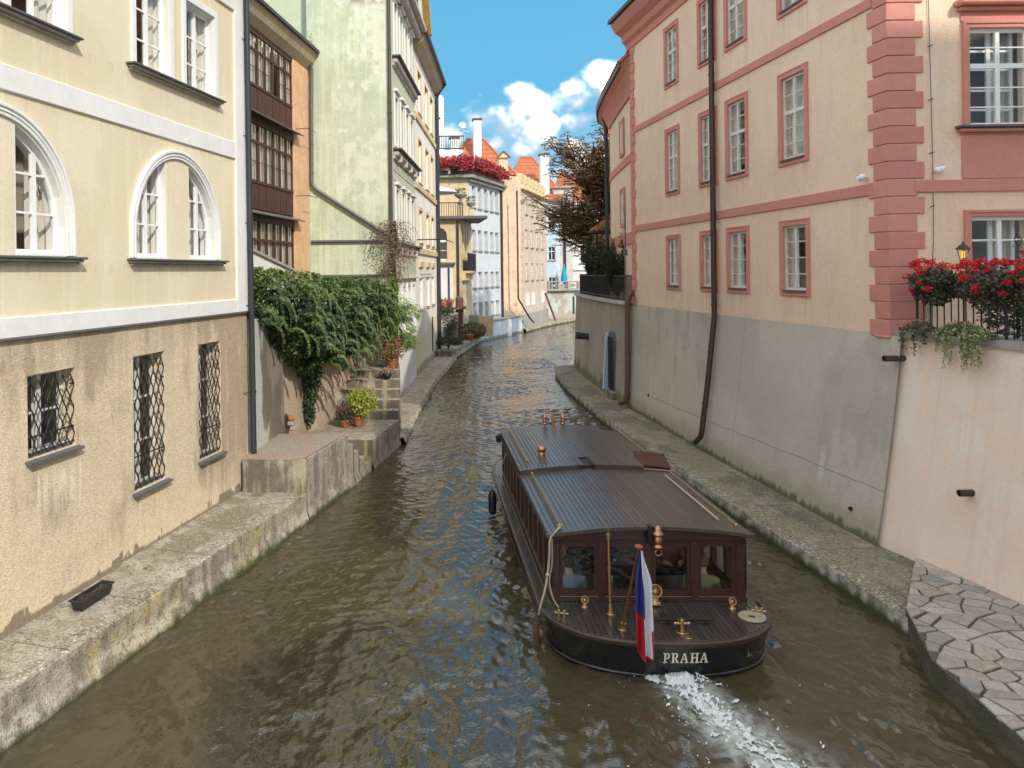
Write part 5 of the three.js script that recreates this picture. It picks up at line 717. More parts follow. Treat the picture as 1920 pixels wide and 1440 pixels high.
  const ch = thing('garden_chair', 'garden chair with pink seat and pale blue cushion behind the railing', 'chair', [rx(11.4) + 0.8, 4.08, -11.5], -0.9); for (const [x, z] of [[-0.22, -0.22], [0.22, -0.22], [-0.22, 0.22], [0.22, 0.22]]) obj('leg', rod([x, 0, z], [x * 0.9, 0.42, z * 0.9], 0.014), M.iron, ch); obj('seat', cspan(-0.25, 0.25, 0.42, 0.5, -0.25, 0.25, 0.03), std([0.62, 0.22, 0.24], { rough: 0.95 }), ch); obj('backrest', cspan(-0.25, 0.25, 0.5, 0.9, 0.2, 0.26, 0.025), std([0.42, 0.55, 0.72], { rough: 0.95 }), ch); obj('armrest', tube([[-0.27, 0.42, -0.2], [-0.27, 0.66, -0.22], [-0.27, 0.68, 0.2]], 0.012), M.iron, ch); obj('armrest', tube([[0.27, 0.42, -0.2], [0.27, 0.66, -0.22], [0.27, 0.68, 0.2]], 0.012), M.iron, ch);
}
// ================================================================ stone paved apron at the foot of the pink wall
{
  const apex = [8.72, -13.5], e1 = [7.35, -11.6], e2 = [6.72, -10.1], e3 = [6.5, -8.3], e4 = [6.3, -4], in2 = [9.12, -11.6], in3 = [9.7, -7.4], in4 = [10.2, -4];
  const edge = (D) => { const t = [[13.5, 8.72], [11.6, 7.35], [10.1, 6.72], [8.3, 6.5], [4, 6.3]]; let i = 1; while (i < t.length - 1 && t[i][0] > D) i++; return lerp(t[i - 1][1], t[i][1], (t[i - 1][0] - D) / (t[i - 1][0] - t[i][0])); };
  const A = structure(obj('stone_apron', plate([apex, e1, e2, e3, e4, in4, in3, in2].map(([x, z]) => [x, -z]), -0.4, 0.33).rotateX(-Math.PI / 2), M.apronBed = rough(paint(256, 256, 3, 3, (u, v) => mix3(mix3([0.14, 0.12, 0.095], [0.09, 0.09, 0.055], sst(0.4, 0.6, fbm(u * 3, v * 3, 4, 970))), [0.10, 0.09, 0.075], 0.7 * sst(0.4, 0.7, fbm(u * 16, v * 16, 3, 971)))), 0.02)), 'sloping apron of irregular grey paving stones at the foot of the pink wall', 'paving');
  // irregular stones: relaxed cells clipped from jittered rows
  const r = rng(91), pts = []; for (let D = 13.2, row = 0; D > 4.3; D -= 0.25, row++) for (let x = edge(D) - 0.1 + (row % 2) * 0.17; x < PK(D, 0.35) + 0.3; x += 0.38 * rr(0.75, 1.3, r)) pts.push([x + rr(-0.12, 0.12, r), -D + rr(-0.11, 0.11, r)]);
  const inside = (x, z) => x > edge(-z) + 0.0 && x < PK(-z, 0.33) + 0.05 && -z < 13.3, mats = [[0.52, 0.445, 0.375], [0.46, 0.40, 0.34], [0.57, 0.50, 0.43], [0.50, 0.40, 0.32], [0.40, 0.36, 0.32]].map((c) => { const m = rough(null, 0.014); m.map = rep(G.mott, 0.7); m.color.setRGB(...c); return m; });
  pts.forEach(([x, z], i) => {
    if (-z > 13.4 || x > PK(-z, 0.33) + 0.3) return; let poly = []; for (let k = 0; k < 20; k++) { const a = k / 20 * 6.283; poly.push([x + 0.7 * Math.cos(a), z + 0.7 * Math.sin(a)]); }
    const cut = (px, pz, nx, nz) => { const out = []; for (let k = 0; k < poly.length; k++) { const A = poly[k], B = poly[(k + 1) % poly.length], da = (A[0] - px) * nx + (A[1] - pz) * nz, db = (B[0] - px) * nx + (B[1] - pz) * nz; if (da <= 0) out.push(A); if (da * db < 0) { const t = da / (da - db); out.push([lerp(A[0], B[0], t), lerp(A[1], B[1], t)]); } } poly = out; };
    pts.forEach(([qx, qz], j) => { const d = Math.hypot(qx - x, qz - z); if (j === i || d > 1.5 || !d) return; const nx = (qx - x) / d, nz = (qz - z) / d, g = 0.009 + 0.011 * hsh(Math.min(i, j), Math.max(i, j), 5); cut(x + nx * (d / 2 - g), z + nz * (d / 2 - g), nx, nz); });
    for (const [a, b] of [[apex, e1], [e1, e2], [e2, e3], [e3, e4]]) { const dx = b[0] - a[0], dz = b[1] - a[1], l = Math.hypot(dx, dz); cut(a[0] + 0.01, a[1], -dz / l, dx / l); }
    if (poly.length < 3) return; const area = Math.abs(poly.reduce((s, p, k) => { const q = poly[(k + 1) % poly.length]; return s + p[0] * q[1] - q[0] * p[1]; }, 0)) / 2; if (area < 0.012) return;
    const cl = poly.filter((p, k) => Math.hypot(p[0] - poly[(k + 1) % poly.length][0], p[1] - poly[(k + 1) % poly.length][1]) > 0.03); if (cl.length < 3) return;
    const wob = cl.map(([a, b]) => [a + rr(-0.012, 0.012, r), -(b + rr(-0.012, 0.012, r))]); const s = obj('paving_stone', plate(wob, 0, 0.032 + 0.012 * r(), [], 0.008).rotateX(-Math.PI / 2), mats[Math.floor(r() * 5)], A); s.position.y = 0.318;
  });
}
// ================================================================ curved terrace wall, fence and rounded wing
const curve = [[8.62, -29.1], [8.66, -31.1], [8.85, -35], [9.2, -39.2], [9.65, -42.6], [10.4, -44.6], [11.8, -45.8], [14, -46.4]];
const cvPath = new THREE.CatmullRomCurve3(curve.map(([x, z]) => V(x, 0, z)));
{
  const W = thing('curved_terrace_wall', 'curved grey retaining wall with an arched doorway and a drain spout', 'wall'), len = cvPath.getLength();
  const map = paint(1024, 512, 22, 4.2, (s, y) => { const n = fbm(s * 0.6, y * 0.7, 5, 980), st = fbm(s * 8, y * 0.5, 4, 981), sp = fbm(s * 30, y * 30, 2, 982); let c = mix3([0.44, 0.39, 0.32], [0.37, 0.325, 0.27], sst(0.36, 0.62, n)); c = mix3(c, [0.25, 0.22, 0.18], 0.6 * sst(0.55, 0.7, st) * sst(2.2, 3.6, y)); c = mix3(c, [0.13, 0.14, 0.065], 0.85 * sst(0.9, 0.45, y + 0.9 * (fbm(s * 3, y, 4, 983) - 0.5))); const k = 0.9 + 0.18 * sp; return c.map((a) => a * k); });
  obj('curved_wall', sheet(90, 12, (u, v) => { const p = cvPath.getPointAt(u), t = cvPath.getTangentAt(u), y = lerp(0.1, 4.0, v), o = 0.16 * (1 - v); return [p.x + t.z * o, y, p.z - t.x * o, u * len, y]; }), rough(map, 0.007), W);
  const cap = (o0, o1, y0, y1) => { const N = 60, prof = [[o0, y0], [o0, y1], [o1, y1], [o1, y0]]; return sheet(N, 3, (u, v, i, j) => { const p = cvPath.getPointAt(u), t = cvPath.getTangentAt(u), [o, y] = prof[j]; return [p.x + t.z * o, y, p.z - t.x * o, u * len, j * 0.2]; }); };
  obj('coping', cap(0.1, -0.5, 3.98, 4.1), M.stone, W); obj('terrace_floor', new THREE.ShapeGeometry(new THREE.Shape([...cvPath.getPoints(40).map((p) => new THREE.Vector2(p.x + 0.2, -p.z)), new THREE.Vector2(30, 46.4), new THREE.Vector2(30, 29.1)])).rotateX(-Math.PI / 2).translate(0, 3.99, 0), M.stone, W);
  const d = obj('drain_spout', new THREE.CylinderGeometry(0.16, 0.16, 0.75, 14).rotateZ(Math.PI / 2 - 0.12), M.metal, W); d.position.set(8.72, 2.25, -37.0);
  // arched doorway with a pale blue half open leaf and grille
  const dz = -31.6, q = (w, h, z0, z1) => { const p = [[-w, 0], [w, 0]]; for (let i = 0; i <= 10; i++) p.push([w * Math.cos(Math.PI * i / 10), h - w + w * Math.sin(Math.PI * i / 10)]); return plate(p, z0, z1); };
  const door = obj('arched_doorway', q(0.45, 2.35, -0.1, 0.1), std([0.10, 0.12, 0.14], { rough: 0.6 }), W); door.position.set(8.62, 0.55, dz); door.rotation.y = -Math.PI / 2 - 0.03; obj('door_step', cspan(-0.7, 0.7, -0.5, 0.0, 0, 0.25, 0.03), M.block, door); for (let k = 0; k < 5; k++) obj('grille_bar', rod([-0.36 + k * 0.18, 0.05, 0.13], [-0.36 + k * 0.18, 2.1, 0.13], 0.016, 6), M.iron, door); for (let k = 0; k < 8; k++) obj('grille_bar', rod([-0.4, 0.2 + k * 0.25, 0.13], [0.4, 0.2 + k * 0.25, 0.13], 0.012, 6), M.iron, door);
  const leaf = obj('door_leaf', plate([[0, 0], [0.26, 0], [0.1, 1.9], [0.05, 2.2], [0, 2.25]], -0.02, 0.03), std([0.55, 0.68, 0.80], { rough: 0.5 }), door); leaf.position.set(-0.45, 0.0, 0.14); leaf.rotation.y = -1.1;
  const dp = thing('rust_downpipe', 'rusty brown downpipe where the curved wall meets the house', 'pipe'); obj('pipe', pipe([[8.62, 4.55, -28.85], [8.40, 4.3, -28.9], [8.38, 1.2, -28.95], [8.36, 0.55, -29.0], [8.2, 0.42, -29.3]], 0.1, 10), M.rust, dp);
  const fn = thing('terrace_fence', 'black iron fence on the curved terrace wall', 'fence'), at = (u, o = -0.2) => { const p = cvPath.getPointAt(u), t = cvPath.getTangentAt(u); return [p.x + t.z * o, p.z - t.x * o]; }, N = 150;
  for (const y of [4.2, 5.05]) obj('rail', new THREE.TubeGeometry(new THREE.CatmullRomCurve3(Array.from({ length: 30 }, (_, i) => { const [x, z] = at(0.01 + i / 29 * 0.85); return V(x, y, z); })), 60, 0.025, 5), M.iron, fn);
  const bar = rod([0, 4.1, 0], [0, 5.1, 0], 0.011, 5); for (let i = 0; i <= N; i++) { const [x, z] = at(0.01 + i / N * 0.85); obj('bar', bar, M.iron, fn).position.set(x, 0, z); }
  const pb = cbox(0.3, 0.4, 0.6, 0.02); for (let i = 0; i < 8; i++) { const [x, z] = at(0.36 + i * 0.05, -0.42); obj('planter_box', pb, M.iron, fn).position.set(x, 4.3, z); }
}
{ // rounded wing beyond the far quoin
  const pts = [[8.9, -29.2], [9.3, -32], [9.75, -35], [10.3, -38], [11.2, -40.8], [12.8, -43], [15.5, -44.2]], cv = new THREE.CatmullRomCurve3(pts.map(([x, z]) => V(x, 0, z))), len = cv.getLength();
  const H = thing('rounded_wing', 'rounded beige wing with red bands and a curved tiled eave', 'house');
  const strip = (y0, y1, o0, o1 = o0) => sheet(48, 1, (u, v) => { const p = cv.getPointAt(u), t = cv.getTangentAt(u), o = lerp(o0, o1, v); return [p.x + t.z * o, lerp(y0, y1, v), p.z - t.x * o, u * len, lerp(y0, y1, v)]; });
  obj('curved_wall', strip(3.9, 12.4, 0), M.beige, H);
  for (const [a, b] of [[6.3, 6.75], [9.45, 9.75]]) obj('band', [strip(a, b, 0.05), strip(b, b + 0.001, 0.05, -0.02), strip(a - 0.001, a, -0.02, 0.05)], M.red, H);
  obj('curved_cornice', [strip(11.9, 12.15, 0.06, 0.12), strip(12.15, 12.6, 0.12, 0.34), strip(12.6, 12.72, 0.34, 0.52)], M.red, H); obj('gutter', [strip(12.72, 12.74, 0.46, 0.60), strip(12.74, 12.86, 0.60, 0.62)], M.iron, H);
  // tiled roof, rows of curved tiles
  obj('roof_plane', strip(12.84, 15.6, 0.55, -2.2), M.tile, H); const rows = []; for (let j = 0; j < 9; j++) for (let i = 0; i < 46; i++) { const u = (i + 0.5) / 46, f = j / 9, p = cv.getPointAt(u), t = cv.getTangentAt(u), o = lerp(0.55, -2.2, f + 0.06), g = new THREE.CylinderGeometry(0.1, 0.13, 0.5, 6, 1, true, -Math.PI / 2, Math.PI); g.rotateX(-0.82).rotateY(Math.atan2(t.z, -t.x) ); g.translate(p.x + t.z * o, lerp(12.89, 15.65, f + 0.06), p.z - t.x * o); rows.push(g); }
  const tl = obj('roof_tiles', rows, M.tile, H); tl.material = M.tile; tl.userData.kind = 'stuff';
  for (const [u, y0, y1] of [[0.235, 10.1, 11.3], [0.235, 7.2, 8.5]]) { const p = cv.getPointAt(u), t = cv.getTangentAt(u), w = windowAt(H, { x: 0, y: 0, w: 0.9, h: y1 - y0, z: 0, cols: 2, rows: [0.5], glass: M.farGlass, mat: M.paintOld }); w.position.set(p.x + t.z * 0.04, y0, p.z - t.x * 0.04); w.rotation.y = Math.atan2(t.z, -t.x) + 0.0 + 0; obj('red_surround', frameRing(0, 0.9, 0, y1 - y0, 0.15, -0.02, 0.03), M.red, w); }
  obj('downpipe', pipe([[10.0, 12.8, -38.2], [10.2, 12.2, -38.3], [10.2, 4.0, -38.3]], 0.09, 8), M.metal, H); obj('wall_lamp_arm', [rod([8.72, 7.6, -30.2], [8.72, 6.0, -30.2], 0.025), box(0.12, 0.22, 0.12, 8.72, 5.95, -30.2)], M.zinc, H);
  const ga = thing('garden_pavilion', 'small pavilion with a red pantile roof beside the rounded wing', 'pavilion', [12.6, 4, -46.5]); obj('wall', span(-0.9, 2.5, 0, 3.6, -2, 0), M.beige, ga); obj('roof', plate([[-1.3, 3.5], [2.6, 3.5], [2.6, 5.4], [1.0, 5.0]], -2.2, 0.5), M.tile, ga); obj('pantiles', Array.from({ length: 14 }, (_, i) => rod([-1.3 + i * 0.28, 3.55, 0.55], [1.0 + i * 0.12, 5.0, 0.0], 0.1, 6)), M.tile, ga); obj('gutter', rod([-1.35, 3.45, 0.6], [2.6, 3.45, 0.6], 0.09), M.iron, ga); obj('downpipe', pipe([[-1.0, 3.4, 0.6], [-0.85, 3.0, 0.1], [-0.85, 0, 0.1]], 0.06), M.metal, ga);
}
// ================================================================ unseen tower and house, added to keep the right bank and boat in shade
{
  const a = thing('added_shade_tower', 'tall grey tower with a wedge shaped roof, added out of view to shade the right bank', 'tower', [14.2, 0, 6]); obj('tower_body', span(0, 10, 0, 25, 0, 8), M.stone, a); obj('cornice', cspan(-0.3, 10.3, 24.4, 25, -0.3, 8.3, 0.05), M.stone, a); obj('roof', faces([[[-0.3, 25, -0.3], [10.3, 25, -0.3], [8, 30, 4], [2, 30, 4]], [[-0.3, 25, 8.3], [10.3, 25, 8.3], [8, 30, 4], [2, 30, 4]], [[-0.3, 25, -0.3], [-0.3, 25, 8.3], [2, 30, 4]], [[10.3, 25, -0.3], [10.3, 25, 8.3], [8, 30, 4]]]), M.slate, a);
  for (let j = 0; j < 3; j++) windowAt(a, { x: 5.6, y: 9 + j * 5, w: 1.2, h: 2.2, z: -0.03, cols: 2, rows: [0.6] }).rotation.y = Math.PI;
  const b = thing('added_shade_house', 'beige house with a red roof, added out of view to shade the boat', 'house', [7.2, 0, 4]); obj('house_body', span(0, 6.8, 0, 13, 0, 10), M.beige, b); obj('roof', faces([[[-0.4, 13, -0.4], [6.9, 13, -0.4], [6.9, 16, 5], [-0.4, 16, 5]], [[-0.4, 13, 10.4], [6.9, 13, 10.4], [6.9, 16, 5], [-0.4, 16, 5]], [[-0.4, 13, -0.4], [-0.4, 13, 10.4], [-0.4, 16, 5]], [[6.9, 13, -0.4], [6.9, 13, 10.4], [6.9, 16, 5]]]), M.tile, b); for (let i = 0; i < 2; i++) for (let j = 0; j < 2; j++) windowAt(b, { x: 2.4 + i * 2.8, y: 6 + j * 3.3, w: 1.1, h: 1.8, z: -0.03, cols: 2, rows: [0.6], glass: M.farGlass }).rotation.y = Math.PI;
}
// ================================================================ the tour boat
{
  const B = thing('tour_boat', 'brown wooden canal boat with arched plank roof, black hull and PRAHA on the stern', 'boat', [3.62, 0, -11.6], -0.035);
  const wood = (c, o = {}) => std(c, { rough: 0.32, map: G.wood, mm: 0.9, bump: G.wood, bs: 0.0015, bm: 0.5, clearcoat: 0.35, clearcoatRoughness: 0.18, ...o });
  const mDeck = [[0.072, 0.056, 0.049], [0.060, 0.046, 0.040], [0.084, 0.066, 0.057]].map((c) => wood(c, { rough: 0.34, clearcoat: 0.8, clearcoatRoughness: 0.12 })), mRoof = [[0.105, 0.076, 0.062], [0.092, 0.066, 0.054], [0.118, 0.086, 0.070]].map((c) => wood(c, { rough: 0.36 })), mMah = wood([0.086, 0.032, 0.021]), mDark = std([0.012, 0.009, 0.008], { rough: 0.6 }), mHull = std([0.011, 0.011, 0.012], { rough: 0.22, clearcoat: 0.5, clearcoatRoughness: 0.1, bump: G.mott, bs: 0.006, bm: 1.3 }), mRub = wood([0.075, 0.043, 0.03], { rough: 0.45 });
  const r = rng(55), dy = 0.49, hw = 1.6, zs = 1.33;
  const zStern = (x) => zs * Math.pow(Math.max(0, 1 - Math.pow(Math.abs(x) / hw, 2.4)), 1 / 2.4), half = (z) => (z > 0 ? hw * Math.pow(Math.max(0, 1 - Math.pow(z / zs, 2.4)), 1 / 2.4) : z > -7.2 ? hw : hw * Math.pow(Math.max(0, 1 - Math.pow((-7.2 - z) / 3.1, 2)), 0.6));
  const outline = []; for (let i = 0; i <= 40; i++) { const t = Math.PI * i / 40, c = Math.cos(t), s = Math.sin(t); outline.push([Math.sign(c) * hw * Math.pow(Math.abs(c), 2 / 2.4), zs * Math.pow(Math.abs(s), 2 / 2.4)]); }   // right, round the stern, left
  for (let i = 1; i <= 24; i++) outline.push([-hw, -7.2 * i / 24]); for (let i = 1; i <= 12; i++) { const z = -7.2 - 3.1 * i / 12; outline.push([-half(z), z]); } for (let i = 11; i >= 1; i--) { const z = -7.2 - 3.1 * i / 12; outline.push([half(z), z]); } for (let i = 24; i >= 1; i--) outline.push([hw, -7.2 * i / 24]);
  const loop = (n, fn) => sheet(outline.length, n, (u, v, i, j) => { const [x, z] = outline[i % outline.length]; return fn(x, z, v, i, j); });
  const hull = obj('hull', loop(8, (x, z, v, i) => { const y = lerp(dy - 0.05, -0.3, v), k = 1 - 0.015 - 0.11 * Math.pow(v, 1.2), q = z > 0 ? z * (1 - 0.12 * v) : z; return [x * k, y, q + (z < -7.2 ? 0.5 * v : 0), i * 0.2, y]; }), mHull, B);
  obj('rubbing_strake', loop(4, (x, z, v, i, j) => { const p = [[0.985, dy - 0.07], [1.006, dy - 0.06], [1.008, dy - 0.008], [1.0, dy + 0.006], [0.965, dy + 0.005]][j]; return [x * p[0], p[1], z > 0 ? z * p[0] : z, i * 0.15, j * 0.05]; }), mRub, hull);
  obj('waterline_strake', loop(3, (x, z, v, i, j) => { const p = [[0.945, 0.05], [0.958, 0.04], [0.958, 0.02], [0.94, 0.0]][j]; return [x * p[0], p[1], z > 0 ? z * (p[0] - 0.015) : z, i * 0.15, j * 0.05]; }), mHull, hull);
  obj('deck_bed', new THREE.ShapeGeometry(new THREE.Shape(outline.filter(([x, z]) => z >= -0.01).map(([x, z]) => new THREE.Vector2(x * 0.98, -z * 0.98)))).rotateX(-Math.PI / 2).translate(0, dy - 0.02, 0), mDark, B);
  for (let k = 0, x = -1.53; x < 1.5; x += 0.078, k++) { const e = Math.min(zStern(x), zStern(x + 0.075)) * 0.975 - 0.03; if (e < 0.08) continue; obj('deck_plank', cspan(x, x + 0.0735, dy - 0.02, dy + 0.004, 0.012, e, 0.003), mDeck[Math.floor(r() * 3)], B); }
  for (const s of [-1, 1]) for (let k = 0; k < 3; k++) obj('side_deck_plank', cspan(s * 1.41 + (s > 0 ? k * 0.06 : -k * 0.06 - 0.058), s * 1.41 + (s > 0 ? k * 0.06 + 0.058 : -k * 0.06), dy - 0.02, dy + 0.004, -7.2, 0.01, 0.003), mDeck[k], B);
  const fp = []; for (let i = 0; i <= 20; i++) { const z = -7.2 - 3.05 * i / 20; fp.push([half(z), z]); } for (let i = 20; i >= 0; i--) { const z = -7.2 - 3.05 * i / 20; fp.push([-half(z), z]); } obj('fore_deck', plate(fp.map(([x, z]) => [x * 0.98, -z]), 0, 0.03).rotateX(-Math.PI / 2).translate(0, dy - 0.03, 0), mDeck[0], B);
  // cabin
  const ry = (x) => 1.60 - 0.115 * Math.pow(x / 1.45, 2), arcPts = (x0, x1, o) => Array.from({ length: 13 }, (_, i) => { const x = lerp(x0, x1, i / 12); return [x, ry(x) + o]; });
  const wx = [[-1.26, -0.73], [-0.60, -0.07], [0.08, 0.60], [0.73, 1.24]];
  const bulk = obj('stern_bulkhead', plate([[-1.4, dy], [1.4, dy], [1.4, 1.46], ...arcPts(1.38, -1.38, -0.03), [-1.4, 1.46]], -0.06, 0, wx.map(([a, b]) => rect(a, b, 0.62, 1.315))), mMah, B);
  obj('lintel', cspan(-1.41, 1.41, 1.345, 1.375, 0, 0.02, 0.006), mMah, bulk); for (const x of [-1.33, -0.665, 0.005, 0.665, 1.32]) obj('post', cspan(x - 0.055, x + 0.055, dy, 1.345, -0.01, 0.03, 0.01), mMah, bulk); obj('bottom_rail', cspan(-1.41, 1.41, dy + 0.002, dy + 0.08, 0, 0.025, 0.008), mMah, bulk);
  for (const [a, b] of wx) { const w = windowAt(B, { x: a, y: 0.62, w: b - a, h: 0.695, z: -0.01, cols: 1, rows: [], fw: 0.035, mat: mMah, name: 'stern_window', tilt: 0.012, seed: 5 }); }
  const nPost = 12, L = 7.1;
  for (const s of [-1, 1]) {
    const side = obj('cabin_side', [span(s * 1.37 - 0.03, s * 1.37 + 0.03, dy, 0.64, -L, -0.06), span(s * 1.37 - 0.03, s * 1.37 + 0.03, 1.34, 1.48, -L, -0.06), ...Array.from({ length: nPost + 1 }, (_, k) => span(s * 1.37 - 0.04, s * 1.37 + 0.04, 0.64, 1.34, -L + (L - 0.1) * k / nPost, -L + (L - 0.1) * k / nPost + 0.1))], mMah, B);
    const pg = new THREE.PlaneGeometry((L - 0.1) / nPost - 0.11, 0.68).rotateY(Math.PI / 2); for (let k = 0; k < nPost; k++) { const p = obj('pane', pg, M.glass, side); p.position.set(s * 1.37, 0.99, -L + (L - 0.1) * (k + 0.5) / nPost + 0.05); p.rotation.set(0, rr(-0.01, 0.01, r), rr(-0.01, 0.01, r)); }
  }
  obj('fore_bulkhead', plate([[-1.4, dy], [1.4, dy], [1.4, 1.46], ...arcPts(1.38, -1.38, -0.03), [-1.4, 1.46]], -L - 0.06, -L, [rect(-1.2, -0.2, 0.7, 1.3), rect(0.2, 1.2, 0.7, 1.3)]), mMah, B);
  obj('cabin_floor', [span(-1.3, 1.3, -0.44, -0.4, -L, -0.06), span(-1.34, -1.3, -0.44, dy, -L, -0.06), span(1.3, 1.34, -0.44, dy, -L, -0.06), span(-1.34, 1.34, -0.44, dy - 0.03, -0.06, -0.02), span(-1.34, 1.34, -0.44, dy - 0.03, -L, -L + 0.04)], std([0.14, 0.085, 0.06], { rough: 0.6 }), B);
  // roof: planks over a dark shell
  const shell = (z0, z1, x0, x1, o, t = 0.03) => { const p = [...arcPts(x0, x1, o), ...arcPts(x1, x0, o - t)]; return plate(p, z0, z1); };
  const roof = obj('roof', [shell(-3.35, 0.10, -1.47, 1.47, -0.012), shell(-L - 0.1, -3.35, -1.47, 1.47, -0.012)], mDark, B);
  const plank = (x, z0, z1, o) => { const w = 0.073, m = obj('roof_plank', plankGeo(z1 - z0), mRoof[Math.floor(r() * 3)], roof); m.position.set(x + w / 2, ry(x + w / 2) + o, (z0 + z1) / 2); m.rotation.z = -Math.atan(0.23 * (x + w / 2) / (1.45 * 1.45)); };
  const pgs = {}; function plankGeo(len) { return pgs[len.toFixed(3)] ??= cbox(0.0708, 0.022, len, 0.003); }
  for (let x = -1.45; x < 1.4; x += 0.0745) { plank(x, -3.33, 0.085, 0.0); const gap = x > -0.32 && x < -0.1, cut = x > 0.82; plank(x, -L - 0.08, gap ? -3.86 : cut ? -4.3 : -3.27, cut ? 0.004 : 0.075); }
  obj('hatch_edge', [shell(-3.3, -3.25, -1.42, -0.33, 0.09, 0.085), shell(-3.3, -3.25, -0.09, 0.83, 0.09, 0.085), shell(-3.9, -3.86, -0.36, -0.05, 0.09, 0.085), span(-0.36, -0.33, 1.58, 1.69, -3.9, -3.25), span(-0.09, -0.06, 1.58, 1.69, -3.9, -3.25)], mRoof[1], roof); obj('side_fill', [shell(-L - 0.08, -3.32, -1.42, 0.83, 0.062, 0.06)], mDark, roof);
  const flap = obj('open_flap', cbox(0.62, 0.02, 0.5, 0.005), mMah, roof); flap.position.set(1.16, 1.63, -3.9); flap.rotation.set(0.35, 0, -0.12); obj('flap_rail', rod([0.83, 1.6, -3.3], [1.46, 1.53, -3.36], 0.014), M.copper, roof);
  const fascia = (z, o) => { const p = [...arcPts(-1.48, 1.48, 0.016), ...arcPts(1.48, -1.48, -0.045)]; return plate(p, z, z + 0.03, [], 0.006); }; obj('roof_fascia', fascia(0.088), mRoof[0], roof); obj('fascia_bead', plate([...arcPts(-1.3, 1.3, -0.055), ...arcPts(1.3, -1.3, -0.075)], 0, 0.03, [], 0.004), mMah, bulk);
  // brass rails on the roof
  for (const [x, z0, z1] of [[-1.26, -3.0, 0.02], [1.26, -3.0, 0.02], [-1.26, -6.9, -3.7], [1.26, -6.9, -4.4]]) { const y = ry(x) + (z0 < -5 && x < 0 ? 0.08 : 0.01) + 0.075, g = obj('roof_rail', [rod([x, y, z0], [x, y, z1], 0.014, 8), new THREE.SphereGeometry(0.024, 10, 8).translate(x, y, z1), new THREE.SphereGeometry(0.024, 10, 8).translate(x, y, z0)], M.brass, roof); for (let k = 0; k < 4; k++) { const z = lerp(z0 + 0.05, z1 - 0.05, k / 3); obj('stanchion', [rod([x, y - 0.08, z], [x, y, z], 0.01, 6)], M.brass, B); } }
  obj('boat_hook', rod([1.12, ry(1.1) + 0.05, -2.9], [1.12, ry(1.1) + 0.05, -0.3], 0.016, 8), std([0.45, 0.36, 0.26]), roof);
  obj('roof_vent', [lathe([[0.07, 0], [0.07, 0.08], [0.05, 0.09], [0.085, 0.1], [0.09, 0.16], [0.06, 0.19], [0.001, 0.195]], 16).translate(-0.9, ry(0.9) + 0.08, -4.2)], M.copper, roof);
  const lamp = (s = 1) => [lathe([[0.001, 0], [0.05, 0], [0.055, 0.03], [0.036, 0.04], [0.036, 0.05]].map(([a, b]) => [a * s, b * s]), 14), lathe([[0.034, 0.05], [0.046, 0.09], [0.034, 0.13]].map(([a, b]) => [a * s, b * s]), 14), lathe([[0.036, 0.13], [0.06, 0.14], [0.058, 0.17], [0.03, 0.2], [0.03, 0.23], [0.001, 0.245]].map(([a, b]) => [a * s, b * s]), 14)];
  for (const x of [-0.42, 0.0]) { const l = obj('bow_lamp', lamp(1.1), M.copper, B); l.position.set(x, 1.72, -L + 0.1); obj('lamp_bracket', [rod([0, -0.08, 0], [0, 0.0, 0], 0.012)], M.brass, l); } obj('bow_post', [rod([-0.21, 1.62, -L], [-0.21, 1.98, -L], 0.035)], M.brass, B);
  // lantern on the stern bulkhead
  const sl = obj('stern_lantern', lamp(1.35), M.copper, B); sl.position.set(0.1, 1.31, 0.17); obj('lantern_plate', [cspan(-0.13, -0.06, 0.06, 0.32, -0.12, -0.02, 0.01), rod([-0.09, 0.2, -0.1], [0, 0.2, 0], 0.012)], mDark, sl); obj('lantern_handle', new THREE.TorusGeometry(0.045, 0.008, 6, 16).translate(0, -0.05, 0.02), M.brass, sl);
  // cowl vents
  const cowl = (s) => [lathe([[0.062 * s, 0], [0.064 * s, 0.02 * s], [0.04 * s, 0.03 * s], [0.04 * s, 0.09 * s]], 16), new THREE.SphereGeometry(0.066 * s, 18, 12, 0, 6.283, 0, 2.0).rotateX(-1.95).translate(0, 0.13 * s, 0.0), new THREE.TorusGeometry(0.062 * s, 0.008 * s, 8, 22).rotateX(-0.35).translate(0, 0.14 * s, 0.026 * s)];
  const mCowl = std([0.50, 0.33, 0.18], { metalness: 1, rough: 0.4, side: THREE.DoubleSide });
  for (const [x, z, s] of [[-0.96, 0.22, 0.8], [1.1, 0.26, 0.8], [0.06, 0.14, 1.35]]) { const c = obj('cowl_vent', cowl(s), mCowl, B); c.position.set(x, dy + (s > 1 ? 0.03 : 0.004), z); if (s > 1) obj('cowl_base', cbox(0.22, 0.03, 0.16, 0.005).translate(0, -0.012, 0), mMah, c); }
  obj('brass_pole', [rod([-0.64, dy, 0.42], [-0.66, 1.62, 0.42], 0.02, 10, 0.014), cyl(0.07, 0.065, 0.012, 16, -0.64, dy, 0.42), cyl(0.035, 0.03, 0.12, 12, -0.64, dy + 0.012, 0.42), rod([-0.66, 1.6, 0.42], [-0.662, 1.95, 0.42], 0.005, 6), cyl(0.026, 0.026, 0.05, 12, -0.652, 1.1, 0.42), cyl(0.026, 0.03, 0.08, 12, -0.659, 1.52, 0.42)], M.brass, B);
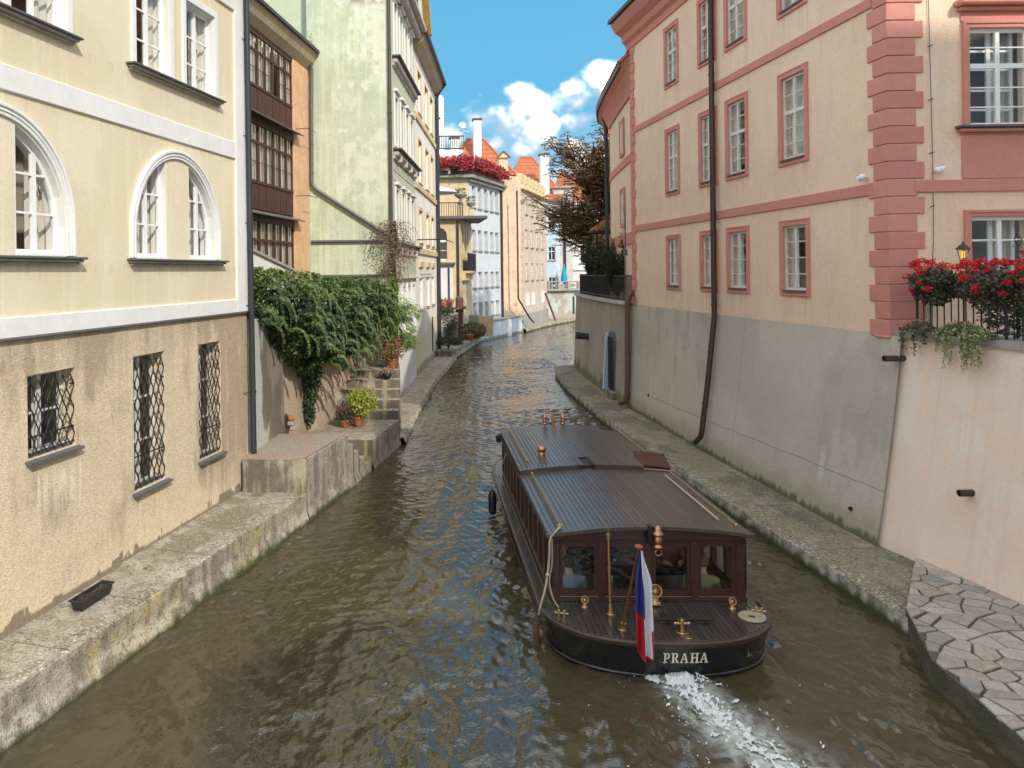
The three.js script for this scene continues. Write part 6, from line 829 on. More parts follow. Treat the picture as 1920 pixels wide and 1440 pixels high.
  const f0 = [-0.60, dy, 0.92], f1 = [-0.50, 1.74, 1.4], pole = obj('flagpole', [rod(f0, f1, 0.023, 10, 0.016)], wood([0.22, 0.09, 0.035]), B); obj('pole_socket', [cyl(0.06, 0.055, 0.012, 14, f0[0], dy, f0[2]), rod(f0, [lerp(f0[0], f1[0], 0.08), lerp(f0[1], f1[1], 0.08), lerp(f0[2], f1[2], 0.08)], 0.032, 10)], M.brass, pole); obj('pole_finial', new THREE.SphereGeometry(0.055, 16, 10).scale(1, 0.62, 1).translate(f1[0], f1[1] + 0.02, f1[2] + 0.01), std([0.28, 0.045, 0.04], { rough: 0.35 }), pole);
  const flagMap = paint(256, 512, 1, 1, (u, v) => { const y = 1 - v, tri = y < 0.60 && u < 0.50 - 0.06 * Math.sin(y * 9); const bottom = y > 0.86 + 0.16 * u * (u < 0.9 ? 1 : 0); let c = tri ? [0.02, 0.045, 0.25] : u < 0.44 || (u > 0.80 && y > 0.74) ? [0.52, 0.008, 0.02] : [0.80, 0.80, 0.82]; if (bottom) c = [0.50, 0.008, 0.02]; if (u > 0.965 && y > 0.3) c = mix3(c, [0.52, 0.008, 0.02], y > 0.5 ? 1 : 0); return c.map((a) => a * (0.94 + 0.1 * fbm(u * 60, v * 120, 2, 3))); });
  const flag = obj('flag', sheet(44, 70, (u, v) => { const y = 1 - v, w = 0.045 + 0.17 * sst(0, 0.35, y) + 0.02 * sst(0.4, 0.8, y), hang = 1.46 - 0.16 * Math.abs(u - 0.55) * 2 * (1) , px = f1[0] + 0.02 + lerp(-0.42, 0.58, u) * w + 0.035 * y, pz = f1[2] + 0.01 + (0.035 + 0.03 * y) * Math.sin(u * 15 + y * 1.8) * sst(0, 0.25, y) - 0.05 * y * (1 - u); return [px, f1[1] - 0.02 - y * hang, pz + 0.02, u, v]; }), std([1, 1, 1], { rough: 0.75, side: THREE.DoubleSide, transmission: 0.15, thickness: 0 }), pole); flag.material.map = flagMap;
  obj('tiller', [cspan(-0.12, 0.66, dy + 0.045, dy + 0.085, 0.72, 0.78, 0.01)], mDark, B); obj('mooring_bitt', [cyl(0.09, 0.085, 0.015, 16, 0.17, dy, 0.98), cyl(0.026, 0.022, 0.14, 12, 0.17, dy + 0.015, 0.98), cyl(0.034, 0.03, 0.025, 12, 0.17, dy + 0.15, 0.98), rod([0.08, dy + 0.11, 0.98], [0.26, dy + 0.11, 0.98], 0.015, 10), new THREE.SphereGeometry(0.022, 10, 8).translate(0.08, dy + 0.11, 0.98), new THREE.SphereGeometry(0.022, 10, 8).translate(0.26, dy + 0.11, 0.98), rod([0.17, dy + 0.09, 0.98], [0.17, dy + 0.09, 0.78], 0.018, 8), cyl(0.06, 0.055, 0.01, 14, 0.2, dy, 1.14)], M.brass, B);
  for (const [x, z] of [[-1.34, 0.52], [1.4, 0.42]]) { const s = x < 0 ? 1 : 1; obj('cleat', [cyl(0.016, 0.014, 0.07, 10, x - 0.035, dy, z), cyl(0.016, 0.014, 0.07, 10, x + 0.035, dy, z + 0.02), rod([x - 0.09, dy + 0.05, z - 0.02], [x + 0.09, dy + 0.05, z + 0.04], 0.01, 8), new THREE.SphereGeometry(0.019, 10, 8).translate(x - 0.035, dy + 0.08, z), new THREE.SphereGeometry(0.019, 10, 8).translate(x + 0.035, dy + 0.08, z + 0.02)], M.brass, B); }
  for (const z of [-3.1, -4.6, -6.2]) obj('side_cleat', [cyl(0.016, 0.014, 0.06, 8, -1.5, dy, z), rod([-1.5, dy + 0.06, z - 0.06], [-1.5, dy + 0.06, z + 0.06], 0.011, 8)], M.brass, B);
  const mRope = std([0.55, 0.46, 0.33], { rough: 1, bump: G.stucco, bs: 0.004, bm: 0.1 }), mHemp = std([0.20, 0.12, 0.065], { rough: 1, bump: G.stucco, bs: 0.008, bm: 0.12 });
  obj('rope_coil', new THREE.TubeGeometry(new THREE.CatmullRomCurve3(Array.from({ length: 120 }, (_, i) => { const a = i / 119 * 6.283 * 6, q = 0.05 + 0.135 * i / 119; return V(1.26 + q * Math.cos(a), dy + 0.018, 0.56 + q * Math.sin(a)); })), 300, 0.0125, 6), mRope, B);
  obj('corner_rope', [tube([[-1.26, ry(1.26) + 0.07, 0.04], [-1.36, 1.52, 0.12], [-1.42, 1.45, 0.14], [-1.44, 1.2, 0.14], [-1.47, 0.95, 0.16], [-1.52, 0.72, 0.2], [-1.58, 0.55, 0.24], [-1.62, 0.4, 0.26]], 0.016, 40, 7), tube([[-1.40, 1.44, 0.14], [-1.40, 1.1, 0.13], [-1.44, 0.8, 0.13], [-1.38, 0.56, 0.2], [-1.33, 0.5, 0.25]], 0.011, 40, 6), new THREE.SphereGeometry(0.028, 10, 8).translate(-1.475, 0.93, 0.165), new THREE.TorusGeometry(0.03, 0.014, 8, 12).translate(-1.26, ry(1.26) + 0.07, 0.02)], mRope, B);
  obj('rope_fender', [lathe([[0.001, 0], [0.035, 0.02], [0.052, 0.12], [0.046, 0.3], [0.055, 0.42], [0.03, 0.5], [0.012, 0.54]], 12).translate(-1.66, -0.1, 0.3)], mHemp, B);
  const fd = obj('fender', lathe([[0.001, 0], [0.05, 0.01], [0.085, 0.07], [0.09, 0.42], [0.06, 0.5], [0.02, 0.53], [0.02, 0.57]], 14).translate(-1.76, 0.02, -5.7), std([0.012, 0.013, 0.02], { rough: 0.35 }), B); obj('fender_line', rod([-1.76, 0.55, -5.7], [-1.42, 1.4, -5.75], 0.008), mRope, fd);
  obj('bow_box_lamp', [cbox(0.12, 0.16, 0.12, 0.02).translate(-1.5, 1.42, -6.9), rod([-1.5, 1.42, -6.9], [-1.4, 1.55, -6.9], 0.015)], mDark, B);
  obj('stern_pin', [rod([1.16, dy, 0.62], [0.95, 0.3, 1.2], 0.004, 5), new THREE.SphereGeometry(0.012, 8, 6).translate(0.95, 0.3, 1.2), rod([0.92, 0.27, 1.21], [0.99, 0.3, 1.21], 0.006, 5)], M.zinc, B);
  // name
  const font = await new FontLoader().loadAsync('fonts/droid/droid_serif_bold.typeface.json'), gold = std([0.78, 0.69, 0.50], { rough: 0.5 });
  { let x = -0.18; for (const c of 'PRAHA') { const g = new TextGeometry(c, { font, size: 0.145, depth: 0.004, curveSegments: 6, bevelEnabled: false }); g.computeBoundingBox(); const w = (g.boundingBox.max.x - g.boundingBox.min.x) * 0.72; g.scale(0.72, 1, 1); const m = obj('letter', bmap(g), gold, hull), k = 0.985; const xm = x + w / 2, v = (dy - 0.05 - 0.225) / 0.74, zz = zStern(xm) * (1 - 0.12 * v) + 0.004; m.position.set(x, 0.225, zz); m.rotation.x = 0.215; x += w + 0.018; } }
  // inside: tables, benches, cups
  for (const [x, z] of [[-0.62, -1.0], [0.62, -1.0], [-0.62, -3.0], [0.62, -3.0]]) { const t = thing('cabin_table', x < 0 ? (z > -2 ? 'small dark table in the boat cabin behind the flag' : 'dark table deeper in the cabin on the flag side') : z > -2 ? 'small dark table in the boat cabin on the rope coil side' : 'dark table deeper in the cabin on the rope coil side', 'table'); B.localToWorld(t.position.set(x, -0.4, z)); t.rotation.y = -0.035; obj('tabletop', cspan(-0.4, 0.4, 0.72, 0.76, -0.35, 0.35, 0.01), mDeck[2], t); obj('leg', rod([0, 0, 0], [0, 0.72, 0], 0.04), M.iron, t); }
  B.updateMatrixWorld(true);
  for (const [x, z, lab] of [[-0.52, -0.85, 'white cup on the cabin table beside the flag'], [-0.3, -1.05, 'second white cup on the cabin table, deeper inside']]) { const c = thing('cup', lab, 'cup'); const p = B.localToWorld(V(x, 0.36, z)); c.position.copy(p); obj('cup_body', lathe([[0.001, 0], [0.028, 0], [0.038, 0.09], [0.036, 0.09], [0.026, 0.006], [0.001, 0.006]], 14), M.paint, c); }
  // passengers: one continuous surface each
  const cap = (p, a, b, ra, rb) => { const ax = p[0] - a[0], ay = p[1] - a[1], az = p[2] - a[2], bx = b[0] - a[0], by = b[1] - a[1], bz = b[2] - a[2], t = clamp((ax * bx + ay * by + az * bz) / (bx * bx + by * by + bz * bz + 1e-9)); return Math.hypot(ax - bx * t, ay - by * t, az - bz * t) - lerp(ra, rb, t); };
  const smin = (a, b, k) => { const h = clamp(0.5 + 0.5 * (b - a) / k); return lerp(b, a, h) - k * h * (1 - h); };
  function seated(lean, look) {
    const hip = [0, 0.50, 0], chest = [0, 0.86, -0.05 - lean], neck = [0, 1.06, -0.05 - lean * 1.3], head = [0.02 * look, 1.2, -0.09 - lean * 1.5], S = 1.45;
    const bones = [[[-0.09, 0.5, 0], [0.09, 0.5, 0], 0.12, 0.12], [hip, chest, 0.15, 0.165], [[-0.15, 0.95, -0.04 - lean], [0.15, 0.95, -0.04 - lean], 0.075, 0.075], [chest, neck, 0.12, 0.055], [neck, head, 0.052, 0.06]];
    for (const s of [-1, 1]) { const sh = [s * 0.2, 0.95, -0.04 - lean], el = [s * 0.27, 0.68, -0.12 - lean], ha = [s * 0.13, 0.72, -0.36 - lean]; bones.push([sh, el, 0.062, 0.048], [el, ha, 0.046, 0.034], [ha, [s * 0.08, 0.73, -0.43 - lean], 0.038, 0.028], [[s * 0.1, 0.48, 0], [s * 0.12, 0.5, -0.44], 0.095, 0.065], [[s * 0.12, 0.5, -0.44], [s * 0.12, 0.08, -0.40], 0.062, 0.045], [[s * 0.12, 0.05, -0.38], [s * 0.12, 0.04, -0.56], 0.045, 0.035]); for (let f = 0; f < 4; f++) bones.push([[s * (0.105 - 0.018 * f), 0.735, -0.44 - lean], [s * (0.10 - 0.02 * f), 0.715, -0.515 - lean + 0.008 * Math.abs(f - 1.4)], 0.0105, 0.009]); bones.push([[s * 0.11, 0.735, -0.39 - lean], [s * 0.05, 0.735, -0.43 - lean], 0.012, 0.0095]); }
    const n = 76, mc = new MarchingCubes(n, new THREE.MeshBasicMaterial(), false, false, 60000); mc.isolation = 0; const O = [0, 0.68, -0.2], E = 0.72;
    for (let k = 0; k < n; k++) for (let j = 0; j < n; j++) for (let i = 0; i < n; i++) { const p = [O[0] + (i - n / 2) / (n / 2) * E, O[1] + (j - n / 2) / (n / 2) * E, O[2] + (k - n / 2) / (n / 2) * E]; let d = 9; for (const [a, b, ra, rb] of bones) d = smin(d, cap(p, a, b, ra, rb), ra < 0.02 ? 0.008 : 0.045); const hx = (p[0] - head[0]) / 0.078, hy = (p[1] - head[1]) / 0.115, hz = (p[2] - head[2]) / 0.096, hd = (Math.hypot(hx, hy, hz) - 1) * 0.085; d = smin(d, hd, 0.02); d = smin(d, cap(p, [head[0], head[1] - 0.01, head[2] - 0.095], [head[0], head[1] - 0.035, head[2] - 0.112], 0.012, 0.014), 0.012); for (const s of [-1, 1]) d = smin(d, cap(p, [head[0] + s * 0.08, head[1] + 0.015, head[2] + 0.005], [head[0] + s * 0.082, head[1] - 0.025, head[2]], 0.012, 0.01), 0.008); mc.field[k * n * n + j * n + i] = -d; }
    mc.update(); const c = mc.count, P = mc.positionArray, Nn = mc.normalArray, pos = new Float32Array(c * 3); for (let i = 0; i < c * 3; i++) pos[i] = P[i] * E + O[i % 3]; const g = new THREE.BufferGeometry(); g.setAttribute('position', new THREE.BufferAttribute(pos, 3)); g.setAttribute('normal', new THREE.BufferAttribute(Nn.slice(0, c * 3).map((v) => -v), 3)); g.deleteAttribute('normal'); const gm = mergeVertices(g, 1e-4); gm.computeVertexNormals(); gm.userData = { head, lean }; return gm;
  }
  const mSkin = std([1, 1, 1], { rough: 0.75, vertexColors: true }), base = seated(0.03, 0.5);
  const people = [[-0.98, -1.55, Math.PI, [0.16, 0.17, 0.20], [0.06, 0.06, 0.07], [0.30, 0.28, 0.26], 'seated person in a dark grey jacket inside the boat beside the flag side window'], [0.98, -0.62, -0.35, [0.24, 0.25, 0.10], [0.07, 0.07, 0.08], [0.16, 0.10, 0.06], 'seated person in an olive green jacket inside the boat near the rope coil'], [-1.0, -0.58, 0.2, [0.24, 0.28, 0.34], [0.06, 0.06, 0.07], [0.05, 0.035, 0.03], 'seated person in a blue grey jacket with back to the stern window'], [0.98, -2.4, Math.PI, [0.30, 0.08, 0.08], [0.04, 0.04, 0.05], [0.35, 0.33, 0.3], 'seated person in a dull red jumper deeper in the boat cabin']];
  for (const [x, z, turn, coat, legs, hair, label] of people) {
    const t = thing('person', label, 'person'); t.position.copy(B.localToWorld(V(x, -0.4, z))); t.rotation.y = turn - 0.035; const g = base.clone(), P = g.attributes.position, c = new Float32Array(P.count * 3), hd = base.userData.head;
    for (let i = 0; i < P.count; i++) { const px = P.getX(i), y = P.getY(i), z = P.getZ(i); let k = y > 1.045 ? [0.55, 0.33, 0.24] : z < -0.385 && y > 0.62 ? [0.55, 0.33, 0.24] : y < 0.1 ? [0.02, 0.015, 0.012] : y < 0.62 && z < -0.14 ? legs : y < 0.5 ? legs : coat; const fz = z - hd[2], fy = y - hd[1], fx = px - hd[0]; if (fz < -0.06 && Math.abs(fy - 0.005) < 0.011 && Math.abs(Math.abs(fx) - 0.032) < 0.013) k = [0.05, 0.035, 0.03]; if (fz < -0.06 && Math.abs(fy + 0.062) < 0.008 && Math.abs(fx) < 0.026) k = [0.35, 0.11, 0.09]; c.set(k, i * 3); }
    g.setAttribute('color', new THREE.BufferAttribute(c, 3)); g.setAttribute('uv', new THREE.BufferAttribute(new Float32Array(P.count * 2), 2)); obj('body', g, mSkin, t);
    const hg = new THREE.SphereGeometry(0.1, 22, 16); const hp = hg.attributes.position; for (let i = 0; i < hp.count; i++) { const x = hp.getX(i) * 0.9, y = hp.getY(i) * 1.22, z = hp.getZ(i) * 1.08, n = 1 + 0.05 * (fbm(x * 90, y * 60 + z * 90, 2, 4) - 0.5); hp.setXYZ(i, x * n, Math.max(y, z > 0.02 ? -0.06 : 0.035) * n, Math.max(z, y < 0.07 ? -0.055 : -0.1) * n); } hg.computeVertexNormals(); obj('hair', hg.translate(hd[0], hd[1] + 0.005, hd[2] + 0.008), std(hair, { rough: 0.9 }), t);
    const st = obj('stool', [cspan(-0.24, 0.24, 0.02, 0.385, -0.2, 0.22, 0.02)], std([0.07, 0.03, 0.022]), B); st.position.set(x, -0.4, z); st.rotation.y = turn; st.name = 'bench_seat';
  }
}
// ================================================================ plants
{ // ivy on the garden wall
  const A = [-3.12, -19.9], B = [-0.35, -31.4], turn = facing(A, B), r = rng(101);
  const T0 = thing('ivy', 'dense dark green ivy hanging over the garden wall', 'ivy', [A[0], 0, A[1]], turn);
  const low = [[-2.4, 3.75], [-1.4, 3.45], [-0.75, 3.1], [0.3, 3.0], [1.3, 2.45], [2.3, 2.15], [3.2, 2.5], [4.9, 2.35], [6.5, 2.6], [8, 2.8], [10, 2.9]], yl = (s) => { let i = 1; while (i < low.length - 1 && low[i][0] < s) i++; return lerp(low[i - 1][1], low[i][1], clamp((s - low[i - 1][0]) / (low[i][0] - low[i - 1][0]))); };
  const yt = (s) => 5.42 - 0.055 * Math.max(0, s) + 0.3 * (fbm(s * 1.2, 1, 3, 130) - 0.5), zo = (s) => 0.3 + 0.55 * sst(-2.4, -0.5, s) , list = [], stems = [];
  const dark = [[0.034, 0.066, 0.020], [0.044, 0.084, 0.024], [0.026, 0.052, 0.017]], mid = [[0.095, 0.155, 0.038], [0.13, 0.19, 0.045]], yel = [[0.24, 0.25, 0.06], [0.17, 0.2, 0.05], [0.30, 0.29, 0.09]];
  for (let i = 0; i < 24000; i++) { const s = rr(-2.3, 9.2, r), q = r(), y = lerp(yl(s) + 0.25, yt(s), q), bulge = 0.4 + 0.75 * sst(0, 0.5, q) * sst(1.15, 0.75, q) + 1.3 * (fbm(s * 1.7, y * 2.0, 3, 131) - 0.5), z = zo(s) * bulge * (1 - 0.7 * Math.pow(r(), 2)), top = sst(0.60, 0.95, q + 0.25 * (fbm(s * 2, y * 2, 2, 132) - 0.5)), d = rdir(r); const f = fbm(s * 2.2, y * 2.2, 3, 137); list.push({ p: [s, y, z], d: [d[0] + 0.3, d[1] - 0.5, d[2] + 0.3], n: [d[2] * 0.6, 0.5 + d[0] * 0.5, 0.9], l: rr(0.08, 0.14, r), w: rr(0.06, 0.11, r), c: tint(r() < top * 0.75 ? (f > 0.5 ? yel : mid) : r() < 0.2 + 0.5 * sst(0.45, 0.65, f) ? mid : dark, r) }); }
  for (let k = 0; k < 150; k++) {        // drooping twigs with leaves in two rows
    const s0 = rr(-2.2, 8.6, r), y0 = lerp(yl(s0) + 0.5, yt(s0) - 0.35, Math.pow(r(), 1.3)), L = rr(0.5, 1.25, r), z0 = zo(s0) * rr(0.75, 1.25, r), side = rr(0.55, 1.5, r), P = []; const N = 20;
    for (let i = 0; i <= N; i++) { const t = i / N; P.push([s0 + L * side * t * (1 - 0.15 * t), y0 - L * (0.1 * t + 0.62 * t * t) * (1.15 - 0.4 * side) + 0.12 * L * Math.sin(t * 3.1) * side + (t > 0.8 ? (t - 0.8) * 0.5 * side : 0), z0 + 0.28 * Math.sin(t * 2.2)]); }
    if (P.at(-1)[1] < 1.4) continue; stems.push(P); const lit = r();
    for (let i = 2; i <= N; i++) for (const sg of [-1, 1]) { const a = P[i], b = P[i - 1], dx = a[0] - b[0], dyy = a[1] - b[1]; list.push({ p: a, d: [dx * 4 + (-dyy) * sg * 9, dyy * 4 + dx * sg * 9, 0.25 + 0.3 * r()], n: [rr(-0.4, 0.4, r), 0.55, 0.8], l: rr(0.06, 0.105, r), w: rr(0.045, 0.07, r), c: tint(lit > 0.5 ? mid : [[0.05, 0.10, 0.03], [0.07, 0.12, 0.035]], r) }); }
  }
  for (let i = 0; i < 2400; i++) { const t = r(), y = lerp(1.12, 3.0, t), w = 0.2 + 0.32 * t * t, d = rdir(r); list.push({ p: [2.35 + 0.25 * (1 - t) + (r() - 0.5) * 2 * w - 0.1 * Math.sin(t * 6), y, 0.04 + 0.3 * r() * (0.4 + t)], d: [d[0], d[1] - 0.6, d[2] + 0.4], n: [d[1], 0.4, 1], l: 0.085, w: 0.07, c: tint(r() < 0.12 ? mid : dark, r) }); }
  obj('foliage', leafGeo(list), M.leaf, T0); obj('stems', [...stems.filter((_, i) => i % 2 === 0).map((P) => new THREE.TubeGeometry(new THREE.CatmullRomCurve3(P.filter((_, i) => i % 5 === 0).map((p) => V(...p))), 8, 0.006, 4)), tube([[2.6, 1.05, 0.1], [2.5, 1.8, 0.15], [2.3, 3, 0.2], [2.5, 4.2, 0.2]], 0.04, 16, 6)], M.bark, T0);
}
{ // bright wisteria at the far end of the wall
  const r = rng(103), t = thing('wisteria', 'bright green leafy climber spreading at the end of the garden wall', 'climber', [-0.35, 2.0, -28.6]), list = [], cols = [[0.15, 0.26, 0.04], [0.20, 0.32, 0.05], [0.10, 0.19, 0.035], [0.28, 0.34, 0.07]];
  const blobs = [[-0.5, 2.4, 0.2, 0.75, 0.7, 1.6], [0.2, 2.1, 0.3, 0.7, 0.75, 1.3], [0.55, 1.3, 0.4, 0.5, 0.6, 0.9], [0.0, 1.4, 0.6, 0.6, 0.6, 0.9], [0.8, 1.9, 0.2, 0.45, 0.35, 0.7], [0.75, 0.95, 0.5, 0.35, 0.3, 0.5], [-0.85, 1.7, 0.6, 0.5, 0.6, 1.2]];
  for (let i = 0; i < 900; i++) { const b = blobs[Math.floor(r() * blobs.length)], d = rdir(r), q = 0.55 + 0.45 * r(), p = [b[0] + d[0] * b[3] * q, b[1] + d[1] * b[4] * q, b[2] + d[2] * b[5] * q], a = r() * 6.28, dir = [Math.cos(a) + d[0], -0.55 + 0.2 * d[1], Math.sin(a) + d[2]], dl = Math.hypot(...dir); const c = tint(cols, r, 0.3); for (let k = 0; k < 11; k++) { const s = (k >> 1) * 0.042, sg = k % 2 ? 1 : -1; list.push({ p: [p[0] + dir[0] / dl * s, p[1] + dir[1] / dl * s - s * s, p[2] + dir[2] / dl * s], d: [dir[2] * sg + dir[0] * 0.5, -0.25, -dir[0] * sg + dir[2] * 0.5], n: [0, 1, 0.3], l: rr(0.07, 0.1, r), w: rr(0.032, 0.045, r), c: c.map((x) => x * rr(0.85, 1.15, r)) }); } }
  obj('foliage', leafGeo(list), M.leaf, t); obj('stems', [tube([[0.1, -0.1, 0.3], [0.05, 0.8, 0.3], [-0.05, 1.6, 0.2], [-0.4, 2.3, 0.1]], 0.05), tube([[0.05, 0.8, 0.3], [0.4, 1.4, 0.4], [0.7, 1.8, 0.3]], 0.025), tube([[0, 0.4, 0.35], [0.5, 0.9, 0.5]], 0.02)], M.bark, t);
}
{ // withered vine on the green house corner
  const r = rng(107), t = thing('withered_vine', 'withered brown vine climbing the corner of the green house', 'vine', [-0.02, 2.0, -31.15]), tw = [];
  obj('trunk', [tube([[0.0, 0, 0.1], [0.08, 1.6, 0.1], [-0.04, 3.2, 0.1], [0.06, 4.6, 0.1], [0.02, 5.3, 0.1]], 0.07, 30, 7), tube([[0.06, 0, 0.16], [-0.04, 1.2, 0.16], [0.1, 2.6, 0.14], [0, 3.9, 0.16], [0.1, 5, 0.1]], 0.045, 30, 6)], M.bark, t);
  for (let k = 0; k < 120; k++) { const y0 = 3.1 + 2.2 * r(), a = r() * 6.28, L = 0.2 + 0.7 * r() * (y0 > 4 ? 1 : 0.5), x1 = Math.cos(a) * L * 1.15, z1 = Math.abs(Math.sin(a)) * 0.35 * L; tw.push(tube([[0.02, y0, 0.1], [x1 * 0.5, y0 + 0.18 * r(), 0.15 + z1 * 0.6], [x1 * 0.9, y0 - 0.1 - 0.15 * r(), 0.15 + z1], [x1, y0 - 0.25 - 0.5 * r(), 0.15 + z1]], 0.008, 8, 4)); }
  obj('twigs', tw, std([0.20, 0.135, 0.09], { rough: 1 }), t);
  leavesOn(obj, t, 'dry_leaves', 900, (r) => [[(r() - 0.55) * 1.6 * (0.3 + r()), 3.4 + 1.9 * r(), 0.1 + 0.3 * r()], [0, 0.3, 1], 0.08], [[0.26, 0.17, 0.10], [0.18, 0.12, 0.07], [0.3, 0.22, 0.12]], r, { droop: 0.6 });
  leavesOn(obj, t, 'green_shoots', 420, (r) => [[0.02 + (r() - 0.5) * 0.45, 1.6 + 1.7 * r(), 0.15 + 0.2 * r()], [0, 0.5, 1], 0.09], [[0.22, 0.34, 0.05], [0.12, 0.22, 0.04]], r);
}
// potted plants on the landings
{
  const r = rng(109);
  const bush = (parent, n, c, ra, cols, l, o = {}) => leavesOn(obj, parent, o.name ?? 'foliage', n, (r) => { const d = rdir(r), q = Math.pow(r(), 0.4) * (0.8 + 0.4 * fbm(d[0] * 2 + 5, d[1] * 2 + d[2] * 3, 2, 150)); return [[c[0] + d[0] * ra[0] * q, c[1] + d[1] * ra[1] * q, c[2] + d[2] * ra[2] * q], d, l]; }, cols, r, o);
  const y1 = pot('potted_shrub', 'yellow green shrub in a terracotta pot on the low landing', [-1.12, 0.8, -23.5], 0.13, 0.17, 0.3); obj('stem', rod([0, 0.25, 0], [0, 0.6, 0], 0.02), M.bark, y1); bush(y1, 1900, [0.12, 0.72, 0.05], [0.46, 0.42, 0.45], [[0.52, 0.50, 0.05], [0.40, 0.42, 0.05], [0.30, 0.36, 0.04], [0.16, 0.24, 0.03]], 0.085, { wide: 0.45 });
  const y2 = pot('potted_flower', 'dark leaved pot plant with pink blooms beside the yellow shrub', [-1.5, 0.8, -23.35], 0.1, 0.13, 0.22); bush(y2, 600, [0.0, 0.42, 0.0], [0.24, 0.32, 0.24], [[0.08, 0.13, 0.035], [0.12, 0.07, 0.05]], 0.075); for (let k = 0; k < 9; k++) { const d = rdir(r); leavesOn(obj, y2, 'bloom', 26, (r) => { const e = rdir(r); return [[d[0] * 0.26 + e[0] * 0.04, 0.42 + d[1] * 0.34 + e[1] * 0.04, d[2] * 0.26 + e[2] * 0.04], e, 0.04]; }, [[0.45, 0.05, 0.10], [0.35, 0.03, 0.07]], r, { mat: M.petal, wide: 0.8 }); }
  const p3 = pot('potted_flower', 'big pot of pink and yellow leaved flowers on the raised landing', [-0.12, 2.05, -27.3], 0.17, 0.22, 0.32); bush(p3, 900, [0, 0.62, 0], [0.42, 0.42, 0.42], [[0.20, 0.22, 0.05], [0.30, 0.12, 0.07], [0.13, 0.18, 0.05], [0.4, 0.3, 0.1]], 0.09); for (let k = 0; k < 12; k++) { const d = rdir(r); leavesOn(obj, p3, 'bloom', 24, (r) => { const e = rdir(r); return [[d[0] * 0.42 + e[0] * 0.04, 0.65 + d[1] * 0.4 + e[1] * 0.04, d[2] * 0.42 + e[2] * 0.04], e, 0.05]; }, [[0.62, 0.05, 0.16], [0.45, 0.03, 0.08]], r, { mat: M.petal, wide: 0.8 }); }
  const p4 = pot('potted_flower', 'small dark pot of pale pink blossoms on the landing steps', [-0.3, 1.8, -26.3], 0.1, 0.14, 0.16, M.iron); bush(p4, 420, [0, 0.26, 0], [0.26, 0.14, 0.26], [[0.12, 0.18, 0.07], [0.62, 0.32, 0.32], [0.5, 0.24, 0.26]], 0.06);
  for (let k = 0; k < 3; k++) { const st = thing('loose_stone', ['pale loose stone lying on the landing steps, nearest the wall', 'pale loose stone lying between two others on the landing steps', 'pale loose stone on the landing steps, nearest the canal'][k], 'stone', [-0.35 + k * 0.17, 1.05, -24.75]); obj('stone', new THREE.IcosahedronGeometry(0.05, 1).scale(1.2, 0.7, 1), M.mauve, st).rotation.y = k; }
  // plants on the far ledge
  const far = [['cypress', 'slender cypress in the planted ledge', [3.35, 0.58, -50.0], (r) => { const t = r(), a = r() * 6.28, q = 0.5 * Math.sin(Math.PI * Math.pow(1 - t, 0.7)) * Math.sqrt(r()); return [[q * Math.cos(a), 0.2 + 2.4 * t, q * Math.sin(a)], [Math.cos(a), 1, Math.sin(a)], 0.11]; }, [[0.05, 0.085, 0.03], [0.09, 0.13, 0.04]], 1500], ['cypress', 'second, lighter cypress further along the planted ledge', [4.3, 0.58, -53.8], (r) => { const t = r(), a = r() * 6.28, q = 0.45 * Math.sin(Math.PI * Math.pow(1 - t, 0.7)) * Math.sqrt(r()); return [[q * Math.cos(a), 0.2 + 1.9 * t, q * Math.sin(a)], [Math.cos(a), 1, Math.sin(a)], 0.11]; }, [[0.09, 0.14, 0.03], [0.15, 0.2, 0.05]], 1200], ['shrub', 'green shrub with pink blossoms between the two cypresses', [3.95, 0.58, -51.8], (r) => { const d = rdir(r); return [[d[0] * 0.55, 0.75 + d[1] * 0.65, d[2] * 0.55], d, 0.13]; }, [[0.06, 0.12, 0.04], [0.1, 0.17, 0.05], [0.45, 0.2, 0.22]], 1000], ['shrub', 'reddish brown shrub in a pot near the end of the planted ledge', [5.5, 0.58, -56.2], (r) => { const d = rdir(r); return [[d[0] * 0.8, 0.6 + d[1] * 0.5, d[2] * 0.6], d, 0.15]; }, [[0.19, 0.11, 0.05], [0.13, 0.15, 0.05], [0.26, 0.18, 0.07]], 1100], ['flower_bed', 'orange red flowers on the lean-to roof below the annex', [3.0, 2.7, -51.9], (r) => [[(r() - 0.5) * 1.5, 0.1 + 0.75 * r(), (r() - 0.5) * 0.8], [0, 1, 0.3], 0.14], [[0.10, 0.15, 0.05], [0.06, 0.1, 0.04], [0.70, 0.06, 0.02], [0.65, 0.1, 0.02]], 900], ['shrub', 'grey green mat of plants at the foot of the cypress', [3.2, 0.58, -48.7], (r) => { const d = rdir(r); return [[d[0] * 0.7, 0.3 + Math.abs(d[1]) * 0.5, d[2] * 0.5], d, 0.12]; }, [[0.09, 0.11, 0.08], [0.06, 0.09, 0.05]], 900]];
  for (const [n, l, p, fn, cols, c] of far) { const t = thing(n, l, 'plant', p); obj('stem', rod([0, 0, 0], [0, 0.5, 0], 0.04), M.bark, t); leavesOn(obj, t, 'foliage', c, fn, cols, r); }
  for (const [x, z, l] of [[5.1, -55.2, 'terracotta pot at the edge of the planted ledge'], [5.75, -56.9, 'terracotta pot beside the reddish shrub']]) pot('flower_pot', l, [x, 0.58, z], 0.22, 0.3, 0.4, M.terracotta, 'pot');
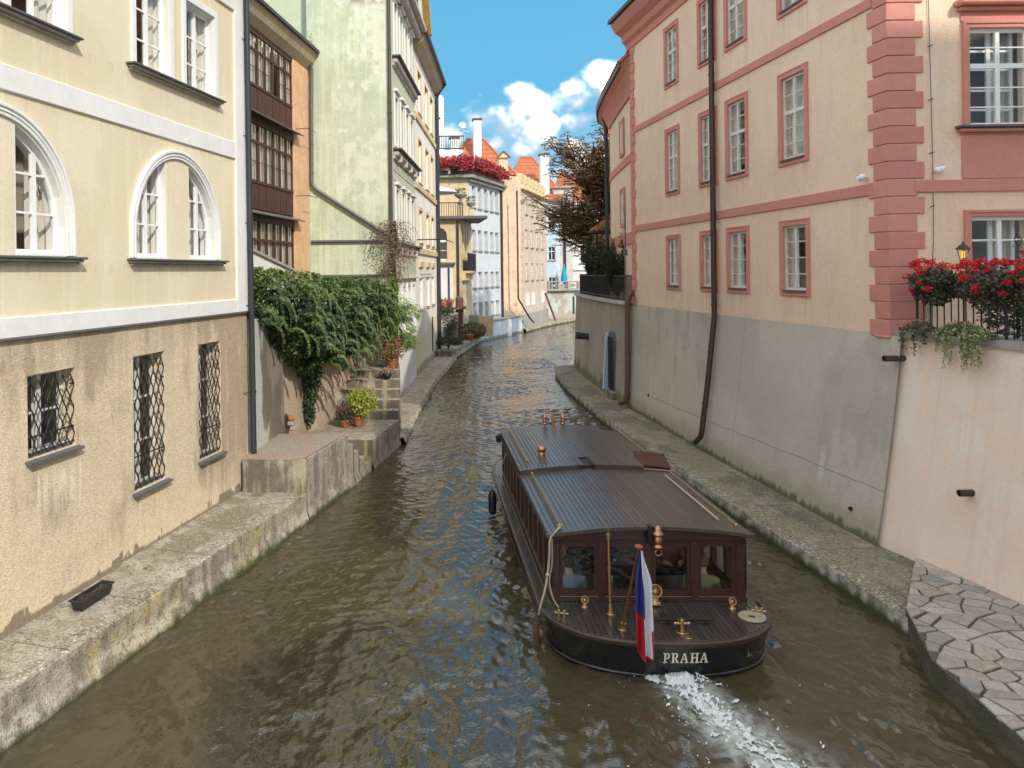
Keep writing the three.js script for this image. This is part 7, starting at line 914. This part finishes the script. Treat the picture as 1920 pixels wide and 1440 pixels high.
  // red flowers round the roof terrace
  const fh = (label, A, B, y, n, w) => { const L = Math.hypot(B[0] - A[0], B[1] - A[1]), t = thing('flower_hedge', label, 'flowers', [A[0], y, A[1]], facing(A, B)); obj('trough', span(0, L, 0, 0.25, -0.3, 0.1), M.iron, t); leavesOn(obj, t, 'foliage', n, (r) => { const s = r() * L, a = r() * 3.4 - 0.1, q = Math.sqrt(r()) * w * (0.75 + 0.5 * fbm(s * 0.8, 2, 2, 170)); return [[s, 0.45 + q * Math.sin(a) * 1.0, q * Math.cos(a) * 0.8], [0, 0.6, 0.8], 0.2]; }, [[0.58, 0.012, 0.035], [0.48, 0.01, 0.03], [0.65, 0.05, 0.07], [0.06, 0.1, 0.03], [0.30, 0.02, 0.03]], r); };
  fh('red flower hedge along the roof edge above the yellow wall', [2.6, -59.4], [5.9, -59.6], 12.56, 2600, 0.85); fh('red flower hedge along the roof edge above the pale blue front', [5.9, -59.9], [9.2, -67.2], 12.56, 4200, 0.95);
  // oleanders behind the curved fence
  for (const [x, z, s, l] of [[9.2, -33.0, 1, 'oleander behind the fence closest to the red quoins'], [9.45, -36.0, 1.05, 'oleander behind the middle of the curved fence'], [10.0, -39.6, 0.95, 'oleander at the far bend of the curved fence']]) { const t = thing('oleander', l, 'shrub', [x, 4.05, z]), st = []; for (let k = 0; k < 16; k++) { const a = r() * 6.28, q = 0.25 + 0.5 * r(); st.push([q * Math.cos(a), (1.6 + 1.0 * r()) * s, q * Math.sin(a)]); } obj('stems', st.map((b) => rod([0, 0, 0], b, 0.018, 5, 0.006)), M.bark, t); leavesOn(obj, t, 'foliage', 2600, (r) => { const b = st[Math.floor(r() * 16)], q = 0.2 + 0.85 * r(); return [[b[0] * q + 0.2 * (r() - 0.5), b[1] * q, b[2] * q + 0.2 * (r() - 0.5)], [b[0], 1, b[2]], 0.2]; }, [[0.055, 0.075, 0.035], [0.08, 0.10, 0.05], [0.04, 0.055, 0.03]], r, { wide: 0.22, droop: -0.3 }); }
}
{ // chestnut with browning leaves
  const r = rng(113), t = thing('chestnut_tree', 'chestnut tree with sparse browning leaves behind the curved wall', 'tree', [14.75, 3.9, -50]), limbs = [], ends = [];
  const grow = (p, d, L, rad, depth) => { const q = [p], N = 5; let c = V(...p), dir = V(...d).normalize(); for (let i = 0; i < N; i++) { dir.add(V(rr(-0.22, 0.22, r), rr(-0.08, 0.16, r), rr(-0.22, 0.22, r))).normalize(); c = c.clone().addScaledVector(dir, L / N); q.push(c.toArray()); } limbs.push([q, rad]); if (depth === 0) { ends.push(q); return; } const n = depth > 2 ? 5 : 4; for (let k = 0; k < n; k++) { const at = q[2 + Math.floor(r() * 4)], a = r() * 6.28, s = 0.9; grow(at, [dir.x * 0.6 + Math.cos(a) * s, dir.y * 0.6 + 0.28, dir.z * 0.6 + Math.sin(a) * s], L * rr(0.55, 0.75, r), rad * 0.55, depth - 1); } if (depth <= 2) ends.push(q); };
  obj('trunk', [tube([[0, 0, 0], [0.05, 1.5, 0], [-0.1, 3.2, 0.05], [-0.15, 4.4, 0]], 0.26, 20, 9)], M.bark, t);
  for (const d of [[-0.75, 0.75, 0.2], [-0.3, 1.1, -0.3], [0.4, 1, 0.3], [0.7, 0.7, -0.2], [-0.9, 0.4, 0.25], [-0.1, 1.3, 0.2], [-0.95, 0.0, 0.5], [-0.9, -0.15, -0.2], [-0.7, 1.1, 0.1], [-0.5, 0.9, 0.6], [-0.2, 0.3, 0.6], [-0.5, 0.05, 0.1], [-0.8, -0.3, 0.2], [-0.6, -0.4, 0.5]]) grow([-0.12, d[1] < 0.1 ? rr(2.4, 3.6, r) : rr(3, 4.6, r), 0], d, rr(3.2, 4.4, r), 0.12, 2);
  obj('limbs', limbs.map(([q, rad]) => new THREE.TubeGeometry(new THREE.CatmullRomCurve3(q.map((p) => V(...p))), 6, rad, 5)), M.bark, t);
  const list = [], cols = [[0.30, 0.20, 0.10], [0.37, 0.25, 0.12], [0.23, 0.19, 0.09], [0.19, 0.20, 0.08], [0.42, 0.27, 0.13]];
  for (const q of ends) for (let k = 0; k < 30; k++) { const p = q[1 + Math.floor(r() * (q.length - 1))], c = tint(cols, r), o = [p[0] + rr(-0.42, 0.42, r), p[1] + rr(-0.45, 0.5, r), p[2] + rr(-0.42, 0.42, r)], a0 = r() * 6.28; for (let m = 0; m < 5; m++) { const a = a0 + m * 1.2; list.push({ p: o, d: [Math.cos(a), -0.45, Math.sin(a)], n: [0, 1, 0], l: rr(0.2, 0.3, r), w: rr(0.08, 0.12, r), c: c.map((x) => x * rr(0.85, 1.15, r)) }); } }
  obj('crown', leafGeo(list), M.leaf, t);
}
// ================================================================ foam of the wake
{
  const step = 0.0125, x0 = 2.2, x1 = 6.4, z0 = -10.9, z1 = -5.8, nx = Math.round((x1 - x0) / step), nz = Math.round((z1 - z0) / step), pos = [], f = new Float32Array((nx + 1) * (nz + 1)), h = new Float32Array((nx + 1) * (nz + 1));
  for (let j = 0; j <= nz; j++) for (let i = 0; i <= nx; i++) {
    const x = x0 + i * step, z = z0 + j * step, [s, d] = wakeAt(x, z), k = j * (nx + 1) + i; if (s < -0.35 || Math.abs(d) > 1.6) { f[k] = -1; continue; }
    const wx = x + 0.12 * (fbm(x * 4, z * 4, 3, 331) - 0.5), wz = z + 0.12 * (fbm(x * 4, z * 4, 3, 332) - 0.5), web = 1 - Math.abs(2 * fbm(wx * 5.2, wz * 4.0, 4, 333) - 1) * 2.6, web2 = 1 - Math.abs(2 * fbm(wx * 13, wz * 11, 3, 334) - 1) * 2.4, gr = fbm(x * 34, z * 34, 2, 335), w = 0.19 + 0.05 * Math.max(0, s), e = Math.exp(-Math.pow(d / w, 2)) * Math.exp(-0.12 * Math.max(0, s)) * sst(-0.3, 0.05, s), e2 = Math.exp(-Math.pow((Math.abs(d) - 0.28 - 0.22 * s) / 0.13, 2)) * Math.exp(-0.3 * s) * (d > 0 ? 1 : 0.75);
    const splash = Math.exp(-Math.pow((x - 3.15) / 0.26, 2) - Math.pow((z + 10.3) / 0.1, 2)) * 0.9 + Math.exp(-Math.pow((x - 3.6) / 0.4, 2) - Math.pow((z + 10.25) / 0.12, 2));
    f[k] = 0.72 * e + 0.30 * e2 + 0.5 * splash + 0.46 * web + 0.42 * web2 + 0.45 * (gr - 0.5) - 0.90; h[k] = waterY(x, z) + 0.006 + 0.10 * clamp(f[k]) * fbm(x * 18, z * 18, 3, 336) + 0.03 * gr * gr;
  }
  for (let j = 0; j < nz; j++) for (let i = 0; i < nx; i++) { const a = j * (nx + 1) + i, b = a + 1, c = a + nx + 1, d = c + 1, P = (k) => [x0 + (k % (nx + 1)) * step, h[k], z0 + Math.floor(k / (nx + 1)) * step]; if (f[a] > 0 && f[b] > 0 && f[c] > 0) pos.push(...P(a), ...P(c), ...P(b)); if (f[b] > 0 && f[c] > 0 && f[d] > 0) pos.push(...P(b), ...P(c), ...P(d)); }
  const air = sheet(170, 210, (u, v) => { const x = lerp(x0, x1, u), z = lerp(z0, z1, v); return [x, waterY(x, z) + 0.003, z, u, v]; });
  const am = std([0.62, 0.64, 0.58], { rough: 0.35, transparent: true }); am.alphaMap = gray(420, 510, (u, v) => { const x = lerp(x0, x1, u), z = lerp(z0, z1, v), [s, d] = wakeAt(x, z); if (u < 0.02 || u > 0.98 || v < 0.02 || v > 0.98) return 0; const w = 0.26 + 0.1 * Math.max(0, s), e = Math.exp(-Math.pow(d / w, 2)) * Math.exp(-0.12 * Math.max(0, s)) * sst(-0.3, 0.1, s), web = 1 - Math.abs(2 * fbm(x * 6, z * 5, 4, 341) - 1) * 2.4, g = fbm(x * 26, z * 26, 2, 342); return clamp(e * clamp(0.42 + 0.55 * web + 0.7 * (g - 0.5)) * 1.15); });
  tag(obj('aerated_water', air, am), 'pale bubbly water stirred up behind the boat', 'wake', null, 'stuff');
  const g = new THREE.BufferGeometry(); g.setAttribute('position', new THREE.BufferAttribute(new Float32Array(pos), 3)); const m = mergeVertices(g, 1e-4); m.computeVertexNormals(); const o = obj('wake_foam', bmap(m), std([0.66, 0.67, 0.65], { rough: 0.5 })); tag(o, 'white churned foam of the boat propeller wake', 'foam', null, 'stuff');
}
// repeats of a kind share a group
{
  const groups = { landing_step: 'stone steps of the landing', stone_landing: 'landings beside the garden wall', geranium_box: 'geranium boxes on the terrace railing', trailing_plant: 'plants trailing over the coping', cypress: 'cypresses on the planted ledge', shrub: 'shrubs on the planted ledge', oleander: 'oleanders behind the curved fence', cup: 'cups on the cabin table', cabin_table: 'tables in the boat cabin', loose_stone: 'loose stones on the landing steps', urn_planter: 'urns on the annex balcony', potted_flower: 'potted flowers on the landings', flower_hedge: 'red flowers round the roof terrace', flower_pot: 'pots on the planted ledge', person: 'passengers in the boat', red_roof_house: 'red roofed houses in the distance' };
  for (const o of scene.children) { const g = groups[o.name.replace(/_\d{3}$/, '')]; if (g && o.userData.label) o.userData.group = g; }
}
// ================================================================ render
const renderer = new THREE.WebGLRenderer({ antialias: true });
renderer.setSize(1024, 768); renderer.toneMapping = THREE.LinearToneMapping; renderer.toneMappingExposure = EXPOSURE; renderer.shadowMap.enabled = true; renderer.shadowMap.type = THREE.PCFSoftShadowMap;
renderer.render(scene, camera);
